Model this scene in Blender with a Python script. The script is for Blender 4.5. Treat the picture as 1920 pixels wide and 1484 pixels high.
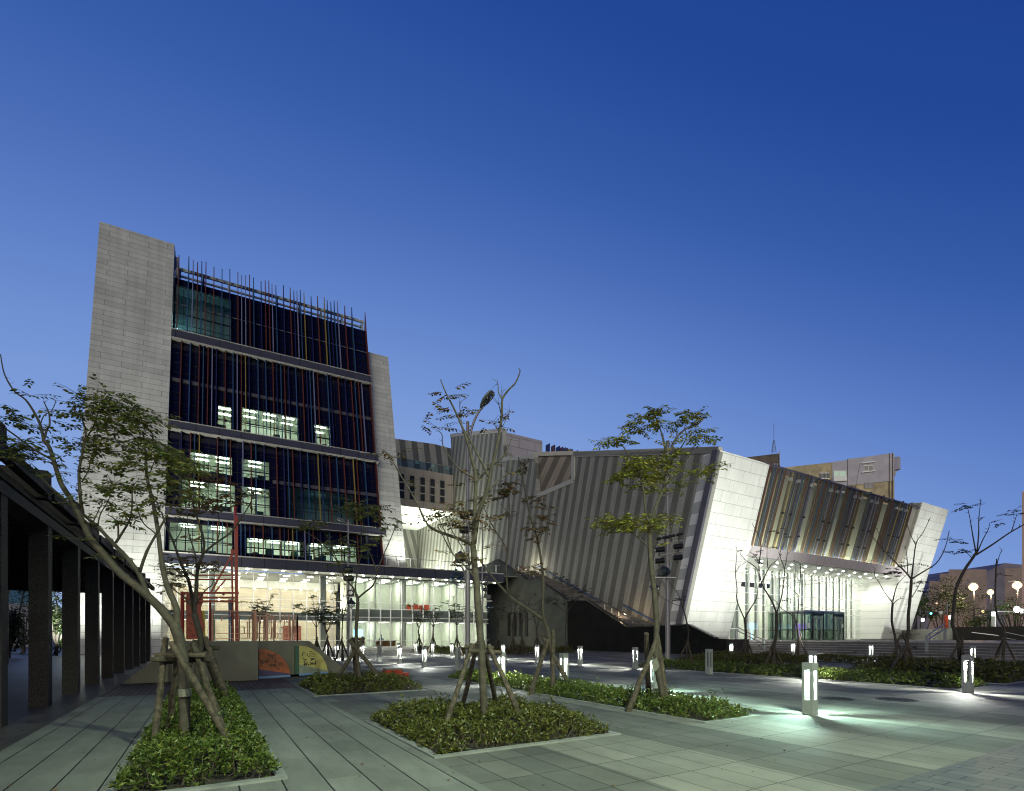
import bpy, math, random
import numpy as np
from mathutils import Vector, Matrix

random.seed(7)
rng = np.random.default_rng(7)
scene = bpy.context.scene
for o in list(bpy.data.objects):
    bpy.data.objects.remove(o, do_unlink=True)
COL = scene.collection

# ------------------------------------------------------------------ camera
HZ, H, FPX = 1194.0, 1.5, 960.0          # horizon row, eye height, focal length in photo pixels (1920 wide)
cam_data = bpy.data.cameras.new("camera")
cam = bpy.data.objects.new("camera", cam_data)
COL.objects.link(cam)
cam.location = (0, 0, H)
cam.rotation_euler = (math.radians(90), 0, 0)
cam_data.sensor_width = 36.0
cam_data.lens = 36.0 * FPX / 1920.0
cam_data.shift_y = (HZ - 742.0) / 1920.0
cam_data.clip_start = 0.1
cam_data.clip_end = 3000.0
scene.camera = cam

# ------------------------------------------------------------------ sky
world = bpy.data.worlds.new("World")
scene.world = world
world.use_nodes = True
wn = world.node_tree
wn.nodes.clear()
def wnode(t, **k):
    n = wn.nodes.new(t)
    for a, b in k.items():
        setattr(n, a, b)
    return n
w_out = wnode('ShaderNodeOutputWorld')
w_bg = wnode('ShaderNodeBackground')
w_tc = wnode('ShaderNodeTexCoord')
w_sep = wnode('ShaderNodeSeparateXYZ')
wn.links.new(w_tc.outputs['Generated'], w_sep.inputs[0])
# height above the horizon, shifted by azimuth: the afterglow stands over the left half, the unseen side behind the camera is darkened to cut blue fill
def wmath(op, a, b=0.0, c=0.0):
    n = wnode('ShaderNodeMath', operation=op)
    for i, x in enumerate((a, b, c)):
        if isinstance(x, bpy.types.NodeSocket):
            wn.links.new(x, n.inputs[i])
        else:
            n.inputs[i].default_value = x
    return n.outputs[0]
w_x = w_sep.outputs['X']
w_sh = wmath('MULTIPLY_ADD', w_x, 0.17, wmath('MULTIPLY', wmath('MULTIPLY', w_x, w_x), 0.33))
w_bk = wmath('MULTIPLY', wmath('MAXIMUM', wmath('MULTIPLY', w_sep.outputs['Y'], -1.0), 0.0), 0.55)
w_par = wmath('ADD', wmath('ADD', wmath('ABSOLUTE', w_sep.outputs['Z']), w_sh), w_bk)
w_ramp = wnode('ShaderNodeValToRGB')
wn.links.new(w_par, w_ramp.inputs[0])
SKY = [(0.0, (.31, .44, .74)), (.2, (.27, .41, .74)), (.35, (.205, .335, .69)), (.44, (.155, .275, .63)), (.52, (.108, .212, .56)), (.60, (.068, .152, .47)),
       (.68, (.036, .106, .39)), (.78, (.016, .066, .31)), (.90, (.010, .046, .25)), (1.0, (.008, .040, .225))]
cr = w_ramp.color_ramp
cr.elements[0].position, cr.elements[0].color = SKY[0][0], (*SKY[0][1], 1)
cr.elements[1].position, cr.elements[1].color = SKY[-1][0], (*SKY[-1][1], 1)
for p, c in SKY[1:-1]:
    e = cr.elements.new(p)
    e.color = (*c, 1)
w_sky = wnode('ShaderNodeTexSky', sky_type='NISHITA', sun_disc=False)
w_sky.sun_elevation = math.radians(-4.0)
w_sky.sun_rotation = math.radians(-70.0)
w_mul = wnode('ShaderNodeMix', data_type='RGBA', blend_type='ADD')
w_mul.inputs['Factor'].default_value = 0.10
wn.links.new(w_ramp.outputs[0], w_mul.inputs['A'])
wn.links.new(w_sky.outputs[0], w_mul.inputs['B'])
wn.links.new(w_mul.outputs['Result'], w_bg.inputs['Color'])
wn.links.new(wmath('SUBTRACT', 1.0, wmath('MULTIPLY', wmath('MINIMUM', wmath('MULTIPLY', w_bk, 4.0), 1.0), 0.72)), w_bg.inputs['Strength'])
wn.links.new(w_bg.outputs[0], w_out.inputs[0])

fill_sun_d = bpy.data.lights.new('sun', 'SUN')      # added soft warm fill from behind the camera, standing in for city light
fill_sun_d.energy = 1.45
fill_sun_d.angle = math.radians(40)
fill_sun_d.color = (1.0, .94, .79)
sun = bpy.data.objects.new('sun', fill_sun_d)
COL.objects.link(sun)
sun.rotation_euler = Vector((.1, 1.0, -.17)).to_track_quat('-Z', 'Y').to_euler()

# ------------------------------------------------------------------ exposure / renderer
scene.view_settings.view_transform = 'Standard'
scene.view_settings.look = 'None'
scene.view_settings.exposure = 0.0
scene.view_settings.gamma = 1.0
scene.cycles.use_denoising = True
scene.cycles.filter_width = 1.1
scene.cycles.max_bounces = 7
scene.cycles.diffuse_bounces = 3
scene.cycles.glossy_bounces = 3
scene.cycles.transmission_bounces = 4
scene.cycles.transparent_max_bounces = 12
scene.cycles.sample_clamp_indirect = 6.0
scene.cycles.caustics_reflective = False
scene.cycles.caustics_refractive = False

# ------------------------------------------------------------------ frames and pixel geometry
TH = math.atan2(0.514, 0.858)
D2 = Vector((math.cos(TH), math.sin(TH), 0))     # across the plaza, away to the right
D1 = Vector((-math.sin(TH), math.cos(TH), 0))    # along the plaza, away to the left
UP = Vector((0, 0, 1))
EYE = Vector((0, 0, H))
def ray(u, v):
    return Vector(((u - 960) / FPX, 1.0, (HZ - v) / FPX))
def at(u, v, Y):
    return EYE + ray(u, v) * Y
def gp(u, v, z=0.0):
    return at(u, v, FPX * (H - z) / (v - HZ))
def pl(a, b, z=0.0):
    return D2 * a + D1 * b + UP * z
def ab(p):
    return p.dot(D2), p.dot(D1)
def hit(u, v, p, n):
    r = ray(u, v)
    s = (p - EYE).dot(n) / r.dot(n)
    return EYE + r * s

# ------------------------------------------------------------------ materials
MATS = {}
class NT:
    def __init__(self, name):
        self.m = bpy.data.materials.new(name)
        self.m.use_nodes = True
        self.t = self.m.node_tree
        self.t.nodes.clear()
        self.out = self.n('ShaderNodeOutputMaterial')
        MATS[name] = self.m
    def n(self, typ, ins=None, **k):
        x = self.t.nodes.new(typ)
        for a, b in k.items():
            setattr(x, a, b)
        for a, b in (ins or {}).items():
            if isinstance(b, bpy.types.NodeSocket):
                self.t.links.new(b, x.inputs[a])
            else:
                x.inputs[a].default_value = b
        return x
    def math(self, op, a, b=0.0, c=0.0):
        return self.n('ShaderNodeMath', {0: a, 1: b, 2: c}, operation=op).outputs[0]
    def mix(self, f, a, b, bt='MIX'):
        return self.n('ShaderNodeMix', {'Factor': f, 'A': a, 'B': b}, data_type='RGBA', blend_type=bt).outputs['Result']
    def coord(self, src='Object'):
        return self.n('ShaderNodeTexCoord').outputs[src]
    def noise(self, vec, scale, detail=4.0, rough=0.6):
        return self.n('ShaderNodeTexNoise', {'Vector': vec, 'Scale': scale, 'Detail': detail, 'Roughness': rough}).outputs['Fac']
    def rng(self, x, a, b, c, d):
        return self.n('ShaderNodeMapRange', {0: x, 1: a, 2: b, 3: c, 4: d}).outputs[0]
    def scalecol(self, col, f):
        v = self.n('ShaderNodeCombineXYZ', {0: f, 1: f, 2: f}).outputs[0]
        return self.mix(1.0, col, v, 'MULTIPLY')
    def finish(self, col, rough=0.5, metal=0.0, bump=None, bstr=0.3, bdist=0.01, emit=None, es=0.0, spec=0.5, transl=0.0):
        ins = {'Base Color': col, 'Roughness': rough, 'Metallic': metal, 'Specular IOR Level': spec}
        p = self.n('ShaderNodeBsdfPrincipled', ins)
        if bump is not None:
            b = self.n('ShaderNodeBump', {'Height': bump, 'Strength': bstr, 'Distance': bdist})
            self.t.links.new(b.outputs[0], p.inputs['Normal'])
        if emit is not None:
            p.inputs['Emission Color'].default_value = (*emit, 1)
            p.inputs['Emission Strength'].default_value = es
        sh = p.outputs[0]
        if transl > 0:
            tr = self.n('ShaderNodeBsdfTranslucent', {'Color': col})
            sh = self.n('ShaderNodeMixShader', {0: transl, 1: sh, 2: tr.outputs[0]}).outputs[0]
        self.t.links.new(sh, self.out.inputs[0])
        return self.m
def c4(c):
    return (*c, 1.0)

def mat(name, col, rough=0.5, metal=0.0, var=0.15, vs=3.0, bs=0.0, bscale=40.0, spec=0.5):
    t = NT(name)
    co = t.coord()
    f = t.rng(t.noise(co, vs), 0.3, 0.7, 1 - var, 1 + var)
    c = t.scalecol(c4(col), f)
    bump = t.noise(co, bscale) if bs > 0 else None
    r = t.rng(t.noise(co, vs * 2.3), 0.3, 0.7, max(0.02, rough - 0.08), min(1, rough + 0.08))
    return t.finish(c, r, metal, bump, bs, spec=spec)
def emat(name, col, s):
    t = NT(name)
    e = t.n('ShaderNodeEmission', {'Color': c4(col), 'Strength': s})
    t.t.links.new(e.outputs[0], t.out.inputs[0])
    return t.m
def brickmat(name, c1, c2, cm, bw, rh, ms, off=0.5, src='UV', rough=0.5, swap=False, bstr=0.4, stain=0.25, spec=0.4, fine=0.10, bias=0.0):
    t = NT(name)
    co = t.coord(src)
    v = co
    if swap:
        s = t.n('ShaderNodeSeparateXYZ', {0: co})
        v = t.n('ShaderNodeCombineXYZ', {0: s.outputs[1], 1: s.outputs[0], 2: 0.0}).outputs[0]
    b = t.n('ShaderNodeTexBrick', {'Vector': v, 'Color1': c4(c1), 'Color2': c4(c2), 'Mortar': c4(cm), 'Scale': 1.0,
            'Mortar Size': ms, 'Mortar Smooth': 0.1, 'Bias': bias, 'Brick Width': bw, 'Row Height': rh}, offset=off, squash=1.0)
    f1 = t.rng(t.noise(co, 0.45, 5.0), 0.3, 0.7, 1 - stain, 1 + stain * 0.6)
    if src == 'UV':          # rain streaks run down the walls
        sm = t.n('ShaderNodeMapping', {'Vector': co, 'Scale': (1.9, 0.07, 1.0)}).outputs[0]
        f1 = t.math('MULTIPLY', f1, t.rng(t.noise(sm, 1.0, 6.0, 0.7), 0.35, 0.75, 1.0 + stain * 0.4, 1 - stain))
    f2 = t.rng(t.noise(co, 45.0, 3.0), 0.3, 0.7, 1 - fine, 1 + fine)
    c = t.scalecol(t.scalecol(b.outputs['Color'], f1), f2)
    hgt = t.math('ADD', t.math('MULTIPLY', b.outputs['Fac'], -1.0), t.math('MULTIPLY', t.noise(co, 60.0), 0.12))
    return t.finish(c, rough, 0, hgt, bstr, 0.01, spec=spec)

def glassmat(name, tint, gloss=0.08, edge=0.5):
    t = NT(name)
    tr = t.n('ShaderNodeBsdfTransparent', {'Color': c4(tint)})
    gl = t.n('ShaderNodeBsdfGlossy', {'Color': (0.9, 0.95, 0.95, 1), 'Roughness': 0.02})
    lw = t.n('ShaderNodeLayerWeight', {'Blend': 0.3})
    f = t.rng(lw.outputs['Fresnel'], 0.0, 1.0, gloss, edge)
    m = t.n('ShaderNodeMixShader', {0: f, 1: tr.outputs[0], 2: gl.outputs[0]})
    t.t.links.new(m.outputs[0], t.out.inputs[0])
    return t.m

def leafmat(name, ca, cb, cc, transl=0.25, rough=0.45):
    t = NT(name)
    g = t.n('ShaderNodeNewGeometry').outputs['Random Per Island']
    r = t.n('ShaderNodeValToRGB', {0: g})
    e = r.color_ramp.elements
    e[0].position, e[0].color = 0.0, c4(ca)
    e[1].position, e[1].color = 1.0, c4(cc)
    x = e.new(0.55)
    x.color = c4(cb)
    return t.finish(r.outputs[0], rough, transl=transl, spec=0.35)

# ------------------------------------------------------------------ mesh building
class MB:
    def __init__(self):
        self.v, self.f, self.m = [], [], []
    def add(self, vs, fs, mi=0):
        k = len(self.v)
        self.v += [tuple(p) for p in vs]
        self.f += [tuple(i + k for i in f) for f in fs]
        self.m += [mi] * len(fs)
    def quad(self, a, b, c, d, mi=0):
        self.add([a, b, c, d], [(0, 1, 2, 3)], mi)
    def poly(self, pts, mi=0):
        self.add(pts, [tuple(range(len(pts)))], mi)
    def box(self, c, s, x=D2, y=D1, z=UP, mi=0):
        c = Vector(c)
        hx, hy, hz = x * (s[0] / 2), y * (s[1] / 2), z * (s[2] / 2)
        v = [c + hx * i + hy * j + hz * k for k in (-1, 1) for j in (-1, 1) for i in (-1, 1)]
        self.add(v, [(0, 2, 3, 1), (4, 5, 7, 6), (0, 1, 5, 4), (2, 6, 7, 3), (0, 4, 6, 2), (1, 3, 7, 5)], mi)
    def pbox(self, a0, a1, b0, b1, z0, z1, mi=0):
        self.box(pl((a0 + a1) / 2, (b0 + b1) / 2, (z0 + z1) / 2), (a1 - a0, b1 - b0, z1 - z0), mi=mi)
    def bar(self, p, q, w, h, up=UP, mi=0):
        p, q = Vector(p), Vector(q)
        d = q - p
        L = d.length
        d.normalize()
        s = d.cross(up)
        if s.length < 1e-4:
            s = d.cross(Vector((1, 0, 0)))
        s.normalize()
        n = s.cross(d)
        self.box((p + q) / 2, (L, w, h), d, s, n, mi)
    def prism(self, pts, vec, mi=0):
        n = len(pts)
        vec = Vector(vec)
        a = [Vector(p) for p in pts]
        b = [p + vec for p in a]
        self.add(a + b, [tuple(range(n))[::-1], tuple(range(n, 2 * n))] + [(i, (i + 1) % n, (i + 1) % n + n, i + n) for i in range(n)], mi)
    def tube(self, pts, rad, n=6, mi=0, cap=True):
        pts = [Vector(p) for p in pts]
        if not isinstance(rad, (list, tuple)):
            rad = [rad] * len(pts)
        ring, vs, fs = [], [], []
        prev = None
        for i, p in enumerate(pts):
            d = pts[min(i + 1, len(pts) - 1)] - pts[max(i - 1, 0)]
            if d.length < 1e-6:
                d = UP.copy()
            d.normalize()
            if prev is None:
                s = d.cross(Vector((0.3, 1, 0.1)))
                if s.length < 1e-3:
                    s = d.cross(Vector((1, 0, 0)))
            else:
                s = prev - d * prev.dot(d)
            s.normalize()
            prev = s
            t = d.cross(s)
            for k in range(n):
                an = 2 * math.pi * k / n
                vs.append(p + (s * math.cos(an) + t * math.sin(an)) * rad[i])
        for i in range(len(pts) - 1):
            for k in range(n):
                k2 = (k + 1) % n
                fs.append((i * n + k, i * n + k2, (i + 1) * n + k2, (i + 1) * n + k))
        if cap:
            fs.append(tuple(range(n))[::-1])
            fs.append(tuple(range((len(pts) - 1) * n, len(pts) * n)))
        self.add(vs, fs, mi)
    def lathe(self, c, prof, n=14, mi=0, axis=UP, x=None):
        c = Vector(c)
        axis = Vector(axis).normalized()
        x = Vector(x) if x else (axis.cross(Vector((0.2, 1, 0.3)))).normalized()
        y = axis.cross(x)
        vs, fs = [], []
        for r, z in prof:
            for k in range(n):
                an = 2 * math.pi * k / n
                vs.append(c + axis * z + (x * math.cos(an) + y * math.sin(an)) * r)
        for i in range(len(prof) - 1):
            for k in range(n):
                k2 = (k + 1) % n
                fs.append((i * n + k, i * n + k2, (i + 1) * n + k2, (i + 1) * n + k))
        fs.append(tuple(range(n))[::-1])
        fs.append(tuple(range((len(prof) - 1) * n, len(prof) * n)))
        self.add(vs, fs, mi)
    def build(self, name, mats, parent=None, uv=None, smooth=False):
        me = bpy.data.meshes.new(name)
        me.from_pydata(self.v, [], self.f)
        if not isinstance(mats, (list, tuple)):
            mats = [mats]
        for m in mats:
            me.materials.append(MATS[m] if isinstance(m, str) else m)
        if len(mats) > 1:
            me.polygons.foreach_set('material_index', self.m)
        if uv is not None:
            o, d = uv
            co = np.array(self.v, dtype=np.float64)
            uu = (co[:, 0] - o[0]) * d[0] + (co[:, 1] - o[1]) * d[1]
            vv = co[:, 2]
            li = np.empty(len(me.loops), dtype=np.int32)
            me.loops.foreach_get('vertex_index', li)
            lay = me.uv_layers.new(name='UVMap')
            lay.data.foreach_set('uv', np.stack([uu[li], vv[li]], 1).astype(np.float32).ravel())
        if smooth:
            me.polygons.foreach_set('use_smooth', [True] * len(me.polygons))
        me.update()
        ob = bpy.data.objects.new(name, me)
        COL.objects.link(ob)
        attach(ob, parent)
        return ob
def attach(ob, parent):
    if parent is not None:
        ob.parent = parent
        if parent.type == 'EMPTY':
            ob.matrix_parent_inverse = Matrix.Translation(-Vector(parent.location))
def tag(o, label, cat, group=None, kind=None):
    o['label'] = label
    if cat:
        o['category'] = cat
    if group:
        o['group'] = group
    if kind:
        o['kind'] = kind
    return o
def thing(name, label, cat, loc=(0, 0, 0), group=None):
    o = bpy.data.objects.new(name, None)
    COL.objects.link(o)
    o.location = loc
    o.empty_display_size = 0.3
    return tag(o, label, cat, group)
def struct(o, label):
    o['kind'] = 'structure'
    o['label'] = label
    return o
def copy_tree(o, parent=None):
    c = o.copy()
    COL.objects.link(c)
    if parent is not None:
        c.parent = parent
        c.matrix_parent_inverse = o.matrix_parent_inverse.copy()
    for ch in list(o.children):
        copy_tree(ch, c)
    return c
def lamp(name, kind, loc, power, col, parent=None, radius=0.05, target=None, angle=60, blend=0.6, size=None):
    d = bpy.data.lights.new(name, kind)
    d.energy = power
    d.color = col
    if kind == 'AREA':
        d.shape = 'RECTANGLE'
        d.size, d.size_y = size
    else:
        d.shadow_soft_size = radius
    if kind == 'SPOT':
        d.spot_size = math.radians(angle)
        d.spot_blend = blend
    o = bpy.data.objects.new(name, d)
    COL.objects.link(o)
    if parent is not None:
        attach(o, parent)
    o.location = loc
    if target is not None:
        o.rotation_euler = (Vector(target) - Vector(loc)).to_track_quat('-Z', 'Y').to_euler()
    return o
def spline(pts, sub=3):
    pts = [Vector(p) for p in pts]
    if len(pts) < 3:
        return pts
    out = []
    for i in range(len(pts) - 1):
        p0, p1, p2, p3 = pts[max(i - 1, 0)], pts[i], pts[i + 1], pts[min(i + 2, len(pts) - 1)]
        for k in range(sub):
            t = k / sub
            out.append(0.5 * ((2 * p1) + (p2 - p0) * t + (2 * p0 - 5 * p1 + 4 * p2 - p3) * t * t + (3 * p1 - p0 - 3 * p2 + p3) * t ** 3))
    out.append(pts[-1])
    return out
def leaf_mesh(name, pos, dirs, L, W, matname, parent=None, flat=0.5):
    """many small four-cornered leaves as one mesh"""
    n = len(pos)
    d = dirs / np.linalg.norm(dirs, axis=1, keepdims=True)
    r = rng.normal(size=(n, 3))
    r[:, 2] = r[:, 2] * (1 - flat) + 2.5 * flat
    s = np.cross(d, r)
    s /= np.linalg.norm(s, axis=1, keepdims=True) + 1e-9
    L, W = np.asarray(L)[:, None], np.asarray(W)[:, None]
    up = np.cross(s, d)
    mid = pos + d * L * 0.45 + up * L * 0.06
    v = np.stack([pos, mid + s * W / 2, pos + d * L, mid - s * W / 2], 1).reshape(-1, 3)
    me = bpy.data.meshes.new(name)
    me.vertices.add(4 * n)
    me.vertices.foreach_set('co', v.astype(np.float32).ravel())
    me.loops.add(4 * n)
    me.loops.foreach_set('vertex_index', np.arange(4 * n, dtype=np.int32))
    me.polygons.add(n)
    me.polygons.foreach_set('loop_start', np.arange(0, 4 * n, 4, dtype=np.int32))
    me.polygons.foreach_set('loop_total', np.full(n, 4, dtype=np.int32))
    me.materials.append(MATS[matname])
    me.update(calc_edges=True)
    me.validate()
    ob = bpy.data.objects.new(name, me)
    COL.objects.link(ob)
    attach(ob, parent)
    return ob
# ------------------------------------------------------------------ material library
def paving():
    """large grey pavers in darker and paler lengthwise bands (object axes are plaza axes)"""
    t = NT('paving')
    co = t.coord()
    s = t.n('ShaderNodeSeparateXYZ', {0: co})
    v = t.n('ShaderNodeCombineXYZ', {0: s.outputs[1], 1: s.outputs[0], 2: 0.0}).outputs[0]
    b = t.n('ShaderNodeTexBrick', {'Vector': v, 'Color1': (0.84, 0.85, 0.84, 1), 'Color2': (1.12, 1.10, 1.08, 1), 'Mortar': (0.40, 0.41, 0.40, 1), 'Scale': 1.0,
            'Mortar Size': 0.009, 'Mortar Smooth': 0.2, 'Brick Width': 0.775, 'Row Height': 0.3875}, offset=0.0, squash=1.0)
    fr = t.math('FRACT', t.math('MULTIPLY', t.math('ADD', s.outputs[0], -2.4), 1 / 3.1))
    band = t.math('GREATER_THAN', fr, 0.5)
    # the bands swap sides every few metres along the plaza
    fr2 = t.math('FRACT', t.math('MULTIPLY', t.math('ADD', s.outputs[1], -2.5), 1 / 15.6))
    sw = t.math('GREATER_THAN', fr2, 0.62)
    band = t.math('ABSOLUTE', t.math('SUBTRACT', band, sw))
    base = t.mix(band, (0.112, 0.112, 0.104, 1), (0.192, 0.188, 0.17, 1))
    st = t.rng(t.noise(co, 0.6, 6.0, 0.65), 0.3, 0.7, 0.70, 1.18)
    sp = t.rng(t.noise(co, 130.0, 2.0), 0.3, 0.7, 0.86, 1.14)
    c = t.scalecol(t.scalecol(t.mix(1.0, base, b.outputs['Color'], 'MULTIPLY'), st), sp)
    hgt = t.math('ADD', t.math('MULTIPLY', b.outputs['Fac'], -1.0), t.math('MULTIPLY', t.noise(co, 90.0), 0.2))
    rg = t.rng(t.noise(co, 1.3, 5.0), 0.3, 0.7, 0.62, 0.8)
    return t.finish(c, rg, 0, hgt, 0.45, 0.008, spec=0.25)
paving()
def slabs(name, c1, c2, wa, wb, jd, dark, pale, rough=0.7):
    """long slabs: dark open joints along the plaza, hardly visible pale cross joints"""
    t = NT(name)
    co = t.coord()
    s = t.n('ShaderNodeSeparateXYZ', {0: co})
    wob = t.math('MULTIPLY', t.math('SUBTRACT', t.noise(co, 0.8), 0.5), 0.012)
    xa = t.math('MULTIPLY', t.math('ADD', t.math('ADD', s.outputs[0], wob), 40.0), 1 / wa)
    fa = t.math('FRACT', xa)
    row = t.math('FLOOR', xa)
    yb = t.math('ADD', t.math('MULTIPLY', t.math('ADD', s.outputs[1], 40.0), 1 / wb), t.math('MULTIPLY', row, 0.5))
    fb = t.math('FRACT', yb)
    cell = t.n('ShaderNodeCombineXYZ', {0: row, 1: t.math('FLOOR', yb), 2: 0.0}).outputs[0]
    wn_ = t.n('ShaderNodeTexWhiteNoise', {'Vector': cell}).outputs['Value']
    ja = t.math('LESS_THAN', t.math('ABSOLUTE', t.math('SUBTRACT', fa, 0.5)), 0.5 - jd / wa)
    jb = t.math('LESS_THAN', t.math('ABSOLUTE', t.math('SUBTRACT', fb, 0.5)), 0.5 - 0.006 / wb)
    c = t.mix(wn_, c4(c1), c4(c2))
    c = t.mix(jb, t.scalecol(c, pale), c)
    c = t.mix(ja, c4(dark), c)
    st = t.n('ShaderNodeMapping', {'Vector': co, 'Scale': (1.6, 0.5, 1.0)}).outputs[0]
    f1 = t.rng(t.noise(st, 0.9, 6.0, 0.7), 0.3, 0.7, 0.62, 1.22)
    f2 = t.rng(t.noise(co, 120.0, 2.0), 0.3, 0.7, 0.86, 1.14)
    c = t.scalecol(t.scalecol(c, f1), f2)
    hgt = t.math('ADD', ja, t.math('MULTIPLY', t.noise(co, 70.0), 0.15))
    return t.finish(c, rough, 0, hgt, 0.5, 0.008, spec=0.25)
slabs('path_slabs', (0.135, 0.138, 0.126), (0.175, 0.178, 0.162), 0.395, 0.8, 0.008, (0.012, 0.012, 0.012), 1.18)
slabs('brick_pavers', (0.075, 0.055, 0.052), (0.115, 0.085, 0.080), 0.135, 0.6, 0.010, (0.010, 0.009, 0.009), 0.85)
brickmat('small_pavers', (0.075, 0.08, 0.075), (0.105, 0.108, 0.10), (0.02, 0.03, 0.03), 0.4, 0.2, 0.007, 0.5, 'Object', 0.5, True, 0.6, 0.25)
brickmat('floor_bricks', (0.062, 0.053, 0.053), (0.085, 0.072, 0.070), (0.02, 0.028, 0.028), 0.24, 0.12, 0.005, 0.5, 'Object', 0.45, True, 0.5, 0.4)
mat('kerb_stone', (0.20, 0.205, 0.195), 0.6, var=0.2, vs=4, bs=0.15)
mat('soil', (0.025, 0.02, 0.014), 0.95, var=0.4, vs=12, bs=0.8, bscale=60)
mat('asphalt', (0.05, 0.05, 0.05), 0.8, var=0.2, vs=2, bs=0.2)
brickmat('stone_cladding', (0.49, 0.50, 0.465), (0.60, 0.605, 0.565), (0.25, 0.25, 0.235), 3.4, 0.62, 0.020, 0.5, 'UV', 0.55, False, 0.7, 0.16, fine=0.05)
brickmat('white_panel', (0.74, 0.75, 0.70), (0.77, 0.78, 0.73), (0.42, 0.43, 0.41), 2.4, 0.98, 0.022, 0.33, 'UV', 0.5, False, 0.4, 0.10, fine=0.03)
brickmat('grey_panel', (0.40, 0.37, 0.40), (0.43, 0.40, 0.43), (0.12, 0.11, 0.12), 2.9, 1.45, 0.035, 0.5, 'UV', 0.55, False, 0.4, 0.06, fine=0.04)
brickmat('bridge_panel', (0.33, 0.29, 0.26), (0.35, 0.31, 0.28), (0.12, 0.11, 0.10), 1.75, 3.6, 0.03, 0.0, 'UV', 0.6, False, 0.4, 0.08, fine=0.05)
brickmat('ledge_metal', (0.052, 0.055, 0.082), (0.060, 0.064, 0.092), (0.006, 0.006, 0.008), 2.05, 30.0, 0.03, 0.0, 'UV', 0.45, False, 0.3, 0.08, fine=0.03)
brickmat('fascia_panel', (0.60, 0.54, 0.55), (0.62, 0.56, 0.57), (0.30, 0.27, 0.28), 1.45, 30.0, 0.02, 0.0, 'UV', 0.5, False, 0.2, 0.05, fine=0.02)
brickmat('beige_stone', (0.68, 0.615, 0.48), (0.73, 0.66, 0.52), (0.50, 0.45, 0.35), 1.2, 0.32, 0.012, 0.5, 'UV', 0.6, False, 0.3, 0.12)
mat('step_nosing', (0.34, 0.33, 0.31), 0.6, var=0.2, vs=2)
brickmat('step_stone', (0.10, 0.092, 0.088), (0.165, 0.15, 0.145), (0.04, 0.036, 0.034), 0.9, 0.1833, 0.008, 0.5, 'UV', 0.6, False, 0.4, 0.2)
def stripes(name, pale, dark, period, slant):
    t = NT(name)
    uv = t.coord('UV')
    s = t.n('ShaderNodeSeparateXYZ', {0: uv})
    x = t.math('ADD', s.outputs[0], t.math('MULTIPLY', s.outputs[1], slant))
    fr = t.math('FRACT', t.math('MULTIPLY', x, 1 / period))
    k = t.math('GREATER_THAN', fr, 0.52)
    c = t.mix(k, c4(pale), c4(dark))
    v = t.n('ShaderNodeCombineXYZ', {0: s.outputs[1], 1: x, 2: 0.0}).outputs[0]
    b = t.n('ShaderNodeTexBrick', {'Vector': v, 'Color1': (0.93, 0.93, 0.93, 1), 'Color2': (1.06, 1.06, 1.06, 1), 'Mortar': (0.8, 0.8, 0.8, 1), 'Scale': 1.0,
            'Mortar Size': 0.012, 'Brick Width': 1.3, 'Row Height': period / 4}, offset=0.5)
    c = t.mix(1.0, c, b.outputs['Color'], 'MULTIPLY')
    st = t.n('ShaderNodeMapping', {'Vector': v, 'Scale': (0.25, 3.0, 1.0)}).outputs[0]
    f = t.rng(t.noise(st, 1.0, 5.0), 0.3, 0.7, 0.85, 1.15)
    g = t.rng(t.noise(uv, 6.0, 4.0), 0.3, 0.7, 0.9, 1.1)
    hgt = t.math('ADD', k, t.math('MULTIPLY', t.noise(uv, 9.0), 0.3))
    return t.finish(t.scalecol(t.scalecol(c, f), g), 0.65, 0, hgt, 0.4, 0.03, spec=0.3)
stripes('striped_stone', (0.29, 0.29, 0.25), (0.145, 0.143, 0.122), 1.66, 0.27)
stripes('striped_stone_wide', (0.30, 0.30, 0.28), (0.11, 0.115, 0.115), 2.6, 0.12)
stripes('striped_recess', (0.24, 0.21, 0.19), (0.11, 0.098, 0.09), 1.5, 0.42)  # darker copy of the striped stone, recess shade painted into its colour
mat('coping', (0.42, 0.41, 0.37), 0.55, var=0.08)
mat('dark_glass', (0.006, 0.007, 0.030), 0.08, var=0.1, spec=0.3)
mat('dark_frame', (0.010, 0.011, 0.014), 0.5)
mat('spandrel', (0.085, 0.08, 0.10), 0.5, var=0.08)
mat('ceiling_white', (0.80, 0.82, 0.76), 0.7, var=0.03)
mat('room_white', (0.72, 0.76, 0.66), 0.8, var=0.05)
mat('room_dim', (0.30, 0.38, 0.40), 0.8, var=0.3)
mat('white_frame', (0.82, 0.83, 0.80), 0.4, var=0.03)
mat('roof_steel', (0.40, 0.47, 0.47), 0.45, 0.0)
mat('grey_metal', (0.42, 0.43, 0.44), 0.35, 0.6, var=0.06)
mat('pole_metal', (0.26, 0.245, 0.25), 0.45, 0.3, var=0.08)
mat('pale_metal', (0.30, 0.31, 0.29), 0.5, 0.2, var=0.05)
mat('black_metal', (0.012, 0.012, 0.013), 0.4, var=0.1)
mat('speaker_green', (0.02, 0.032, 0.034), 0.45, var=0.1)
mat('lobby_column', (0.30, 0.32, 0.29), 0.5, var=0.06)
mat('lobby_slab', (0.20, 0.22, 0.20), 0.6, var=0.1)
mat('red_door', (0.20, 0.06, 0.04), 0.5, var=0.15)
mat('orange_box', (0.75, 0.12, 0.04), 0.6)
mat('wood_counter', (0.35, 0.20, 0.09), 0.5, var=0.2)
mat('office_teal', (0.03, 0.10, 0.09), 0.6, var=0.3)
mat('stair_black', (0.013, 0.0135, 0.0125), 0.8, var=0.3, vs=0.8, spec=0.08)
mat('concrete_dark', (0.11, 0.118, 0.10), 0.8, var=0.22, vs=0.7, bs=0.3, bscale=8, spec=0.1)  # raised tone puts lobby light on this wall half into the colour
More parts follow.
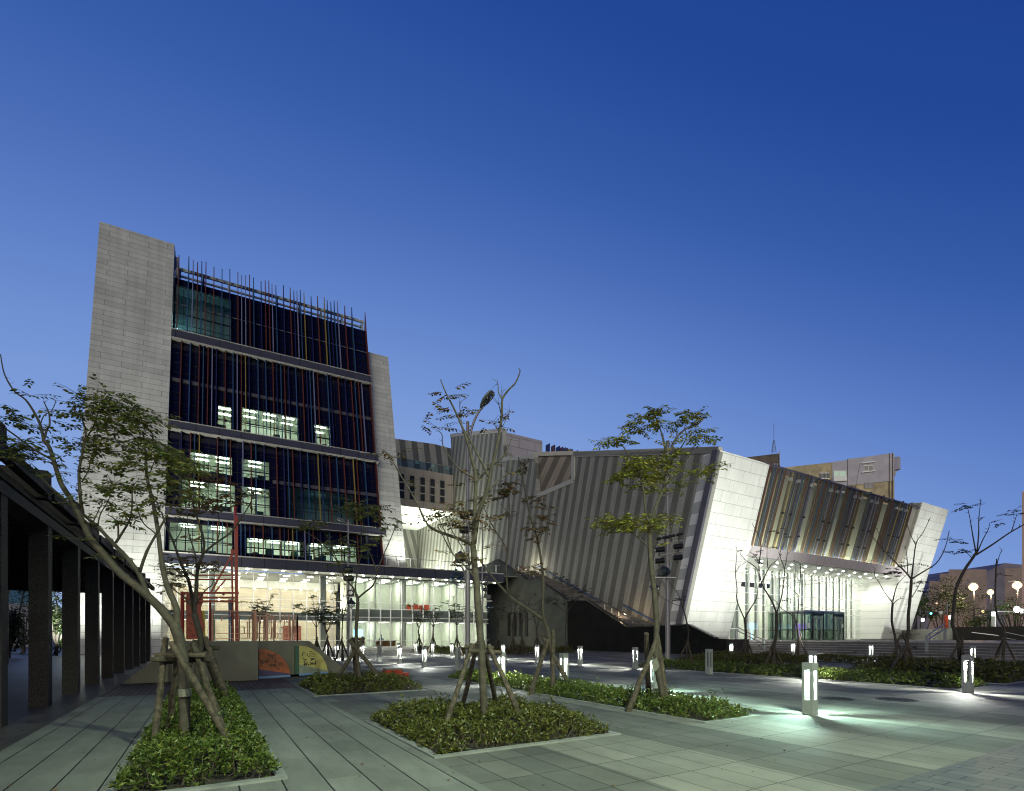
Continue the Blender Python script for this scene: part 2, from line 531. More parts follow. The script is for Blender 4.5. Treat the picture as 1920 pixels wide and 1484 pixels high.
mat('concrete_grey', (0.21, 0.20, 0.18), 0.75, var=0.25, vs=0.6, bs=0.2, bscale=10)
mat('granite_dark', (0.034, 0.031, 0.029), 0.75, var=0.95, vs=55.0, bs=0.5, bscale=50, spec=0.15)
mat('roof_dark', (0.016, 0.015, 0.015), 0.8, var=0.3)
mat('bark', (0.056, 0.046, 0.034), 0.85, var=0.4, vs=9, bs=0.7, bscale=26)
mat('bark_dark', (0.05, 0.043, 0.034), 0.9, var=0.4, vs=9, bs=0.6, bscale=26)
mat('stake_wood', (0.062, 0.048, 0.034), 0.9, var=0.75, vs=13, bs=0.9, bscale=24)
mat('twig', (0.12, 0.095, 0.06), 0.85, var=0.3)
mat('ramp_board', (0.125, 0.105, 0.088), 0.6, var=0.12, vs=1.5)
mat('scaffold_red', (0.34, 0.028, 0.016), 0.4, var=0.15)
mat('tube_copper', (0.62, 0.30, 0.20), 0.4, var=0.15)
mat('tube_blue', (0.02, 0.07, 0.20), 0.45)
mat('panel_yellow', (0.44, 0.36, 0.11), 0.5, var=0.2, vs=2.0)
mat('panel_orange', (0.30, 0.060, 0.020), 0.5, var=0.55, vs=3.0)
mat('panel_violet', (0.05, 0.028, 0.10), 0.5)
mat('panel_blue', (0.13, 0.20, 0.42), 0.5, var=0.2)
mat('panel_sage', (0.20, 0.21, 0.17), 0.5, var=0.3)
mat('panel_green', (0.02, 0.07, 0.045), 0.5)
mat('ink_black', (0.012, 0.010, 0.010), 0.6)
mat('sign_yellow', (0.62, 0.42, 0.03), 0.5)
mat('cast_iron', (0.03, 0.026, 0.022), 0.6, 0.5, var=0.3, vs=20, bs=0.6, bscale=30)
mat('red_paint', (0.30, 0.022, 0.015), 0.4)
mat('plaster_beige', (0.50, 0.42, 0.26), 0.85, var=0.4, vs=0.35)
mat('plaster_grey', (0.52, 0.50, 0.55), 0.85, var=0.12, vs=0.4)
mat('plaster_dark', (0.16, 0.13, 0.10), 0.85, var=0.3, vs=0.3)
mat('window_dark', (0.015, 0.02, 0.03), 0.1)
mat('far_block', (0.36, 0.27, 0.24), 0.9, var=0.15, vs=0.2)  # paled: distance haze is put into the colour
mat('far_tower', (0.50, 0.36, 0.34), 0.9, var=0.1, vs=0.2)
mat('hill_hazed', (0.22, 0.20, 0.25), 0.95, var=0.3, vs=0.02)  # hill tone greyed and lightened to carry the distance haze
mat('teal_tile', (0.10, 0.22, 0.26), 0.5, var=0.2)
mat('skin', (0.45, 0.28, 0.20), 0.6)
mat('shirt_teal', (0.04, 0.16, 0.15), 0.8)
mat('tag_paper', (0.13, 0.125, 0.105), 0.8, var=0.3, vs=30)
glassmat('lobby_glass', (0.93, 0.96, 0.94), 0.04, 0.5)
glassmat('window_glass', (0.72, 0.82, 0.80), 0.04, 0.4)
glassmat('vestibule_glass', (0.34, 0.42, 0.38), 0.04, 0.3)
glassmat('rail_glass', (0.45, 0.62, 0.68), 0.12, 0.6)
glassmat('lens_glass', (0.85, 0.90, 0.88), 0.18, 0.7)
emat('lamp_white', (0.93, 1.0, 0.92), 14.0)
emat('downlight', (1.0, 0.98, 0.90), 60.0)
emat('tube_light', (0.90, 1.0, 0.86), 17.0)
emat('panel_light', (1.0, 0.96, 0.84), 7.0)
emat('sodium', (1.0, 0.66, 0.32), 3.2)
emat('sodium_small', (1.0, 0.66, 0.32), 2.4)
emat('white_far', (0.95, 1.0, 0.9), 6.0)
emat('signal_teal', (0.1, 0.9, 0.8), 8.0)
emat('screen_blue', (0.35, 0.75, 1.0), 2.6)
emat('screen_violet', (0.45, 0.25, 1.0), 2.0)
emat('balcony_light', (0.72, 0.95, 0.72), 0.55)
leafmat('leaf_olive', (0.085, 0.130, 0.028), (0.155, 0.18, 0.038), (0.23, 0.18, 0.05), 0.4)
leafmat('leaf_green', (0.028, 0.065, 0.012), (0.065, 0.12, 0.020), (0.13, 0.15, 0.030))
leafmat('leaf_rust', (0.090, 0.085, 0.025), (0.15, 0.095, 0.030), (0.19, 0.075, 0.030))
leafmat('leaf_gold', (0.15, 0.20, 0.030), (0.27, 0.26, 0.035), (0.36, 0.28, 0.05), 0.35)
leafmat('leaf_dark', (0.012, 0.024, 0.008), (0.022, 0.04, 0.012), (0.04, 0.05, 0.018))
leafmat('shrub_leaf', (0.036, 0.068, 0.012), (0.085, 0.125, 0.022), (0.18, 0.19, 0.042), 0.25, 0.4)
leafmat('shrub_olive', (0.040, 0.058, 0.012), (0.085, 0.095, 0.018), (0.15, 0.135, 0.030), 0.2, 0.4)

# ------------------------------------------------------------------ ground
def sheet(name, a0, a1, b0, b1, z, m, label):
    b = MB()
    b.quad(Vector((a0, b0, 0)), Vector((a1, b0, 0)), Vector((a1, b1, 0)), Vector((a0, b1, 0)))
    o = b.build(name, m)
    o.rotation_euler = (0, 0, TH)
    o.location = (0, 0, z)
    return struct(o, label)
sheet('ground', -1500, 1500, -1500, 1500, -0.012, 'asphalt', 'dark ground spreading to the horizon around the plaza')
sheet('plaza_paving', 2.4, 60, 2.5, 90, 0.0, 'paving', 'grey plaza paving in darker and paler bands')
sheet('brick_strip', -2.3, 60, 0.4, 2.5, 0.0, 'small_pavers', 'strip of small grey pavers in front of the planting beds')
sheet('front_paving', -2.3, 60, -12, 0.4, 0.0, 'paving', 'grey paving nearest the camera')
sheet('slab_path', 0.72, 2.4, 2.5, 16.1, 0.0, 'path_slabs', 'grey slab path between the left bed and the square bed')
sheet('slab_walk', -2.3, -0.8, 2.5, 16.1, 0.0, 'path_slabs', 'grey slab walk beside the colonnade')
sheet('bed_margin', -0.8, 0.72, 2.5, 16.1, -0.002, 'path_slabs', 'grey slab margin around the left bed')
sheet('brick_paving', -2.3, 2.4, 16.1, 60, 0.0, 'brick_pavers', 'dark brown brick paving in front of the playground ramp')
sheet('colonnade_floor', -40, -2.3, -12, 80, 0.0, 'floor_bricks', 'dark brick floor of the colonnade')

# ------------------------------------------------------------------ office tower (leaning front)
F = Vector((1770, 960, 0)).normalized()
FN = Vector((F.y, -F.x, 0))
FK = 0.28
P0 = Vector(((150 - 960) / 960 * 44.0, 44.0, 0))
def fp(t, z, d=0.0, k=FK):
    return P0 + F * t + FN * (d - k * z) + UP * z
def fuv(u, v, d=0.0, k=FK):
    r = ray(u, v)
    s = (d - H * k + P0.dot(FN)) / (r.dot(FN) + k * r.z)
    p = EYE + r * s
    return (p - P0).dot(F), p.z
UVF = (P0, F)
tower = thing('office_tower', 'tall leaning office tower with pale stone end walls and colourful vertical fins on dark glass', 'office building', P0)
lean = FN * (-FK) + UP
nrm = (FN + UP * FK).normalized()
def slab_wall(t0, t1, z1, d0, d1, mname, name='wall', label=None, z0=-.1):
    b = MB()
    b.prism([fp(t0, z0, d0), fp(t1, z0, d0), fp(t1, z1, d0), fp(t0, z1, d0)], FN * (d1 - d0))
    o = b.build(name, mname, tower, UVF)
    if label:
        o['label'] = label
    return o
slab_wall(-0.9, 5.75, 45.55, 0.55, -7.0, 'stone_cladding', 'end_wall', 'tall pale stone end wall rising above the roof')
slab_wall(26.75, 29.6, 38.6, -0.4, -8.0, 'stone_cladding', 'end_wall', 'shorter pale stone end wall at the terrace side', 9.35)
b = MB()      # brown strip wall of the rear block peeping out beside the tall end wall
b.prism([fp(-1.6, 0, -8), fp(0.6, 0, -8), fp(0.6, 26.4, -8), fp(-1.6, 26.4, -8)], FN * -3)
b.build('rear_wall', 'plaster_dark', tower, UVF)
T0, T1 = 5.8, 26.65
ZT = [(34.4, 41.45), (23.5, 33.4), (14.1, 22.6), (9.55, 13.3)]
def rect(x0, y0, x1, y1, d=0.0):
    um, vm = (x0 + x1) / 2, (y0 + y1) / 2
    return [fuv(x0, vm, d)[0], fuv(x1, vm, d)[0], fuv(um, y1, d)[1], fuv(um, y0, d)[1]]
# lit rooms: pixel rectangles of the photograph turned into openings of the facade (kind: bright, dim)
WINS = {0: [((324, 548, 434, 636), 'teal', 1)],
        1: [((408, 762, 434, 808), 'lit', 1), ((452, 774, 560, 832), 'lit', 4), ((590, 798, 617, 842), 'lit', 1)],
        2: [((355, 853, 436, 888), 'lit', 3), ((453, 864, 505, 899), 'lit', 2), ((340, 905, 441, 957), 'lit', 3), ((452, 915, 506, 969), 'lit', 2),
            ((540, 922, 662, 982), 'dark', 5)],
        3: [((317, 984, 436, 1036), 'lit', 4), ((462, 1013, 570, 1042), 'lit', 5), ((574, 1022, 668, 1053), 'lit', 4)]}
for ti, (z0, z1) in enumerate(ZT):
    holes = []
    for r, kind, nd in WINS[ti]:
        q = rect(*r)
        q[0], q[1] = max(q[0], T0 + 0.15), min(q[1], T1 - 0.1)
        q[2], q[3] = max(q[2], z0 + 0.25), min(q[3], z1 - 0.25)
        if q[3] - q[2] < 0.6 or q[1] - q[0] < 0.3:
            continue
        holes.append((q, kind, nd))
    ts = sorted({T0, T1} | {h[0][0] for h in holes} | {h[0][1] for h in holes})
    zs = sorted({z0, z1} | {h[0][2] for h in holes} | {h[0][3] for h in holes})
    b = MB()
    for i in range(len(ts) - 1):
        for j in range(len(zs) - 1):
            tc, zc = (ts[i] + ts[i + 1]) / 2, (zs[j] + zs[j + 1]) / 2
            if any(h[0][0] < tc < h[0][1] and h[0][2] < zc < h[0][3] for h in holes):
                continue
            b.quad(fp(ts[i], zs[j]), fp(ts[i + 1], zs[j]), fp(ts[i + 1], zs[j + 1]), fp(ts[i], zs[j + 1]))
    cw = b.build('curtain_wall', 'dark_glass', tower)
    b = MB()         # thin glazing bars of the dark glass
    t = T0 + 0.9
    while t < T1:
        b.prism([fp(t, z0, 0.02), fp(t + 0.05, z0, 0.02), fp(t + 0.05, z1, 0.02), fp(t, z1, 0.02)], FN * 0.05)
        t += 1.3
    for z in np.arange(z0 + 1.15, z1, 1.2):
        b.prism([fp(T0, z, 0.03), fp(T1, z, 0.03), fp(T1, z + 0.05, 0.03), fp(T0, z + 0.05, 0.03)], FN * 0.05)
    b.build('glazing_bars', 'dark_frame', cw)
    if ti in (1, 2):
        zm = {1: 28.35, 2: 18.15}[ti]
        b = MB()
        cuts = [h[0] for h in holes if h[0][2] < zm + 0.3 and h[0][3] > zm - 0.2]
        tt = T0 + 0.05
        if ti == 2:
            tt = max(h[0][1] for h in holes if h[1] == 'lit') + 0.3
        b.prism([fp(tt, zm, 0.06), fp(T1 - .05, zm, 0.06), fp(T1 - .05, zm + 0.42, 0.06), fp(tt, zm + 0.42, 0.06)], FN * 0.06)
        b.build('spandrel', 'spandrel', tower)
    if ti == 0:
        b = MB()
        zl = 38.05
        b.prism([fp(T0, zl, 0.05), fp(T1, zl, 0.05), fp(T1, zl + 0.09, 0.05), fp(T0, zl + 0.09, 0.05)], FN * 0.05)
        b.build('transom', 'grey_metal', tower)
    for (q, kind, nd) in holes:
        t0, t1, w0, w1 = q
        dep = 4.5 if kind != 'teal' else 2.5
        b = MB()
        A = lambda t, z, d: fp(t, z, 0) + FN * d
        zc, zf = w1 + 0.25, w0 - 0.4
        fr = [A(t0, w0, -.01), A(t1, w0, -.01), A(t1, w1, -.01), A(t0, w1, -.01)]
        bk0, bk1 = [fp(t0 - .6, zf, 0) + FN * -dep, fp(t1 + .6, zf, 0) + FN * -dep], [fp(t1 + .6, zc, 0) + FN * -dep, fp(t0 - .6, zc, 0) + FN * -dep]
        m = {'lit': 'room_white', 'teal': 'room_dim', 'dark': 'room_dim'}[kind]
        f0, f1, f2, f3 = [fp(t0 - .6, zf, -.08), fp(t1 + .6, zf, -.08), fp(t1 + .6, zc, -.08), fp(t0 - .6, zc, -.08)]
        b.quad(bk0[0], bk0[1], bk1[0], bk1[1])
        b.quad(f0, f1, bk0[1], bk0[0])
        b.quad(f3, f2, bk1[0], bk1[1])
        b.quad(f0, f3, bk1[1], bk0[0])
        b.quad(f1, f2, bk1[0], bk0[1])
        w = b.build('room', m, tower)
        b = MB()
        b.quad(*[p for p in fr])
        g = b.build('pane', 'window_glass', w)
        b = MB()
        for k in range(nd + 1):
            tk = t0 + (t1 - t0) * k / nd
            b.prism([fp(tk - .05, w0, .01), fp(tk + .05, w0, .01), fp(tk + .05, w1, .01), fp(tk - .05, w1, .01)], FN * 0.08)
        for zf_ in (0.0, 0.38, 1.0):
            zk = w0 + (w1 - w0) * zf_
            b.prism([fp(t0, zk - .05, .012), fp(t1, zk - .05, .012), fp(t1, zk + .05, .012), fp(t0, zk + .05, .012)], FN * 0.07)
        b.build('window_frame', 'dark_frame', w)
        if kind == 'lit':
            b = MB()
            nl = max(1, int((t1 - t0) / 1.8))
            for k in range(nl):
                for dd in (1.2, 2.9):
                    c = fp(t0 + (t1 - t0) * (k + 0.5) / nl, zc - 0.06, 0) + FN * -dd
                    b.box(c, (1.2, 0.22, 0.05), F, FN, UP)
            b.build('ceiling_light', 'tube_light', w)
            b = MB()
            for k in range(max(1, int((t1 - t0) / 1.3))):        # furniture silhouettes by the glass
                if random.random() < 0.7:
                    tk = t0 + 0.3 + random.random() * (t1 - t0 - 0.6)
                    hh = 0.35 + random.random() * 0.5
                    b.box(fp(tk, zf + 0.35 + hh / 2, 0) + FN * -(0.9 + random.random()), (0.5 + random.random() * 0.5, 0.5, hh + 0.2), F, FN, UP)
            if b.v:
                b.build('furniture', 'office_teal', w)
        elif kind == 'teal':
            lamp('roof_lamp', 'POINT', fp(t0 + 0.5, w0 + 0.9, 0) + FN * -1.2, 95, (0.45, 0.95, 1.0), w, 0.15)
            b = MB()
            for k in range(14):
                tk = t0 + (t1 - t0) * (k + .5) / 14
                b.bar(fp(tk, w0, -0.9), fp(tk, w0 + 0.9, -0.9), 0.04, 0.04)
            b.bar(fp(t0, w0 + .9, -.9), fp(t1, w0 + .9, -.9), 0.05, 0.05)
            b.build('guard_rail', 'black_metal', w)
        else:
            lamp('room_lamp', 'POINT', fp((t0 + t1) / 2, w1 - 0.6, 0) + FN * -2.5, 7, (0.4, 0.9, 1.0), w, 0.2)
# ledges between the tiers
def ledge(t0, t1, z0, z1, d, name='ledge'):
    b = MB()
    b.prism([fp(t0, z0 + .1, -.2), fp(t1, z0 + .1, -.2), fp(t1, z1 - .1, -.2), fp(t0, z1 - .1, -.2)], FN * (d + .2))
    o = b.build(name, 'ledge_metal', tower, UVF)
    b = MB()
    for za in (z0 - .02, z1 - .1):
        b.prism([fp(t0, za, -.2), fp(t1 + .06, za, -.2), fp(t1 + .06, za + .08, -.2), fp(t0, za + .08, -.2)], FN * (d + .26))
    b.build('ledge_edge', 'coping', o, UVF)
    return o
ledge(T0, T1 + .1, 33.3, 34.42, 0.75)
ledge(T0, T1 + .3, 22.55, 23.55, 0.85)
ledge(T0, T1 + .5, 13.2, 14.15, 0.95)
# roof frame behind the fin tips
b = MB()
b.bar(fp(T0, 42.9, -.2), fp(T1, 42.9, -.2), 0.22, 0.3)
b.bar(fp(T0, 42.85, -1.4), fp(T1, 42.85, -1.4), 0.16, 0.2)
for k in range(9):
    t = T0 + .2 + (T1 - T0 - .4) * k / 8
    b.bar(fp(t, 41.3, -.3), fp(t, 42.8, -.3), 0.2, 0.16)
    b.bar(fp(t, 41.3, -1.5), fp(t, 42.8, -1.5), 0.12, 0.12)
    b.bar(fp(t, 42.85, -.2), fp(t, 42.85, -1.4), 0.12, 0.12)
b.build('roof_frame', 'roof_steel', tower)
b = MB()
b.box(fp(T0 + .35, 42.3, -.2), (0.5, .35, .9), F, FN, UP)
b.box(fp(T0 + .15, 43.6, -.25), (0.35, .3, 1.3), F, FN, UP)
b.build('roof_machine', 'grey_metal', tower)
# coloured fins
FINC = {'red': (0.13, 0.036, 0.024), 'blue': (0.030, 0.080, 0.19), 'navy': (0.018, 0.022, 0.11), 'lilac': (0.20, 0.21, 0.38), 'gold': (0.28, 0.21, 0.06)}
for k, c in FINC.items():
    mat('fin_' + k, c, 0.4, var=0.06)
seq1 = [(332, 'red'), (351, 'blue'), (359.5, 'lilac'), (368, 'red'), (376, 'blue'), (384, 'red'), (399.5, 'red'), (415, 'blue'), (430, 'navy'), (445.5, 'red'), (452.5, 'lilac'),
        (460, 'lilac'), (468, 'red'), (475.5, 'blue'), (490, 'navy'), (498, 'red'), (505, 'red'), (511, 'lilac'), (518.5, 'blue'), (533, 'navy'), (546, 'red'), (553, 'navy'), (559, 'lilac'),
        (565.5, 'blue'), (572.5, 'gold'), (586, 'navy'), (598.5, 'red'), (611.5, 'gold'), (617, 'blue'), (624, 'navy'), (630.5, 'blue'), (637, 'lilac'), (650.5, 'red'), (664, 'blue')]
seq2 = [(336.5, 'red'), (353.5, 'blue'), (371, 'red'), (379, 'blue'), (388, 'red'), (396, 'lilac'), (404, 'navy'), (421, 'red'), (436, 'blue'), (444, 'lilac'), (452, 'red'), (460, 'gold'), (467, 'navy'),
        (484, 'blue'), (499, 'blue'), (513, 'red'), (520, 'navy'), (528, 'blue'), (535, 'red'), (543, 'navy'), (557, 'blue'), (570, 'red'), (578, 'navy'), (584, 'blue'), (591, 'lilac'), (599, 'red'), (618, 'blue'),
        (624, 'navy'), (639, 'red'), (652, 'navy'), (664, 'red'), (671, 'blue'), (678, 'red'), (684, 'lilac')]
seq3 = [(336, 'navy'), (354, 'red'), (362, 'blue'), (371, 'gold'), (406, 'red'), (423, 'blue'), (431, 'red'), (455, 'lilac'), (471, 'red'), (480, 'blue'), (496, 'navy'), (520, 'red'), (534, 'navy'), (542, 'blue'),
        (551, 'red'), (566, 'navy'), (580, 'blue'), (600, 'gold'), (607, 'navy'), (622, 'red'), (636, 'blue'), (650, 'red'), (668, 'gold'), (675, 'red'), (690, 'blue')]
seq4 = [(372, 'gold'), (389, 'blue'), (398, 'navy'), (407, 'red'), (416, 'blue'), (425, 'red'), (451, 'blue'), (459, 'blue'), (468, 'navy'), (476, 'red'), (493, 'red'), (510, 'blue'), (525, 'red'), (533, 'navy'), (541, 'red'),
        (549, 'gold'), (557, 'blue'), (572, 'lilac'), (580, 'blue'), (588, 'red'), (602, 'navy'), (619, 'blue'), (640, 'red'), (655, 'navy'), (672, 'red'), (690, 'blue')]
rows = [(seq1, 570, 34.45, 44.2), (seq2, 740, 23.6, 33.25), (seq3, 920, 14.2, 22.5), (seq4, 1015, 9.6, 13.15)]
left_over = {k: MB() for k in FINC}
nf = 0
for ri, (seq, vy, z0, z1) in enumerate(rows):
    for i, (u, cname) in enumerate(seq):
        v_ = vy + (u - 320) * {0: 0.27, 1: 0.2, 2: 0.13, 3: 0.07}[ri]
        t = fuv(u, v_, 0.5)[0]
        w = 0.085
        b = MB()
        if ri == 0:
            zt = z1 + 0.9 * math.sin(i * 1.7) * 0.25
            pts = [fp(t, z0, 0.15), fp(t, z0, 0.62), fp(t, zt, 0.62), fp(t, 41.6, -0.25), fp(t, 41.6, 0.15)]
        else:
            pts = [fp(t, z0, 0.15), fp(t, z0, 0.5), fp(t, z1, 0.5), fp(t, z1, 0.15)]
        b.prism(pts, F * w)
        nf += 1
        if nf <= 100:
            b.build('fin', 'fin_' + cname, tower)
        else:
            left_over[cname].add(b.v, b.f)
mb = MB()
for i, k in enumerate(FINC):
    mb.add(left_over[k].v, left_over[k].f, i)
fo = mb.build('lower_fins', ['fin_' + k for k in FINC], tower)
fo['kind'] = 'stuff'
b = MB()          # far end frame of the fin screen
b.prism([fp(T1, 9.5, -.3), fp(T1, 9.5, .62), fp(T1, 44.0, .62), fp(T1, 41.5, -.3)], F * 0.08)
b.build('end_fin', 'fin_red', tower)
# back body of the tower so that it stands as a volume
b = MB()
b.prism([fp(T0 + .05, 9.6, -5.4), fp(T1 - .05, 9.6, -5.4), fp(T1 - .05, 41.2, -5.4), fp(T0 + .05, 41.2, -5.4)], FN * -1.5)
b.build('rear_wall', 'plaster_dark', tower, UVF)

# ------------------------------------------------------------------ lobby under the tower and its terrace
LT0, LT1 = 5.3, 41.0
DG = -4.3                        # glass line (vertical)
def lp(t, z, d):
    return P0 + F * t + FN * d + UP * z
b = MB()
b.prism([lp(T0 - .1, 8.45, -1.55), lp(T0 - .1, 9.5, -1.75), lp(LT1 + 1, 9.5, -1.75), lp(LT1 + 1, 8.45, -1.55)], FN * -1.0)
cf = b.build('canopy_fascia', 'ledge_metal', tower, UVF)
b = MB()
b.prism([lp(T0 - .1, 9.46, -1.65), lp(T0 - .1, 9.58, -1.65), lp(LT1 + 1, 9.58, -1.65), lp(LT1 + 1, 9.46, -1.65)], FN * -.6)
b.build('ledge_edge', 'coping', cf, UVF)
b = MB()
b.quad(lp(LT0, 8.44, -1.6), lp(LT1 + 1, 8.44, -1.6), lp(LT1 + 1, 8.44, -4.2), lp(LT0, 8.44, -4.2))
b.build('soffit', 'ceiling_white', tower)
b = MB()
b.pbox(0, 0.01, 0, 0.01, -3, -2.99)
b.prism([lp(T1 - .3, 9.3, -2.6), lp(LT1 + 4, 9.3, -2.6), lp(LT1 + 4, 9.3, -34), lp(T1 - .3, 9.3, -34)], UP * .15)
b.build('terrace_floor', 'concrete_grey', tower)
for i in range(22):
    b = MB()
    t = LT0 + 0.9 + i * 1.66
    b.lathe(lp(t, 8.37, -2.5), [(0.10, 0), (0.10, 0.06)], 10)
    b.build('canopy_downlight', 'downlight', tower)
for i in range(7):
    t = LT0 + 2.5 + i * 5.2
    lamp('canopy_lamp', 'SPOT', lp(t, 8.3, -2.5), 420, (1.0, 0.97, 0.88), tower, 0.25, lp(t, 0, -2.3), 150, 0.8)
b = MB()
b.quad(lp(LT0, .25, DG), lp(LT1, .25, DG), lp(LT1, 8.4, DG), lp(LT0, 8.4, DG))
lg = b.build('lobby_glass', 'lobby_glass', tower)
b = MB()
t, k = LT0, 0
steps = [1.35, 1.35, 1.35, 2.05, 2.05, 1.35, 1.2, 1.35]
LM = []
while t <= LT1 + .1:
    LM.append(t)
    b.box(lp(t, 4.3, DG + .06), (0.085, 0.24, 8.1), F, FN, UP)
    t += steps[k % len(steps)]
    k += 1
for z in (0.3, 1.05, 3.25, 3.75, 4.75, 5.5, 8.32):
    b.bar(lp(LT0, z, DG + .03), lp(LT1, z, DG + .03), 0.12, 0.06)
b.build('mullions', 'white_frame', lg)
b = MB()
b.prism([lp(LT0 - .2, 0, DG + 1.4), lp(LT1 + .2, 0, DG + 1.4), lp(LT1 + .2, 0, DG - 14), lp(LT0 - .2, 0, DG - 14)], UP * .22)
b.build('lobby_floor', 'ceiling_white', tower)
b = MB()
b.quad(lp(LT0, 8.3, DG - .05), lp(LT1, 8.3, DG - .05), lp(LT1, 8.3, DG - 12), lp(LT0, 8.3, DG - 12))
b.build('lobby_ceiling', 'lobby_slab', tower)
TM = 23.4                          # party wall between the stone lobby and the white rooms
b = MB()
b.quad(lp(LT0 - .2, .22, DG - 9.5), lp(TM, .22, DG - 9.5), lp(TM, 7.4, DG - 9.5), lp(LT0 - .2, 7.4, DG - 9.5))
b.quad(lp(LT0 - .2, .22, DG), lp(LT0 - .2, .22, DG - 9.5), lp(LT0 - .2, 8.3, DG - 9.5), lp(LT0 - .2, 8.3, DG))
b.build('stone_wall', 'beige_stone', tower, UVF)
b = MB()
b.prism([lp(LT0 - .2, 7.4, DG - 8.2), lp(TM, 7.4, DG - 8.2), lp(TM, 8.3, DG - 8.2), lp(LT0 - .2, 8.3, DG - 8.2)], FN * -1.6)
b.build('bulkhead', 'ceiling_white', tower)
b = MB()
b.quad(lp(TM, .22, DG - 6.0), lp(LT1, .22, DG - 6.0), lp(LT1, 8.3, DG - 6.0), lp(TM, 8.3, DG - 6.0))
for t in (TM, 26.4, 29.9, 33.2, 36.8, LT1):
    b.prism([lp(t - .08, .22, DG - .6), lp(t + .08, .22, DG - .6), lp(t + .08, 8.3, DG - .6), lp(t - .08, 8.3, DG - .6)], FN * -5.4)
b.build('partition_wall', 'room_white', tower)
b = MB()
b.prism([lp(LT0, 3.3, DG - .25), lp(TM, 3.3, DG - .25), lp(TM, 4.15, DG - .25), lp(LT0, 4.15, DG - .25)], FN * -2.2)
b.prism([lp(TM, 3.3, DG - .25), lp(LT1, 3.3, DG - .25), lp(LT1, 4.7, DG - .25), lp(TM, 4.7, DG - .25)], FN * -5.7)
b.build('floor_slab', 'lobby_slab', tower)
b = MB()
for t in (9.6, 20.6, TM + .1, 29.9):
    b.box(lp(t, 4.25, DG - 1.2), (0.6, 0.6, 8.06), F, FN, UP)
b.build('lobby_columns', 'lobby_column', tower)
b = MB()
for t in (17.5, 18.65):
    b.box(lp(t, 1.55, DG - 9.4), (0.95, .1, 2.6), F, FN, UP)
b.build('red_doors', 'red_door', tower)
b = MB()
for t0_, t1_ in ((LT0 + .5, TM - .5), (TM + .6, 29.4), (30.4, 33.0), (33.8, 36.4), (37.2, LT1 - .4)):
    n = max(1, int((t1_ - t0_) / 2.2))
    for i in range(n):
        t = t0_ + (t1_ - t0_) * (i + .5) / n
        for d in ((1.6, 4.0) if t0_ > TM - 1 else (1.6, 5.0, 7.4)):
            b.box(lp(t, 8.27, DG - d), (0.65, .65, .03), F, FN, UP)
            if t0_ > TM - 1 or d < 2.5:
                b.box(lp(t, 3.27, DG - d), (0.65, .65, .03), F, FN, UP)
b.build('ceiling_panels', 'panel_light', tower)
b = MB()
for i in range(10):
    b.lathe(lp(LT0 + 1.5 + i * 1.75, 7.36, DG - 8.9), [(0.09, 0), (0.09, .05)], 8)
b.build('wall_washer', 'downlight', tower)
for i in range(4):
    t = LT0 + 3 + i * 4.8
    lamp('lobby_lamp', 'POINT', lp(t, 5.6, DG - 4.6), 400, (1.0, 0.92, 0.74), tower, 0.4)
for t in (24.9, 28.1, 31.5, 35.0, 38.9):
    lamp('room_lamp', 'POINT', lp(t, 7.6, DG - 3.0), 210, (0.97, 1.0, 0.86), tower, 0.4)
    lamp('room_lamp', 'POINT', lp(t, 2.8, DG - 3.0), 170, (0.97, 1.0, 0.88), tower, 0.4)
b = MB()
for i, t in enumerate((30.6, 31.5, 32.2, 32.9)):
    b.box(lp(t, 5.05 + .08 * (i % 2), DG - 1.0), (0.5, .5, .7), F, FN, UP)
o = tag(b.build('storage_boxes', 'orange_box'), 'row of bright orange boxes on the upper lobby floor behind glass', 'boxes')
# reception desk with a person at work
desk = thing('reception_desk', 'wooden reception desk with shelves standing in the lit lobby', 'desk', lp(27.8, .22, DG - 1.6))
b = MB(); b.box(lp(27.8, 1.0, DG - 1.6), (2.6, .8, .06), F, FN, UP); b.build('desk_top', 'wood_counter', desk)
b = MB()
for t in (26.6, 27.4, 28.2, 29.0):
    b.box(lp(t, .6, DG - 1.6), (.06, .7, .74), F, FN, UP)
b.box(lp(27.8, .6, DG - 1.9), (2.4, .04, .7), F, FN, UP)
b.build('desk_frame', 'wood_counter', desk)
counter = thing('kitchen_counter', 'wooden counter with dark drawers below a bright screen in the lobby', 'counter', lp(24.7, .22, DG - 2.2))
b = MB(); b.box(lp(24.7, .8, DG - 2.2), (1.5, .7, 1.15), F, FN, UP); b.build('cabinet', 'wood_counter', counter)
b = MB()
for z in (.55, .85, 1.12):
    b.box(lp(24.7, z, DG - 1.83), (1.3, .04, .22), F, FN, UP)
b.build('drawer_fronts', 'black_metal', counter)
b = MB(); b.box(lp(24.8, 1.95, DG - 2.4), (1.1, .06, .8), F, FN, UP)
tag(b.build('display_screen', 'screen_blue'), 'glowing blue screen above the lobby counter', 'screen')
def person_mesh(name, joints, edges, mats, parent=None):
    me = bpy.data.meshes.new(name)
    me.from_pydata([j[0] for j in joints], edges, [])
    ob = bpy.data.objects.new(name, me)
    COL.objects.link(ob)
    sk = ob.modifiers.new('skin', 'SKIN')
    for i, j in enumerate(joints):
        me.skin_vertices[0].data[i].radius = (j[1], j[1])
    me.skin_vertices[0].data[0].use_root = True
    ss = ob.modifiers.new('sub', 'SUBSURF'); ss.levels = 1; ss.render_levels = 2
    me.materials.append(MATS[mats])
    attach(ob, parent)
    return ob
bp = lp(27.5, .22, DG - 2.5)
pe = thing('person', 'person in a teal top seated at the reception desk', 'person', bp)
J = lambda x, y, z: tuple(bp + F * x + FN * y + UP * z)
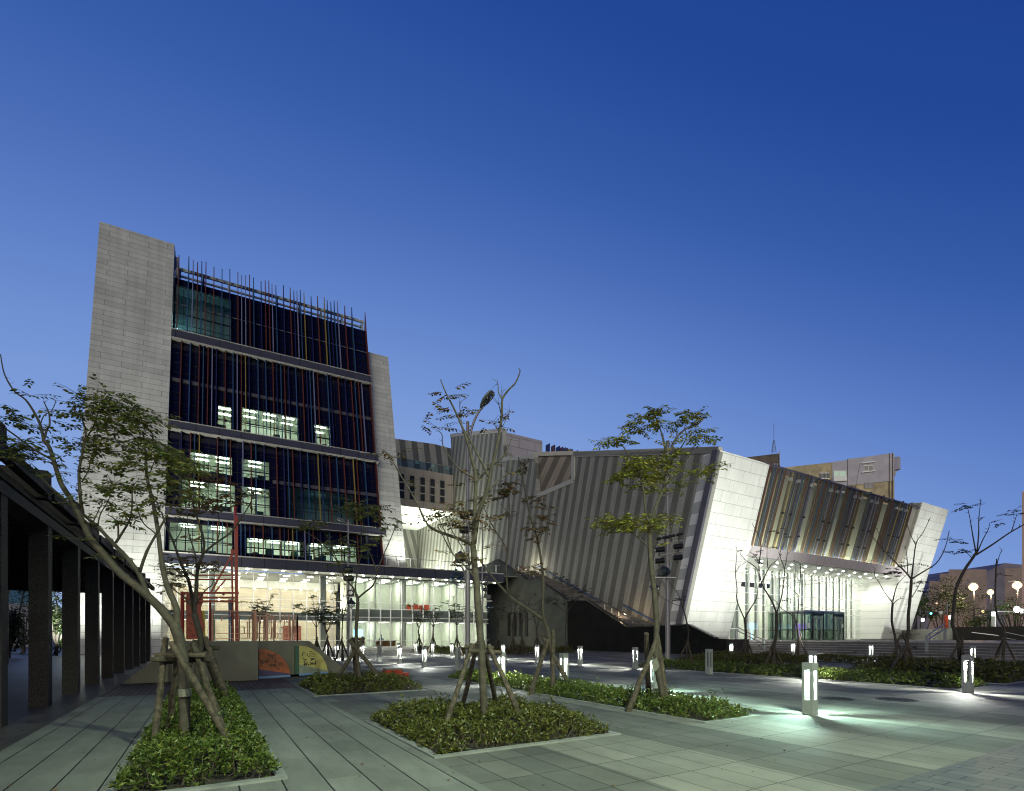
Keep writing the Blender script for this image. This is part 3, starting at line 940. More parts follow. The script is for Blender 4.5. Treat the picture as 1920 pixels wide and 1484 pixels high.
joints = [(J(0, 0, .55), .15), (J(0, .08, .8), .14), (J(.02, .16, 1.05), .15), (J(.03, .22, 1.2), .06), (J(.04, .26, 1.31), .085), (J(.04, .28, 1.43), .09),
          (J(-.2, .2, 1.05), .06), (J(-.27, .34, .88), .045), (J(-.12, .55, .86), .04), (J(.24, .2, 1.05), .06), (J(.3, .36, .88), .045), (J(.16, .55, .86), .04),
          (J(-.1, .3, .53), .08), (J(-.1, .45, .5), .065), (J(-.1, .47, .1), .05), (J(-.1, .58, .04), .045), (J(.1, .3, .53), .08), (J(.1, .45, .5), .065), (J(.1, .47, .1), .05), (J(.1, .58, .04), .045)]
edges = [(0, 1), (1, 2), (2, 3), (3, 4), (4, 5), (2, 6), (6, 7), (7, 8), (2, 9), (9, 10), (10, 11), (0, 12), (12, 13), (13, 14), (14, 15), (0, 16), (16, 17), (17, 18), (18, 19)]
person_mesh('body', joints, edges, 'shirt_teal', pe)
b = MB()
b.lathe(J(.04, .26, 1.40), [(.06, -.02), (.105, .03), (.10, .09), (.05, .13)], 10)
b.build('hair', 'ink_black', pe, smooth=True)
# terrace railing
tr = thing('terrace_railing', 'thin dark railing along the terrace above the lobby canopy', 'railing', lp(T1, 9.5, -2.9))
b = MB()
b.bar(lp(T1 + .2, 10.75, -2.9), lp(LT1 + 1, 10.75, -2.9), .06, .05)
b.bar(lp(T1 + .2, 9.7, -2.9), lp(LT1 + 1, 9.7, -2.9), .05, .04)
b.build('handrail', 'grey_metal', tr)
for i in range(11):
    b = MB(); t = T1 + .6 + i * 1.42
    b.bar(lp(t, 9.5, -2.9), lp(t, 10.75, -2.9), .06, .06)
    b.build('post', 'grey_metal', tr)
# floodlights washing the stone end walls
for t, d, p in ((.6, 6.2, 9500), (4.0, 6.2, 9500)):
    lamp('wall_flood', 'SPOT', lp(t, .3, d), p, (0.97, 1.0, 0.9), tower, .15, fp(t, 17, 0), 100, 1.0)
lamp('wall_flood', 'SPOT', lp(29.4, 9.8, -.6), 3000, (0.95, 1.0, 0.88), tower, .15, fp(28.6, 19, 0), 110, 0.9)
# ------------------------------------------------------------------ theatre
AS = 38.4                        # striped wall line
B0, Z0 = 33.5, 1.1               # foot of the leaning front
KT = 0.27
theatre = thing('theatre_building', 'striped stone theatre with leaning white end walls and a fin-covered entrance front', 'theatre', pl(60, 45, 0))
def tp(a, z, off=0.0):           # point on the leaning front; off > 0 stands proud of it
    return pl(a, B0 - KT * (z - Z0) - off, z)
NT_ = (-D1 - UP * -KT)           # not normalised
def thit(u, v, off=0.0):
    n = (-D1 + UP * (-KT)).normalized()
    # plane: b + KT z = B0 + KT*Z0 - off
    r = ray(u, v)
    den = r.dot(D1) + KT * r.z
    s = (B0 + KT * Z0 - off - KT * H) / den
    p = EYE + r * s
    return p
def sp(u, v, a=AS):
    r = ray(u, v)
    s = a / r.dot(D2)
    return EYE + r * s
UVS = (pl(AS, 0), D1)
UVT = (pl(AS, B0), D2)
# striped side wall (vertical plane along the plaza)
e0, e1 = thit(1277, 1175), thit(1347, 846)
bridge_b = 84.7
pts = [pl(AS, B0 + .3, -.2), pl(AS, 103.4, -.2), pl(AS, 103.4, 24.0), pl(AS, bridge_b + .2, 24.0)]
for u, v in ((845, 818), (943, 808), (945, 862), (1003, 858), (1007, 932), (1075, 903), (1075.5, 853)):
    p = sp(u, v)
    pts.append(pl(AS, ab(p)[1], p.z))
bt = ab(e1)[1]
pts.append(pl(AS, bt, e1.z))
side = MB()
side.prism(pts, D2 * .6)
sw = side.build('striped_wall', 'striped_stone', theatre, UVS)
b = MB()                         # pale coping along the top edges
top = pts[4:]
for i in (0, 2, 4, 5, 6):
    p, q = top[i], top[i + 1]
    if i == 1:
        continue
    b.bar(p + D2 * .2 + UP * .1, q + D2 * .2 + UP * .1, .62, .55)
b.bar(top[6] + D2 * .2, top[7] + D2 * .2 + UP * .1, .62, .55) if len(top) > 7 else None
b.build('coping', 'coping', theatre)
# folded recess behind the notch
pr = [sp(1003, 857, AS + .6), sp(1003, 940, AS + .6), sp(1080, 910, AS + 4.0), sp(1080, 855, AS + 4.0)]
b = MB()
b.prism(pr, D2 * .4)
b.build('recess_wall', 'striped_recess', theatre, UVS)
b = MB()
b.bar(pr[0] + UP * .3, pr[3] + UP * .3, .6, .55)
b.build('recess_coping', 'coping', theatre)
# white block face behind, along the front direction
p943 = sp(943, 808)
b943 = ab(p943)[1]
b = MB()
b.prism([pl(AS + .62, b943 + .05, 14), pl(45.6, b943 + .05, 14), pl(45.6, b943 + .05, p943.z - .1), pl(AS + .62, b943 + .05, p943.z - .1)], D1 * 4)
b.build('block_wall', 'grey_panel', theatre, UVT)
b = MB()
b.box(pl(AS + .3, b943 + .0, p943.z - 4), (.62, .3, 8.2))
b.build('block_edge', 'coping', theatre)
# louvre fins on the roof beyond it
lv = []
xs = [(1027, 'navy'), (1037, 'red'), (1046, 'navy'), (1052, 'red'), (1057, 'blue'), (1061, 'red'), (1066, 'gold'), (1070, 'navy'), (1080, 'red'), (1086, 'navy'), (1091, 'lilac'), (1096, 'red'), (1101, 'navy'), (1107, 'blue'), (1113, 'red')]
for i, (u, c) in enumerate(xs):
    p = at(u, 832 + (u - 1020) * .24, 84 + (u - 1020) * .11)
    b = MB()
    b.box(Vector((p.x, p.y, p.z - 2.5)), (.12, 1.1, 5.0))
    b.build('roof_louvre', 'fin_' + c, theatre)
b = MB()
p, q = at(1018, 846, 85.2), at(1125, 862, 97)
for z in (30.2, 31.3):
    b.bar(Vector((p.x, p.y, z + .6)), Vector((q.x, q.y, z + 1.8)), .3, .16)
b.build('louvre_rails', 'pale_metal', theatre)
b = MB()
b.prism([Vector((p.x, p.y + 1, 20)), Vector((q.x, q.y + 1, 20)), Vector((q.x, q.y + 1, 32.6)), Vector((p.x, p.y + 1, 31.2))], D1 * .4)
b.build('roof_wall', 'black_metal', theatre)

# left white end wall
wl = [thit(1277, 1175), thit(1340, 1198), thit(1367, 1199), thit(1442, 868), thit(1347, 846)]
zt = (wl[3].z + wl[4].z) / 2
aL0, aL1 = AS, (ab(wl[2])[0] + ab(wl[3])[0]) / 2
b = MB()
b.prism([tp(aL0 - .02, wl[0].z), tp(ab(wl[1])[0], wl[1].z), tp(aL1, 1.16), tp(aL1, zt), tp(aL0 - .02, zt)], D1 * 1.6)
b.build('end_wall', 'white_panel', theatre, UVT)['label'] = 'larger white leaning wall left of the entrance'
b = MB()                         # darker trim along the arris
b.bar(tp(AS - .12, 2.0, -.2), tp(AS - .12, zt, -.2), .3, .6)
b.build('edge_trim', 'spandrel', theatre)
# right white end wall
wr = [thit(1655, 1190), thit(1707, 1185), thit(1779, 955), thit(1728, 943)]
aR0 = (ab(wr[0])[0] + ab(wr[3])[0]) / 2
aR1 = (ab(wr[1])[0] + ab(wr[2])[0]) / 2
zr = (wr[2].z + wr[3].z) / 2
b = MB()
b.prism([tp(aR0, 1.2), tp(aR1, 1.2), tp(aR1, zr), tp(aR0, zr)], D1 * 9)
b.build('end_wall', 'white_panel', theatre, UVT)['label'] = 'smaller white leaning wall right of the entrance'
b = MB()
b.bar(tp(aR0 - .1, 10.4, -.6), tp(aR0 - .1, zr, -.6), .25, 1.2)
b.build('edge_trim', 'coping', theatre)
# fin covered upper front
aF0, aF1 = aL1 - .6, aR0
ZF0, ZF1 = 10.25, zr - .7
b = MB()
b.quad(tp(aF0, ZF0, -1.5), tp(aF1, ZF0, -1.5), tp(aF1, ZF1, -1.5), tp(aF0, ZF1, -1.5))
b.build('fin_backing', 'fin_backing', theatre, UVT) if 'fin_backing' in MATS else None
mat('fin_backing', (0.38, 0.40, 0.30), 0.4, var=0.06, vs=0.5)
mat('fin_side', (0.10, 0.095, 0.072), 0.5)
b = MB()
b.quad(tp(aF0, ZF0 - .1, -1.45), tp(aF1, ZF0 - .1, -1.45), tp(aF1, ZF1, -1.45), tp(aF0, ZF1, -1.45))
fb = b.build('fin_backing', 'fin_backing', theatre, UVT)
random.seed(21)
order = ['red', 'blue', 'red', 'navy', 'red', None, 'gold', 'navy', 'navy', 'blue', 'red', 'navy', 'lilac', None, 'red', 'blue', 'red', 'blue', 'lilac', 'red', 'navy', 'lilac', None, 'red', 'blue', 'navy', 'lilac', 'red', 'gold', None, None, 'blue',
         'navy', 'lilac', 'lilac', 'red', 'red', None, None, 'red', 'red', 'blue', 'navy', 'gold', 'navy', 'blue', 'lilac', 'gold', 'red']
a = aF0 + .9
stp = (aF1 - 1.6 - a) / len(order)
for i, c in enumerate(order):
    if c:
        aa = a + (random.random() - .5) * .15
        b = MB()
        zz1 = ZF1 - .1 + random.random() * .35
        b.prism([tp(aa, ZF0, -.04), tp(aa, zz1, -.04), tp(aa, zz1, -.30), tp(aa, ZF0, -.30)], D2 * .085, 0)
        b.prism([tp(aa - .004, ZF0, .0), tp(aa - .004, zz1, .0), tp(aa - .004, zz1, -.036), tp(aa - .004, ZF0, -.036)], D2 * .1, 1)
        b.build('fin', ['fin_side', 'fin_' + c], theatre)
        if c in ('navy', 'gold', 'lilac') and i % 2 == 0:
            for z in (ZF0 + 1.7, ZF0 + 3.6):
                b = MB()
                b.box(tp(aa - .12, z, .05), (.16, .25, .2))
                b.build('fin_bracket', 'black_metal', theatre)
            b = MB()
            b.box(tp(aa - .1, ZF1 - .75, .0), (.3, .3, .28))
            b.build('fin_lamp', 'pale_metal', theatre)
    a += stp
b = MB()
b.bar(tp(aF0, ZF1 + .02, -.5), tp(aF1, ZF1 + .02, -.5), 1.0, .14)
b.build('fin_top_rail', 'spandrel', theatre)
b = MB()
b.prism([tp(aF1 - 1.7, ZF0, -.3), tp(aF1, ZF0, -.3), tp(aF1, ZF1 + .5, -.3), tp(aF1 - 1.7, ZF1 + .5, -.3)], D1 * .4)
b.build('side_strip', 'concrete_grey', theatre)
emat('light_strip', (0.95, 1.0, 0.84), 44.0)
b = MB()                         # continuous light trough at the foot of the fins
b.bar(tp(aF0 + .3, 10.16, .12), tp(aF1 - .5, 10.16, .12), .16, .05)
b.build('light_trough', 'light_strip', theatre)
# fascia, soffit and entrance glass
b = MB()
aS1 = aR0 + .2
b.prism([tp(aL1 - .3, 9.4, .35), tp(aS1, 9.4, .35), tp(aS1, 10.34, .35), tp(aL1 - .3, 10.34, .35)], D1 * .08)
b.prism([tp(aL1 - .3, 9.4, .269), tp(aS1, 9.4, .269), tp(aS1, 9.5, .269), tp(aL1 - .3, 9.5, .269)], D1 * .6)
b.build('fascia', 'fascia_panel', theatre, UVT)
BG = 36.0
b = MB()
b.quad(pl(aL1 - .5, 31.2, 9.38), pl(aR0, 31.2, 9.38), pl(aR0, 46, 9.38), pl(aL1 - 6, 46, 9.38))
b.build('entrance_soffit', 'ceiling_white', theatre)
b = MB()
na = 9
dl = []
for i in range(12):
    aa = aL1 + 1.2 + i * (aR0 - aL1 - 2.4) / 11
    for bb in (32.3, 34.2):
        b = MB()
        b.lathe(pl(aa, bb, 9.32), [(.085, 0), (.085, .05)], 10)
        b.build('soffit_downlight', 'downlight', theatre)
for i in range(5):
    aa = aL1 + 2 + i * (aR0 - aL1 - 4) / 4
    lamp('soffit_lamp', 'SPOT', pl(aa, 33.2, 9.2), 1000, (.97, 1.0, .9), theatre, .3, pl(aa, 33.4, 0), 150, .8)
b = MB()
b.quad(pl(aL1 - 4, BG, 1.12), pl(aR0, BG, 1.12), pl(aR0, BG, 9.38), pl(aL1 - 4, BG, 9.38))
eg = b.build('entrance_glass', 'lobby_glass', theatre)
b = MB()
gaps = [1.75, 1.5, 1.6, 2.2, 1.75, 1.75, 1.7, 1.5, 1.75, 1.4]
aa, k = aL1 - 3.5, 0
GM = []
while aa < aR0:
    GM.append(aa)
    b.box(pl(aa, BG - .05, 5.25), (.085, .16, 8.25))
    aa += gaps[k % len(gaps)]
    k += 1
for z in (1.18, 2.35, 4.35, 5.1, 6.4, 8.55):
    b.pbox(aL1 - 4, aR0, BG - .09, BG + .0, z, z + .08)
b.build('mullions', 'white_frame', eg)
b = MB()
for aa in GM:
    b.box(pl(aa + .5, BG + .6, 5.25), (.30, .12, 8.2))
b.build('glass_fins', 'lobby_column', eg)
b = MB()
b.quad(pl(AS + .8, 50, 1.1), pl(aR0 + 2, 50, 1.1), pl(aR0 + 2, 50, 9.3), pl(AS + .8, 50, 9.3))
b.quad(pl(aR0 + .05, BG, 1.1), pl(aR0 + .05, 50, 1.1), pl(aR0 + .05, 50, 9.3), pl(aR0 + .05, BG, 9.3))
b.build('hall_wall', 'room_white', theatre)
b = MB()
b.prism([pl(aL1 - 5, 41.5, 1.1), pl(aL1 + 3.4, 41.5, 1.1), pl(aL1 + 3.4, 41.5, 7.9), pl(aL1 - 5, 41.5, 7.9)], D1 * .4)
b.prism([pl(aL1 + 6.2, 43, 1.1), pl(aL1 + 9.6, 43, 1.1), pl(aL1 + 9.6, 43, 7.6), pl(aL1 + 6.2, 43, 7.6)], D1 * .4)
b.build('beige_wall', 'beige_stone', theatre, UVT)
b = MB()
b.box(pl(aL1 + 4.9, 40.5, 5.2), (1.0, 1.0, 8.2))
b.box(pl(aL1 + 13.2, 42.5, 5.2), (.9, .9, 8.2))
b.box(pl(aL1 + 22.5, 42.5, 5.2), (.9, .9, 8.2))
b.build('hall_columns', 'lobby_column', theatre)
for i in range(6):
    for bb in (39.5, 46):
        lamp('hall_lamp', 'POINT', pl(aL1 + 1 + i * 5.8, bb, 8.3), 640, (.98, 1.0, .87), theatre, .4)
# glass vestibule with doors
vest = MB()
va0, va1, vb0, vb1, vz = 56.2, 64.4, 31.6, BG - .15, 4.25
vest.quad(pl(va0, vb0, 1.12), pl(va1, vb0, 1.12), pl(va1, vb0, vz), pl(va0, vb0, vz))
vest.quad(pl(va0, vb0, 1.12), pl(va0, vb1, 1.12), pl(va0, vb1, vz), pl(va0, vb0, vz))
vest.quad(pl(va1, vb0, 1.12), pl(va1, vb1, 1.12), pl(va1, vb1, vz), pl(va1, vb0, vz))
vg = vest.build('vestibule', 'vestibule_glass', theatre)
b = MB()
b.pbox(va0 - .05, va1 + .05, vb0 - .05, vb1, vz, vz + .16)
b.build('vestibule_roof', 'grey_metal', vg)
b = MB()
for aa in (va0, 57.9, 60.0, 62.2, 63.9, va1):
    b.box(pl(aa, vb0 - .02, 2.7), (.09, .09, 3.1))
for bb in (32.9, 34.3):
    b.box(pl(va0, bb, 2.7), (.09, .09, 3.1))
b.pbox(va0, va1, vb0 - .05, vb0 + .0, 2.2, 2.27)
b.pbox(va0 - .03, va0 + .03, vb0, vb1, 2.2, 2.27)
b.build('vestibule_frame', 'dark_frame', vg)
for aa in (58.7, 63.0):
    b = MB()
    for s in (-.75, 0, .75):
        b.box(pl(aa + s, vb0 - .06, 2.35), (.09, .08, 2.45))
    b.box(pl(aa, vb0 - .06, 3.6), (1.7, .1, .22))
    d = b.build('door', 'pale_metal', theatre)
    b = MB()
    b.box(pl(aa, vb0 - .1, 3.95), (1.9, .12, .28))
    b.build('door_operator', 'dark_frame', d)
b = MB()
b.box(pl(57.0, vb0 - .04, 2.75), (.42, .02, .6)); b.box(pl(63.9, vb0 - .1, 2.75), (.3, .02, .45))
b.build('notice', 'white_frame', theatre)
for (aa, bb, w, m, lab) in ((57.2, 38.5, 2.2, 'screen_blue', 'glowing blue screen seen through the dark vestibule glass'), (47.0, 39.2, 3.0, 'screen_blue', 'glowing blue screen behind the left part of the entrance glass'),
                         (66.6, 38.0, 2.6, 'screen_violet', 'glowing violet screen just right of the glass vestibule')):
    b = MB(); b.box(pl(aa, bb, 2.75), (w, .08, .85))
    b.box(pl(aa, bb + .06, 1.7), (.12, .06, 1.2))
    tag(b.build('display_screen', m), lab, 'screen')
# white wall floods
for (aa, bb, p) in ((38.0, 17.5, 6500), (40.8, 17.0, 6500), (36.2, 19.0, 4500)):
    lamp('wall_flood', 'SPOT', pl(aa, bb, .5), p, (.96, 1.0, .92), theatre, .12, tp(42, 11.0), 80, .9)
for (aa, bb, p) in ((aR0 + .5, 15.0, 7500), (aR0 + 5.6, 15.0, 7500)):
    lamp('wall_flood', 'SPOT', pl(aa, bb, 1.3), p, (.97, 1.0, .92), theatre, .12, tp(aR0 + 3, 10.5), 66, .9)
b = MB()
b.lathe(pl(aR0 + 1.2, 28.5, 1.1), [(.14, 0), (.14, .12), (.1, .16)], 10)
tag(b.build('ground_uplight', 'white_far'), 'small bright uplight at the foot of the right white wall', 'lamp')
# floodlit part of the striped wall above the terrace
for bb in (97, 90, 83, 75, 66):
    lamp('wall_flood', 'SPOT', pl(AS - 3.0, bb, 9.9), 10000, (.93, 1.0, .83), theatre, .15, pl(AS, bb - 3, 17), 120, .9)
b = MB()
for bb in (98.5, 95, 91.5):
    b.box(pl(AS - .35, bb, 14.2), (.25, .25, 1.2))
b.build('wall_light', 'lamp_white', theatre)

# ------------------------------------------------------------------ bridge between the two buildings
bridge = thing('bridge_building', 'grey bridge building with five tall three-pane windows between tower and theatre', 'building', pl(33, bridge_b, 0))
BA0, BA1, BZ0, BZ1 = 24.0, AS - .05, 23.9, 30.6
UVB = (pl(BA0, bridge_b), D2)
b = MB()
b.prism([pl(BA0, bridge_b, BZ0), pl(BA1, bridge_b, BZ0), pl(BA1, bridge_b, BZ1), pl(BA0, bridge_b, BZ1)], D1 * .5)
b.build('front_wall', 'bridge_panel', bridge, UVB)
b = MB()
b.quad(pl(BA0 - 2, bridge_b, BZ0 - .01), pl(BA1, bridge_b, BZ0 - .01), pl(BA1, 103.6, BZ0 - .01), pl(BA0 - 2, 103.6, BZ0 - .01))
b.build('soffit', 'ceiling_white', bridge)
b = MB()
b.prism([pl(BA0, bridge_b + .6, BZ1 - .1), pl(BA1, bridge_b + .6, BZ1 - .1), pl(BA1, 100, BZ1 - .1), pl(BA0, 100, BZ1 - .1)], UP * .1)
b.build('roof', 'concrete_grey', bridge)
for u in (753, 772.5, 792, 810.5, 829):
    a_ = ab(hit(u, 915, pl(0, bridge_b), D1))[0]
    b = MB(); b.box(pl(a_, bridge_b - .03, 27.2), (.86, .1, 4.1)); w = b.build('window', 'window_dark', bridge)
    b = MB()
    for zz in (26.45, 27.85):
        b.box(pl(a_, bridge_b - .08, zz), (.9, .1, .2))
    for s in (-.46, .46):
        b.box(pl(a_ + s, bridge_b - .08, 27.2), (.07, .1, 4.2))
    b.build('frame', 'bridge_panel', w, UVB)
b = MB(); b.quad(pl(BA0, bridge_b + .3, BZ1), pl(BA1, bridge_b + .3, BZ1), pl(BA1, bridge_b + .3, BZ1 + 1.5), pl(BA0, bridge_b + .3, BZ1 + 1.5))
b.build('balustrade', 'rail_glass', bridge)
b = MB(); b.bar(pl(BA0, bridge_b + .3, BZ1 + 1.55), pl(BA1, bridge_b + .3, BZ1 + 1.55), .08, .08)
b.build('balustrade_rail', 'pale_metal', bridge)
b = MB()
for u in (772, 801, 828):
    a_ = ab(hit(u, 875, pl(0, bridge_b + 3), D1))[0]
    b.box(pl(a_, bridge_b + .36, BZ1 + 1.2), (.7, .1, .45))
b.build('roof_lights', 'panel_plate', bridge) if 'panel_plate' in MATS else b.build('rail_plate', 'white_frame', bridge)
b = MB()                         # dark striped block standing behind the roof terrace
b.prism([pl(18, 100, BZ1), pl(48, 100, BZ1), pl(48, 100, 41.3), pl(41, 100, 41.7), pl(18, 100, 40.2)], D1 * 1)
b.build('upper_wall', 'striped_stone_wide', bridge, UVB)
b = MB()                         # wall closing the space under the bridge
b.prism([pl(16, 103, 0), pl(AS, 103, 0), pl(AS, 103, BZ0), pl(16, 103, BZ0)], D1 * .5)
b.build('passage_wall', 'striped_stone', bridge, UVB)
b = MB()
for u, v in ((761, 977), (778, 979), (795, 980.5)):
    p = hit(u, v, pl(0, 0, BZ0), UP)
    b.lathe(p - UP * .12, [(.22, 0), (.22, .1)], 10)
b.build('soffit_downlight', 'downlight', bridge)
for a_, b_ in ((31, 92), (35.5, 92)):
    lamp('soffit_lamp', 'SPOT', pl(a_, b_, 11), 3200, (.94, 1.0, .84), bridge, .3, pl(a_, b_ + 3, 24), 130, .9)
b = MB(); b.prism([pl(30, 101.5, 9.4), pl(37.6, 101.5, 9.4), pl(37.6, 101.5, 13.2), pl(30, 101.5, 11.2)], D1 * .3)
b.build('stair_window', 'window_dark', bridge)

# ------------------------------------------------------------------ dark stair wall and outer staircase
AW = 35.3
def wp(u, v, a=AW):
    p = sp(u, v, a)
    return ab(p)[1], p.z
prof = [wp(*q) for q in ((1362, 1199), (1341, 1197.5), (1290, 1172.5), (1175, 1176.5), (1100, 1126), (1064, 1127), (1006, 1086), (988, 1087.5), (933, 1050), (905, 1063), (866, 1072))]
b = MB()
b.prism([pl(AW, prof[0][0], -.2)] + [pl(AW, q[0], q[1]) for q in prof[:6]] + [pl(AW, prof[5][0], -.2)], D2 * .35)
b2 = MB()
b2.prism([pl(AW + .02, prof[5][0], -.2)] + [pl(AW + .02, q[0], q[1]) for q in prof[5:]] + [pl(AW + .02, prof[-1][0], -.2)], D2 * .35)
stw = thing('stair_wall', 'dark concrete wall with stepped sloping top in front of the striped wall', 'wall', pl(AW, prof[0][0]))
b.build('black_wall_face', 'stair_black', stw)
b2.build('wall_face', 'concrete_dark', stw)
b = MB()
for i in range(1, len(prof) - 1):
    p, q = pl(AW + .18, *prof[i]), pl(AW + .18, *prof[i + 1])
    b.bar(p + UP * .04, q + UP * .04, .45, .10)
b.build('wall_coping', 'black_metal', stw)
b = MB()
bw = prof[0][0]
b.prism([pl(AW - .02, bw - .5, -.1), pl(AW + 2.2, bw - .5, -.1), pl(AW + 2.2, bw - .5, prof[0][1]), pl(AW - .02, bw - .5, prof[0][1])], D1 * .48)
b.build('end_pier', 'granite_dark', stw)
for u in (955, 966, 976.5, 987.5):
    b_, z_ = wp(u, 1182)
    z1_ = wp(u, 1157)[1]
    b = MB(); b.box(pl(AW - .02, b_, (z_ + 1.0 + z1_) / 2 - .6), (.12, .62, z1_ - z_ + 1.4)); b.build('slit_window', 'ink_black', stw)
stairs = thing('outer_staircase', 'stone staircase climbing between the dark wall and the striped wall', 'staircase', pl(AW + .5, 40))
s0, s1 = wp(1222, 1181, AW + 1.6), wp(985, 1072, AW + 1.6)
n = int((s1[1] - s0[1]) / .17)
b = MB()
for i in range(n):
    f0, f1 = i / n, (i + 1) / n
    ba, bb = s0[0] + (s1[0] - s0[0]) * f0, s0[0] + (s1[0] - s0[0]) * f1
    z = s0[1] + (s1[1] - s0[1]) * f1
    b.pbox(AW + .36, AS - .02, ba, bb, z - 1.2, z)
b.pbox(AW + .36, AS - .02, s1[0], prof[-1][0], s1[1] - .6, s1[1] - .02)
b.build('steps', 'step_stone', stairs, UVS)
b = MB()
for (u0, v0, u1, v1) in ((1006, 1061, 1149, 1142), (1168, 1134, 1231, 1168)):
    p, q = wp(u0, v0, AS - .25), wp(u1, v1, AS - .25)
    b.bar(pl(AS - .25, *p), pl(AS - .25, *q), .09, .12)
b.build('wall_handrail', 'tube_blue', stairs)
b = MB()
p, q = wp(1116, 1120, AW + .6), wp(1215, 1178, AW + .6)
b.bar(pl(AW + .6, *p), pl(AW + .6, *q), .07, .07)
p2, q2 = wp(968, 1058, AW + .6), wp(1012, 1084, AW + .6)
b.bar(pl(AW + .6, *p2), pl(AW + .6, *q2), .07, .07)
b.build('outer_handrail', 'black_metal', stairs)
for (u, v0, v1) in ((1133.6, 1133, 1147), (1147, 1140, 1156), (1160, 1148, 1166), (1173, 1158, 1174), (1186, 1166, 1177), (972, 1061, 1082), (978, 1064, 1085), (985, 1067, 1087), (993, 1072, 1087), (1001, 1079, 1087)):
    p, q = wp(u, v0, AW + .6), wp(u, v1 + 4, AW + .6)
    b = MB(); b.bar(pl(AW + .6, p[0], p[1]), pl(AW + .6, p[0], q[1]), .12, .12)
    b.build('post', 'pale_metal', stairs)
lamp('stair_lamp', 'POINT', pl(AW + 1.4, s1[0] - .5, s1[1] + .7), 300, (1.0, .95, .75), stairs, .15)
bm_, zm_ = wp(1180, 1160, AW + 1.4)
lamp('stair_lamp', 'POINT', pl(AW + .9, bm_, zm_ + .6), 90, (1.0, .72, .42), stairs, .1)

# ------------------------------------------------------------------ entrance steps, platform, far walls
est = thing('entrance_steps', 'broad flight of dark stone steps leading up to the glazed entrance', 'steps', pl(42, 20))
b = MB()
for i in range(6):
    z0_, z1_ = i * .1833, (i + 1) * .1833
    a_ = 41.6 + .36 * i
    bb = 25.6 + .36 * i
    b.pbox(a_, 110, -30, 33, z0_ - .2, z1_)
    b.pbox(AW + .35, a_, bb, 33, z0_ - .2, z1_)
b.pbox(AS + .7, 110, 33, 60, 0, 1.1)
b.build('treads', 'step_stone', est, (pl(0, 0), (D2 + D1 * .7)))
b = MB()                         # paler nosings
for i in range(6):
    z1_ = (i + 1) * .1833
    a_, bb = 41.6 + .36 * i, 25.6 + .36 * i
    b.pbox(a_ - .012, a_ + .05, -30, bb, z1_ - .035, z1_ + .004)
    b.pbox(AW + .36, a_ - .012, bb - .012, bb + .05, z1_ - .035, z1_ + .004)
b.build('nosings', 'step_nosing', est)
def handrail(name, a_, b0_, sgn, label, dz=0.0):
    h = thing(name, label, 'handrail', pl(a_, b0_))
    lo, hi = pl(a_ - 1.3, b0_, .55), pl(a_ + 1.6, b0_, 1.1)
    if sgn == 'b':
        lo, hi = pl(a_, b0_ - .9, .2), pl(a_, b0_ + 1.7, 1.1)
    for p in (lo, hi):
        b = MB(); b.box(p + UP * .45, (.14, .14, 1.1)); b.build('post', 'pale_metal', h)
    b = MB()
    for off in (.0, .32):
        b.bar(lo + UP * (.68 + off), hi + UP * (.98 + off), .07, .07)
    b.build('rail', 'pole_metal', h)
handrail('stair_handrail', 40.2, 26.9, 'b', 'pale double handrail on the left flight of entrance steps')
handrail('stair_handrail', 42.9, 15.2, 'a', 'double handrail in the middle of the entrance steps beside the bright white wall')
handrail('stair_handrail', 43.0, 9.2, 'a', 'double handrail on the entrance steps nearest the right picture edge')
p0_, p1_, p2_ = at(1648, 1184, 78), at(1786, 1178, 60), at(1960, 1174, 55)
b = MB()
b.prism([Vector((p0_.x, p0_.y, .9)), Vector((p1_.x, p1_.y, .9)), Vector((p1_.x, p1_.y, p1_.z)), Vector((p0_.x, p0_.y, p0_.z))], Vector((.1, .35, 0)))
tag(b.build('low_wall', 'concrete_grey'), 'low grey concrete wall running right from the white wall', 'wall')
b = MB()
b.prism([Vector((p1_.x, p1_.y, .9)), Vector((p2_.x, p2_.y, .9)), Vector((p2_.x, p2_.y, p2_.z)), Vector((p1_.x, p1_.y, p1_.z + .1))], Vector((.1, .35, 0)))
dw = thing('low_wall', 'low dark brown wall with slanting rails below the street lamps', 'wall', p1_)
b.build('wall_face', 'granite_dark', dw)
b = MB()
for (u0, v0, u1, v1) in ((1822, 1186, 1872, 1192), (1886, 1186, 1925, 1194), (1880, 1196, 1905, 1200)):
    b.bar(at(u0, v0, 54), at(u1, v1, 53), .07, .07)
b.build('wall_rail', 'grey_metal', dw)
# ------------------------------------------------------------------ colonnade
col = thing('colonnade', 'long dark granite colonnade with square columns and stepped roof beams on the left', 'colonnade', pl(-4, 20))
CA0, CA1 = -3.2, -2.88
CB = [14.5 + 2.95 * i for i in range(-2, 9)]
for i, bb in enumerate(CB):
    b = MB(); b.pbox(CA0, CA1, bb, bb + .32, -.05, 3.86); b.build('column', 'granite_dark', col)
    b = MB(); b.pbox(-10.5, CA1 - .01, bb + .005, bb + .315, 4.46, 5.05); b.build('cross_beam', 'granite_dark', col)
for i, bb in enumerate(CB):
    if bb > 4:
        b = MB(); b.pbox(-9.6, -9.28, bb, bb + .32, -.05, 3.86); b.build('column', 'granite_dark', col)
b = MB()
b.pbox(CA0 - .02, CA1 + .02, CB[0] - 2, CB[-1] + .4, 3.86, 4.06)
b.pbox(-9.62, -9.26, CB[0] - 2, CB[-1] + .4, 3.86, 4.06)
b.build('edge_beam', 'granite_dark', col)
b = MB()
for bb in CB:
    b.pbox(CA1 - .14, CA1 + .03, bb + .36, bb + 2.9, 4.52, 4.74)
b.build('roof_fascia', 'granite_dark', col)
b = MB()
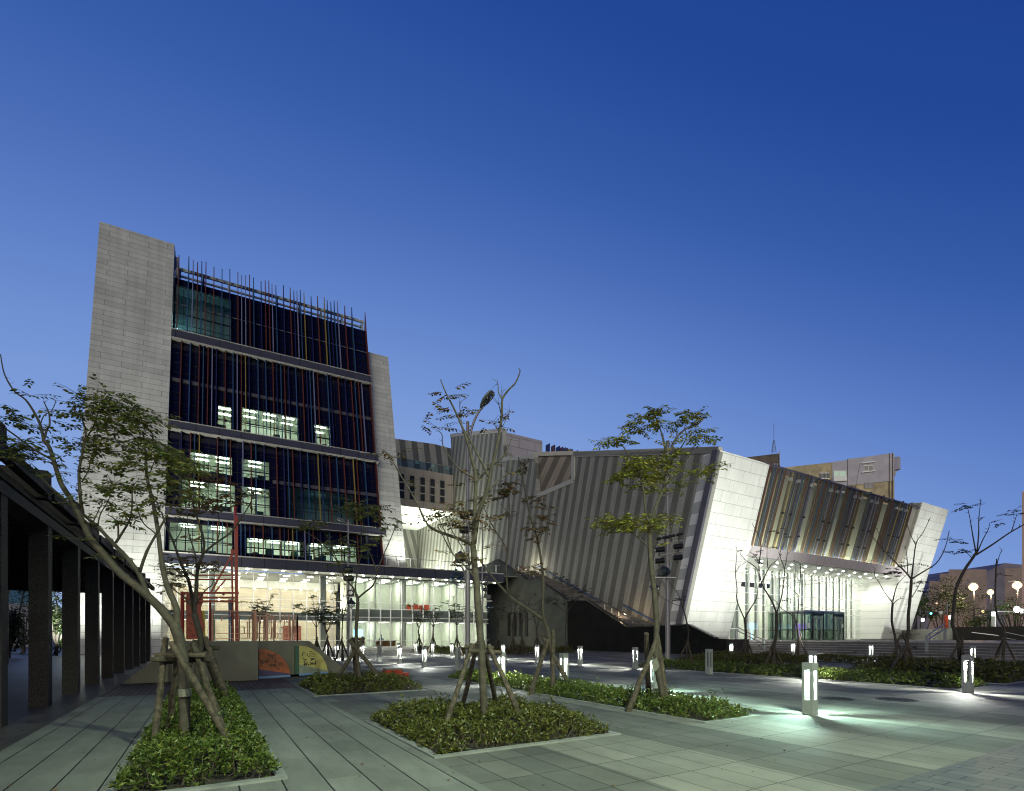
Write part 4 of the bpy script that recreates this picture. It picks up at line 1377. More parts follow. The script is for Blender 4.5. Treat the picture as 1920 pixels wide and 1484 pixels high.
b.pbox(-10.2, CA1 - .25, CB[0] - 2, CB[-1] + .4, 4.36, 4.50)
y = CB[0] - 2
while y < CB[-1]:
    b.pbox(-9.25, CA0 - .03, y, y + .12, 4.0, 4.18)
    y += .62
b.build('roof_slats', 'roof_dark', col)

# ------------------------------------------------------------------ playground ramp, frames and panels
ramp = thing('play_ramp', 'low brown board ramp deck with sloping ends carrying the red frame', 'ramp', pl(1, 20))
RB = 19.35
b = MB()
b.prism([pl(-2.25, RB + .6, .02), pl(1.54, RB + .6, .02), pl(1.54, RB + .6, 1.33), pl(-.75, RB + .6, 1.33)], D1 * 2.6)
b.build('left_ramp', 'ramp_board', ramp)
b = MB()
b.prism([pl(-.9, RB, .02), pl(1.54, RB, .02), pl(1.54, RB, 1.34), pl(-.9, RB, 1.34)], D1 * .58)
b.build('front_board', 'ramp_board', ramp)
b = MB()
b.prism([pl(1.56, RB + 1.25, .08), pl(4.75, RB + 1.25, .08), pl(4.75, RB + 1.25, .2), pl(3.4, RB + 1.25, 1.33), pl(1.56, RB + 1.25, 1.33)], D1 * 2.0)
b.build('right_ramp', 'ramp_board', ramp)
def pan_uv(bb):
    def f(u, v, o=0.0):
        p = hit(u, v, pl(0, bb), D1)
        return p - D1 * o
    return f
def quarter(name, label, bb, org, rx, ry, mats, strokes, low, edgecol):
    """quarter disc panel: org = foot of its upright edge in pixels"""
    f = pan_uv(bb)
    o = thing(name, label, 'panel', f(*org))
    p0 = f(*org)
    a0 = ab(p0)[0]
    z0 = p0.z
    arc = [(a0 + rx * math.sin(k * math.pi / 28), z0 + ry * math.cos(k * math.pi / 28)) for k in range(15)]
    b = MB(); b.prism([pl(a0, bb, z0)] + [pl(x, bb, z) for x, z in arc], D1 * .1)
    b.build('board', mats, o)
    b = MB()
    lo = [(a0, z0 + ry * low), (a0 + rx * .98, z0 + ry * .10), (a0 + rx, z0), (a0, z0)]
    b.poly([pl(x, bb - .004, z) for x, z in lo]); b.build('lower_field', edgecol[0], o)
    b = MB(); b.prism([pl(a0, bb - .012, z0 - .06), pl(a0 + rx, bb - .012, z0 - .02), pl(a0 + rx, bb - .012, z0 + .05), pl(a0, bb - .012, z0 + .03)], D1 * .1)
    b.build('bottom_strip', 'panel_blue', o)
    b = MB()
    for s in strokes:
        for i in range(len(s) - 1):
            p, q = f(*s[i], .008), f(*s[i + 1], .008)
            b.bar(p, q, .022 if len(s) < 5 else .026, .004, -D1)
    b.build('drawing', 'ink_black', o)
    b = MB()
    for fr_ in (.15, .85):
        b.lathe(pl(a0 + rx * fr_, bb + .05, 0), [(.03, 0), (.012, .03), (.012, z0 + .02)], 8)
    b.build('foot', 'black_metal', o)
    return o, a0, z0
Z = lambda x, y: (480 + x / 6.4, 1140 + y / 6.4)
random.seed(5)
def dashes(region, n, ln, ang):
    out = []
    for _ in range(n):
        x, y = region[0] + random.random() * (region[2] - region[0]), region[1] + random.random() * (region[3] - region[1])
        t = ang + (random.random() - .5) * 1.3
        l = ln * (.6 + .8 * random.random())
        out.append([Z(x, y), Z(x + math.cos(t) * l * .5, y + math.sin(t) * l * .5 - 3), Z(x + math.cos(t) * l, y + math.sin(t) * l)])
    return out
st_o = [[Z(148, 580), Z(150, 548), Z(170, 572)], [Z(215, 566), Z(238, 545), Z(240, 580)], [Z(172, 570), Z(190, 582), Z(212, 568)], [Z(168, 585), Z(180, 590)], [Z(206, 588), Z(218, 582)],
        [Z(186, 596), Z(193, 604), Z(200, 596)], [Z(180, 612), Z(192, 618), Z(206, 612)], [Z(150, 600), Z(160, 612), Z(158, 622)], [Z(228, 600), Z(232, 620), Z(236, 655)],
        [Z(28, 606), Z(42, 600), Z(50, 618), Z(60, 628)], [Z(60, 640), Z(100, 640), Z(150, 630)], [Z(72, 660), Z(60, 690), Z(88, 702)], [Z(175, 672), Z(185, 695), Z(205, 690)], [Z(215, 690), Z(245, 705)], [Z(250, 720), Z(285, 742)]]
st_o += dashes((55, 625, 150, 655), 16, 16, 1.2) + dashes((155, 625, 235, 690), 16, 16, .9) + dashes((170, 570, 215, 610), 6, 8, .4)
quarter('quarter_panel', 'orange quarter-round panel with a striped cat drawing beside the ramp deck', RB + .95, (485, 1270.5), 1.04, 1.02, 'panel_orange', st_o, .28, ('panel_violet',))
st_y = [[Z(560, 582), Z(555, 558), Z(566, 538), Z(584, 532)], [Z(590, 548), Z(594, 552)], [Z(612, 548), Z(618, 572), Z(640, 590), Z(655, 588)], [Z(636, 532), Z(655, 522), Z(676, 530)],
        [Z(640, 560), Z(650, 545), Z(672, 545), Z(690, 556), Z(700, 568)], [Z(645, 565), Z(660, 578), Z(690, 582), Z(706, 578)], [Z(655, 610), Z(704, 606), Z(664, 634), Z(655, 610)], [Z(660, 616), Z(690, 614), Z(668, 626)],
        [Z(716, 620), Z(718, 650), Z(706, 668)], [Z(560, 606), Z(580, 602)], [Z(590, 622), Z(608, 622)]]
st_y += dashes((560, 600, 620, 690), 18, 18, .5) + dashes((620, 645, 715, 700), 20, 16, 1.0)
qy, qa, qz = quarter('quarter_panel', 'yellow quarter-round panel with a black bird drawing at the ramp end', RB + 1.1, (561, 1264.5), 1.02, 1.06, 'panel_yellow', st_y, .34, ('panel_sage',))
b = MB(); b.pbox(qa - .14, qa - .004, RB + 1.1, RB + 1.22, qz, qz + 1.06); b.build('green_edge', 'panel_green', qy)
# red scaffold frame
DB = RB + 1.3
def dp(u, v, bb=DB):
    return hit(u, v, pl(0, bb), D1)
sc = thing('red_scaffold', 'tall red steel play frame with a ladder mast and solid red side panel', 'play frame', dp(400, 1203))
b = MB()
b.bar(dp(444, 1203), dp(443, 968), .1, .1); b.bar(dp(444, 1203, DB + .7), dp(441, 950, DB + .7), .09, .09)
b.bar(dp(437, 1203, DB + .35), dp(434.5, 1030, DB + .35), .06, .06)
b.build('mast', 'scaffold_red', sc)
b = MB()
p0, p1, q0, q1 = dp(444, 1203), dp(443, 968), dp(444, 1203, DB + .7), dp(441, 950, DB + .7)
for k in range(26):
    f = k / 26
    b.bar(p0.lerp(p1, f), q0.lerp(q1, f + .03), .05, .06)
b.build('rungs', 'scaffold_red', sc)
b = MB()
for v in (1112, 1121, 1128):
    b.bar(dp(342, v, DB), dp(446, v, DB), .07, .07)
    b.bar(dp(342, v, DB + .9), dp(446, v, DB + .9), .07, .07)
for u in (345, 446, 420):
    b.bar(dp(u, 1112, DB), dp(u, 1112, DB) + D1 * .9, .07, .07)
for (v, x0, x1) in ((1079, 360, 443), (1087, 356, 443)):
    b.bar(dp(x0, v, DB + .5), dp(x1, v, DB + .5), .06, .05)
b.bar(dp(396, 1110), dp(443, 1026), .06, .06); b.bar(dp(404, 1110, DB + .5), dp(424, 1086, DB + .5), .05, .05)
b.bar(dp(342, 1203), dp(342, 1110), .08, .08); b.bar(dp(342, 1203, DB + .9), dp(342, 1110, DB + .9), .08, .08)
b.bar(dp(394, 1203, DB + .3), dp(394, 1125, DB + .3), .05, .05)
b.build('cross_frame', 'scaffold_red', sc)
b = MB()
pp = [(349, 1199), (349, 1113), (381, 1110), (381, 1128), (377, 1140), (380, 1158), (384, 1176), (377, 1199)]
b.prism([dp(*q, DB + .08) for q in pp], D1 * .05)
b.build('side_panel', 'scaffold_red', sc)
b = MB()
b.prism([dp(*q, DB + .2) for q in ((376, 1199), (377, 1146), (384, 1145), (385, 1199))], D1 * .05)
b.build('yellow_panel', 'sign_yellow', sc)
b = MB()
for u in (430, 433.5, 437):
    b.bar(dp(u, 1203, DB + .55), dp(u - .5, 1124, DB + .55), .05, .05)
b.build('blue_pipes', 'tube_blue', sc)
b = MB()
for (x, y) in ((352, 1152), (356, 1168), (353, 1180), (360, 1190)):
    b.bar(dp(x, y, DB + .06), dp(x + 6, y + 4, DB + .06), .02, .01, -D1)
b.build('cut_marks', 'ink_black', sc)
# copper tube maze
mz = thing('tube_maze', 'open maze cage of thin copper coloured tubes standing on the ramp deck', 'play frame', dp(480, 1203))
random.seed(11)
def frame_panel(a0, a1, z0, z1, bb, along, nx):
    b = MB()
    P = (lambda x, z: pl(x, bb, z)) if along == 'a' else (lambda x, z: pl(bb, x, z))
    w = .026
    for x in (a0, a1):
        b.bar(P(x, z0), P(x, z1), w * 1.5, w * 1.5)
    for z in (z0 + .1, z0 + .27, z1 - .02):
        b.bar(P(a0, z), P(a1, z), w, w)
    xs = [a0 + (a1 - a0) * k / nx for k in range(1, nx)]
    for x in xs:
        zz = [z0 + .1, z0 + .27, z0 + .5, z0 + .7, z1 - .2, z1]
        lo, hi = sorted(random.sample(zz, 2))
        b.bar(P(x, lo), P(x, hi), w, w)
        x2 = min(a1, x + (a1 - a0) / nx * random.choice([1, 1, 2]))
        zq = random.choice(zz[1:-1])
        b.bar(P(x, zq), P(x2, zq), w, w)
    return b
A_ = lambda u: ab(dp(u, 1190, DB - .1))[0]
zb = 1.34
for (u0, u1, z1_, bb, nx) in ((399, 480, 2.42, DB - .1, 5), (478, 502, 2.38, DB + .15, 4), (500, 558, 2.32, DB - .05, 7), (452, 520, 2.30, DB + 1.0, 7), (505, 552, 2.25, DB + 1.1, 8)):
    frame_panel(A_(u0), A_(u1), zb, z1_, bb, 'a', nx).build('tube_panel', 'tube_copper', mz)
for (u, z1_) in ((399, 2.4), (479, 2.4), (501, 2.32), (558, 2.32)):
    frame_panel(DB - .05, DB + 1.1, zb, z1_, A_(u), 'b', 4).build('tube_panel', 'tube_copper', mz)
b = MB(); p = gp(736, 1272); b.box(p + UP * .16, (.62, .42, .3)); b.box(p + UP * .1 + D2 * .42, (.25, .35, .2))
rb = thing('equipment_box', 'red equipment box with pale lid lying behind the hedge', 'box', p)
b.build('box_body', 'red_paint', rb)
b = MB(); b.box(p + UP * .33, (.58, .38, .05)); b.build('lid', 'tag_paper', rb)

# ------------------------------------------------------------------ bollard lights
def bollard(lit, green=False):
    o = thing('bollard_light', '', 'bollard light')
    W, t = .20, .052
    m = 'pale_metal'
    x, y = Vector((1, 0, 0)), Vector((0, 1, 0))
    b = MB()
    b.box((0, 0, .145), (W, W, .29), x, y)
    for i in (-1, 1):
        for j in (-1, 1):
            b.box((i * (W - t) / 2, j * (W - t) / 2, .58), (t, t, .58), x, y)
    b.box((0, 0, .935), (W, W, .13), x, y)
    b.build('body', m, o)
    b = MB()
    if lit:
        b.lathe((0, 0, 0), [(.045, .855), (.062, .869)], 12)
    else:
        b.lathe((0, 0, 0), [(.012, .29), (.012, .868)], 10)
    b.build('lamp_core', ('core_green' if green else 'core_white') if lit else 'pale_metal', o, smooth=True)
    b = MB()
    for s in (-1, 1):
        b.box((s * .16, 0, .012), (.05, .05, .024), x, y)
    b.build('fixing_bolts', 'black_metal', o)
    if lit:
        lamp('bulb', 'SPOT', (0, 0, .845), 420 if not green else 700, (.62, 1.0, .80) if green else (.96, 1.0, .90), o, .03, (0, 0, 0), 168, .25)
    return o
emat('core_white', (.95, 1.0, .90), 3.0)
emat('core_green', (.62, 1.0, .80), 3.0)
protos = {}
BOL = [  # pixel x, base y (None: from top y), top y, lit, label
    (1528, 1342, 'g', 'tall bright greenish bollard light alone in the middle of the open paving, nearest the camera'),
    (1824, 1300.5, 'w', 'bright bollard light at the corner of the right hedge, its front base in full view'),
    (1193, 1254.7, 'w', 'lit bollard in front of the black wall beside the big right tree stakes'),
    (1089, 1246.7, 'w', 'lit bollard in front of the black wall, standing clear left of the tree stakes'),
    (1008, 1240.8, 'w', 'lit bollard before the dark hedge left of the twisted tree trunk'),
    (749, 1245.2, 'w', 'lit bollard left of the hedge, covering another lit bollard behind it'),
    (796, 1251.8, 'w', 'lit bollard nearest the camera in the row before the lobby hedge'),
    (747.3, 1231.5, 'w', 'lit bollard half hidden behind another bollard, in front of the reception desk'),
    (780, 1226.5, 'w', 'small lit bollard at the left end of the lobby hedge'),
    (811.5, 1228.3, 'w', 'small lit bollard in the middle of the lobby hedge'),
    (847.6, 1230.5, 'w', 'small lit bollard at the hedge just left of the tall lamp pole'),
    (858.4, 1258.3, 'u', 'unlit grey bollard beside the tall lamp pole and the central tree stakes'),
    (944, 1236, 'w', 'lit bollard behind the central tree stake, farther back of two'),
    (941.5, 1284, 'w', 'lit bollard behind the central tree stake and low hedge, nearer of two'),
    (891, 1233.5, 'w', 'lit bollard seen between the tall lamp pole and the central trunk'),
    (711, 1241.6, 'u', 'unlit grey bollard standing in front of the lobby right of the crossed stakes'),
    (679.6, 1236, 'w', 'small lit bollard behind the crossed stakes of the far square bed tree'),
    (610, 1234, 'w', 'small lit bollard behind the far low bed, left of two by the lobby step'),
    (631.7, 1236, 'w', 'small lit bollard behind the far low bed, right of two by the lobby step'),
    (1059, 1289, 'w', 'lit bollard right behind the twisted tree stakes and green hedge'),
    (1231, 1300, 'g', 'greenish lit bollard hidden behind the trunk with the paper tag'),
    (1332.8, 1265, 'u', 'unlit grey bollard standing at the edge of the right hedge'),
    (1373, 1231.6, 'w', 'lit bollard at the foot of the white wall beside the black wall end'),
    (1489, 1230.5, 'w', 'lit bollard at the foot of the entrance steps beside a bare tree'),
    (1636, 1236.7, 'w', 'lit bollard at the entrance steps beneath the double handrail'),
    (1528.7, 1277.6, 'w', 'lit bollard directly behind the nearest bright bollard'),
    (1828.4, 1246, 'w', 'lit bollard rising behind the one at the right hedge corner'),
]
first = {}
for (u, v, k, lab) in BOL:
    p = gp(u, v)
    if k not in first:
        o = bollard(k != 'u', k == 'g')
        first[k] = o
    else:
        o = copy_tree(first[k])
    o.location = p + D2 * .05 + D1 * .12
    o.rotation_euler = (0, 0, TH)
    tag(o, lab, 'bollard light', 'square bollard lights on the plaza')
for (u, v, Y, lab) in ((1730, 1159, 75, 'small lit post lamp beyond the grey wall near the green trees'), (1782, 1154, 70, 'lit post lamp beyond the wall where grey meets dark brown'), (1863, 1147, 62, 'tall lit post lamp behind the dark brown wall')):
    p = at(u, v, Y)
    o = thing('post_lamp', lab, 'post lamp', Vector((p.x, p.y, 1.1)), 'post lamps beyond the low wall')
    hgt = p.z - 1.1
    b = MB(); b.box(Vector((p.x, p.y, 1.1 + hgt * .42)), (.32, .32, hgt * .84)); b.box(Vector((p.x, p.y, p.z)), (.34, .34, .12)); b.build('body', 'pale_metal', o)
    b = MB(); b.box(Vector((p.x, p.y, 1.1 + hgt * .91)), (.28, .28, hgt * .14)); b.build('lamp_lens', 'white_far', o)

# ------------------------------------------------------------------ lamp poles
def pole(label, u, v0, v1, Y, r, head=None, name='lamp_pole'):
    p = at(u, v0, Y); p.z = 0
    top = at(u, v1, Y)
    o = thing(name, label, 'lamp pole', p, 'tall lamp poles on the plaza')
    b = MB()
    b.tube([p, p.lerp(top, .45), p.lerp(top, .46), top], [r, r, r * .72, r * .66], 14)
    b.lathe(p, [(r * 1.9, 0), (r * 1.9, .03), (r * 1.15, .05), (r * 1.1, .25)], 14)
    b.build('post', 'pole_metal', o, smooth=False)
    return o, p, top
def head_at(o, c, d, L, W, tilt):
    """cobra head lamp: body and lens, d points outwards"""
    s = d.cross(UP).normalized(); n = s.cross(d)
    b = MB()
    prof = [(-.5, .10, .05), (-.35, .3, .10), (-.1, .47, .15), (.2, .5, .16), (.42, .42, .12), (.5, .22, .06)]
    vs, fs, K = [], [], 10
    for (x, hw, hh) in prof:
        for k in range(K):
            an = 2 * math.pi * k / K
            y, z = math.cos(an) * hw * W, math.sin(an) * hh * L
            if z < 0:
                z *= .35
            vs.append(c + d * (x * L) + s * y + n * z)
    for i in range(len(prof) - 1):
        for k in range(K):
            fs.append((i * K + k, i * K + (k + 1) % K, (i + 1) * K + (k + 1) % K, (i + 1) * K + k))
    fs += [tuple(range(K))[::-1], tuple(range((len(prof) - 1) * K, len(prof) * K))]
    b.add(vs, fs)
    b.build('lamp_head', 'lamp_shell', o, smooth=True)
    b = MB()
    b.lathe(c + d * (.08 * L) - n * (.035 * L), [(.30 * W, .0), (.34 * W, -.02 * L), (.26 * W, -.07 * L), (.1 * W, -.09 * L)], 12, axis=n, x=d)
    b.build('lamp_lens', 'lens_glass', o, smooth=True)
    b = MB()
    for k in range(7):
        b.box(c + d * (.08 * L + math.cos(k * .9) * .16 * W) + s * math.sin(k * .9) * .2 * W - n * .04 * L, (.06, .05, .05), d, s, n)
    b.build('reflector', 'tag_paper', o)
mat('lamp_shell', (.24, .28, .25), .45, .3)
def floods(o, at_, d, n, L=.42, r=.11, mname='black_metal'):
    """row of cylindrical stage spotlights on a bar"""
    for k in range(n):
        c = at_ + d * ((k - (n - 1) / 2) * L * 1.15)
        b = MB()
        b.lathe(c - d * L / 2, [(r * .7, 0), (r, .05), (r, L * .7), (r * 1.08, L * .72), (r * 1.08, L), (r * .9, L)], 12, axis=d)
        b.bar(c - UP * .02, c - UP * .32, .04, .1)
        b.build('spotlight', mname, o)
def lantern(o, c, s=1.0):
    b = MB()
    b.lathe(c, [(.05 * s, .32 * s), (.06 * s, .2 * s), (.26 * s, .02 * s), (.27 * s, -.02 * s)], 14)
    b.build('lantern_cap', 'speaker_green', o)
    b = MB()
    b.lathe(c, [(.25 * s, -.02 * s), (.22 * s, -.12 * s), (.08 * s, -.22 * s), (.03 * s, -.3 * s)], 14)
    b.build('lantern_glass', 'lens_glass', o, smooth=True)
def bracket(o, c, w, d):
    b = MB(); b.bar(c - d * w / 2, c + d * w / 2, .3, .04); b.build('bracket', 'grey_metal', o)
X = Vector((1, 0, 0)); Y_ = Vector((0, 1, 0))
o, p, top = pole('tall lamp pole with curved arm rising left of the central tree', 877, 1262, 791, 21.2, .10)
b = MB()
arm = [at(*q, 21.2) for q in ((880, 830), (882.5, 812), (889, 790), (898, 772), (905, 764))]
b.tube(spline(arm, 3), .05, 8); b.bar(at(877, 801, 21.2), at(883, 799, 21.2), .05, .05); b.bar(at(877, 808, 21.2), at(882, 806, 21.2), .05, .05)
b.build('arm', 'pole_metal', o)
c = at(913, 750, 21.0)
head_at(o, c, Vector((.62, -.3, .62)).normalized(), .82, .5, 0)
floods(o, at(870, 967, 21.1), (X + Y_ * .3).normalized(), 1, .34, .15); floods(o, at(886, 962, 21.3), X, 1, .3, .13)
floods(o, at(869, 994, 21.1), (X + Y_ * .3).normalized(), 1, .34, .15); floods(o, at(885, 988, 21.3), X, 1, .3, .13)
b = MB(); b.bar(at(862, 1008, 21.2), at(890, 1003, 21.2), .05, .05); b.bar(at(862, 980, 21.2), at(890, 977, 21.2), .05, .05); b.build('spot_bar', 'pole_metal', o)
b = MB(); b.lathe(at(864, 1046, 21.1), [(.1, -.2), (.24, -.05), (.26, .1), (.12, .22)], 12, axis=Vector((-.7, -.5, .2))); b.box(at(858, 1047, 21), (.2, .3, .34), X, Y_); b.build('horn_speaker', 'speaker_green', o)
bracket(o, at(861, 1059.5, 21.1), .75, X)
lantern(o, at(855.5, 1083, 21.0), 1.1)
b = MB(); b.tube(spline([at(857, 1060, 21.1), at(866, 1064, 21.1), at(872, 1080, 21.2), at(874, 1092, 21.2)], 3), .035, 8); b.build('lantern_arm', 'pole_metal', o)

o, p, top = pole('tall lamp pole with stage spotlights rising behind the right tree', 1252, 1245.4, 827, 28, .13)
b = MB()
b.tube(spline([at(*q, 28) for q in ((1256, 850), (1260, 836), (1270, 819), (1282, 807), (1292, 801))], 3), .06, 8)
for dv in (830, 836, 842):
    b.bar(at(1254, dv, 28), at(1259, dv - 2, 28), .05, .04)
b.build('arm', 'pole_metal', o)
head_at(o, at(1305, 795, 27.9), Vector((.8, -.2, .52)).normalized(), .98, .55, 0)
floods(o, at(1240, 1009.5, 27.8), Vector((.93, .1, .2)).normalized(), 2, .38, .075); floods(o, at(1266, 1004, 27.8), Vector((.93, .1, .2)).normalized(), 2, .38, .075)
for (u, v) in ((1236.5, 1031), (1271, 1025), (1236, 1052), (1270, 1046)):
    floods(o, at(u, v, 27.8), Vector((.93, .1, .12)).normalized(), 1, .5, .14)
b = MB()
for (v0, v1) in ((1019, 1013), (1043, 1034)):
    b.bar(at(1230, v0, 27.9), at(1280, v1, 27.9), .05, .05)
for (u, v0, v1) in ((1237, 1010, 1052), (1271, 1004, 1046)):
    b.bar(at(u, v0, 27.95), at(u, v1, 27.95), .04, .04)
b.build('spot_bar', 'pole_metal', o)
b = MB(); b.lathe(at(1246, 1072, 27.7), [(.14, -.3), (.28, -.05), (.3, .12), (.14, .28)], 12, axis=Vector((-.9, -.3, 0))); b.box(at(1236, 1074, 27.7), (.3, .4, .36), X, Y_); b.build('horn_speaker', 'speaker_green', o)
bracket(o, at(1247, 1083.5, 27.8), 1.1, X)
lantern(o, at(1226, 1101, 27.8), 1.05)
b = MB(); b.tube(spline([at(1236, 1086, 27.8), at(1243, 1092, 27.8), at(1248, 1107, 27.9), at(1250, 1120, 28)], 3), .04, 8); b.build('lantern_arm', 'pole_metal', o)

o, p, top = pole('slim lamp pole with short arm before the lobby, near the crossed stakes', 653, 1237, 975, 33.5, .075)
b = MB(); b.tube(spline([at(652, 984, 33.5), at(649, 978, 33.5), at(645, 976, 33.5)], 3), .05, 8); b.build('arm', 'pole_metal', o)
head_at(o, at(641.5, 976, 33.2), Vector((-.85, -.45, .12)).normalized(), .6, .5, 0)
for v in (1068, 1085):
    b = MB(); b.lathe(at(654, v, 33.2), [(.16, -.3), (.2, -.2), (.2, .2), (.16, .3)], 12, axis=X); b.build('spotlight', 'black_metal', o)
b = MB(); b.box(at(657.5, 1112, 33.0), (.36, .3, .4), X, Y_); b.build('loudspeaker', 'black_metal', o)
b = MB(); b.lathe(at(657.5, 1112.5, 32.8), [(.13, -.02), (.13, .02), (.07, .025)], 12, axis=-Y_); b.build('speaker_cone', 'grey_metal', o)
bracket(o, at(656, 1119, 33.2), .7, X)
lantern(o, at(658.5, 1132, 33.1), 1.15)

o, p, top = pole('slim lamp pole with black spotlights half hidden behind the central tree', 904.5, 1232, 980, 38, .075)
for v in (1081, 1095, 1106):
    floods(o, at(910, v, 37.8), X, 1, .34, .12)
b = MB(); b.box(at(914, 1119, 37.6), (.5, .4, .3), (X - UP * .3).normalized(), Y_, (UP + X * .3).normalized()); b.build('loudspeaker', 'speaker_green', o)
bracket(o, at(914, 1127.5, 37.8), .7, X)
lantern(o, at(917, 1138, 37.7), 1.1)

# ------------------------------------------------------------------ manhole covers
for (u, v, r, lab) in ((1681, 1312, .42, 'round iron manhole cover in the paving right of the nearest bollard'), (1571, 1310.5, .34, 'narrow iron drain cover just right of the nearest bollard')):
    p = gp(u, v)
    b = MB()
    b.lathe(p, [(r, 0), (r, .008), (r * .93, .010)], 28)
    o = tag(b.build('manhole_cover', 'cast_iron'), lab, 'manhole cover')
    b = MB()
    for i in range(-4, 5):
        for j in range(-4, 5):
            if i * i + j * j < 17:
                b.box(p + D2 * i * r * .2 + D1 * j * r * .2 + UP * .013, (r * .13, r * .13, .005))
    b.build('cover_studs', 'cast_iron', o)
# ------------------------------------------------------------------ planting beds
def bed(label, a0, a1, b0, b1, h, dens, leaf, mname='shrub_leaf', stems=True, kerb=True, name='planting_bed', ragged=.1):
    o = thing(name, label, 'planting bed', pl((a0 + a1) / 2, (b0 + b1) / 2, 0))
    if kerb:
        b = MB()
        w, t = .11, .022
        b.pbox(a0 - w, a1 + w, b0 - w, b0, -.02, t); b.pbox(a0 - w, a1 + w, b1, b1 + w, -.02, t)
        b.pbox(a0 - w, a0, b0, b1, -.02, t); b.pbox(a1, a1 + w, b0, b1, -.02, t)
        b.build('kerb', 'kerb_stone', o)
    b = MB(); b.pbox(a0, a1, b0, b1, -.03, .016); b.build('soil', 'soil', o)
    A, B = a1 - a0, b1 - b0
    ns = int(A * B * dens)
    x = rng.uniform(-ragged * .3, A + ragged * .3, ns)
    y = rng.uniform(-ragged * .3, B + ragged * .3, ns)
    edge = np.minimum(np.minimum(x, A - x), np.minimum(y, B - y))
    ph = rng.uniform(0, 6.28, 4)
    bump = .78 + .16 * np.sin(x * 2.3 + ph[0]) * np.sin(y * 1.9 + ph[1]) + .10 * np.sin(x * 5.1 + ph[2] + y * 4.3)
    top = h * bump * np.clip(.45 + edge / .45, .45, 1.0)
    hz = top * np.where(rng.random(ns) < .62, rng.uniform(.82, 1.12, ns), rng.uniform(.25, .85, ns))
    hz = np.where(rng.random(ns) < .035, hz * rng.uniform(1.15, 1.55, ns), hz)
    keep = np.where(edge > .5, hz > top * .55, True)
    gap = np.sin(x * 3.7 + ph[3] * 2) * np.sin(y * 3.1 + ph[0] * 3) + .5 * np.sin(x * 8.3 + y * 6.1 + ph[2])
    keep &= ~((gap > .75) & (rng.random(ns) < .7))
    x, y, hz, edge = x[keep], y[keep], hz[keep], edge[keep]
    ns = len(x)
    m = 8
    px = np.repeat(x, m); py = np.repeat(y, m); pz = np.repeat(hz, m)
    az = rng.uniform(0, 6.28, ns * m)
    el = rng.uniform(-.1, 1.1, ns * m)
    zoff = rng.uniform(-.085, .0, ns * m)
    d = np.stack([np.cos(az) * np.cos(el), np.sin(az) * np.cos(el), np.sin(el)], 1)
    base = np.array(pl(a0, b0))
    d2, d1 = np.array(D2), np.array(D1)
    pos = base + px[:, None] * d2 + py[:, None] * d1 + np.array([0, 0, 1]) * (np.maximum(pz + zoff, .02))[:, None]
    dw = d[:, :1] * d2 + d[:, 1:2] * d1 + d[:, 2:] * np.array([0, 0, 1])
    L = leaf * rng.uniform(.65, 1.25, ns * m)
    s = leaf_mesh('shrubs', pos, dw, L, L * .42, mname, o, .45)
    s['kind'] = 'stuff'
    if stems:
        b = MB()
        sel = [i for i in range(ns) if (y[i] < .55 or x[i] > A - .45) and random.random() < .5][:420]
        for i in sel:
            p1 = Vector(base) + D2 * float(x[i]) + D1 * float(y[i]) + UP * float(hz[i])
            p0 = p1 + D2 * random.uniform(-.1, .1) + D1 * random.uniform(0, .12)
            p0.z = 0.01
            b.tube([p0, p0.lerp(p1, .5) + D2 * random.uniform(-.03, .03), p1], [.006, .0045, .003], 4, cap=False)
        q = b.build('shrub_stems', 'twig', o)
        q['kind'] = 'stuff'
    return o
bed('long low shrub bed at the lower left holding the staked pair of trees', -.72, .64, 5.95, 15.9, .40, 420, .058)
bed('square low shrub bed in the centre foreground under the central staked tree', 2.52, 5.35, 5.98, 9.0, .40, 430, .056, 'shrub_olive')
bed('square low shrub bed farther back with the crossed stakes and red box', 2.45, 5.2, 13.6, 16.7, .42, 260, .07, 'shrub_olive')
bed('long narrow shrub bed from centre to right with two trunks, lit green', 7.5, 8.85, 5.95, 17.0, .36, 330, .062)
bed('long shrub bed at the right behind the nearest bollard, ending at a lit bollard', 18.3, 20.2, 5.9, 18.6, .40, 170, .09, 'shrub_leaf', False)
bed('square dark shrub bed at the right picture edge', 21.6, 25.0, 5.9, 10.5, .55, 150, .10, 'shrub_olive', False)
bed('square dark shrub bed behind the right bed below the bare forked tree', 23.2, 27.2, 15.0, 20.5, .48, 110, .11, 'shrub_olive', False)
bed('long dark hedge strip along the foot of the entrance steps', 30.2, 31.8, 7.2, 24.5, .48, 110, .11, 'shrub_olive', False)
bed('small far shrub bed at the end of the play ramp by the slim pole', 2.6, 5.4, 29.0, 32.5, .62, 110, .11, 'shrub_leaf', False)
bed('bright green hedge strip in front of the white lobby rooms', 17.6, 19.2, 35.9, 48.6, .62, 110, .12, 'shrub_leaf', False)
bed('dark hedge strip in front of the dark concrete stair wall', 20.6, 28.4, 36.4, 38.2, .68, 110, .12, 'shrub_olive', False)

# fallen leaves on the paving
mat('dry_leaf', (.12, .07, .03), .8, var=.4, vs=6)
n_ = 420
cx, cy = rng.choice([1.6, -1.4, 3.9, 3.9, 6.2, 8.2], n_) + rng.normal(0, 1.1, n_), rng.uniform(3.2, 17.5, n_)
pp_ = np.array([tuple(pl(float(p), float(q), .012)) for p, q in zip(cx, cy)])
az_ = rng.uniform(0, 6.28, n_)
lf = leaf_mesh('fallen_leaves', pp_, np.stack([np.cos(az_), np.sin(az_), rng.uniform(0, .2, n_)], 1), rng.uniform(.03, .06, n_), rng.uniform(.015, .03, n_), 'dry_leaf', None, .95)
tag(lf, 'small dry leaves scattered over the paving around the beds', 'fallen leaves', None, 'stuff')

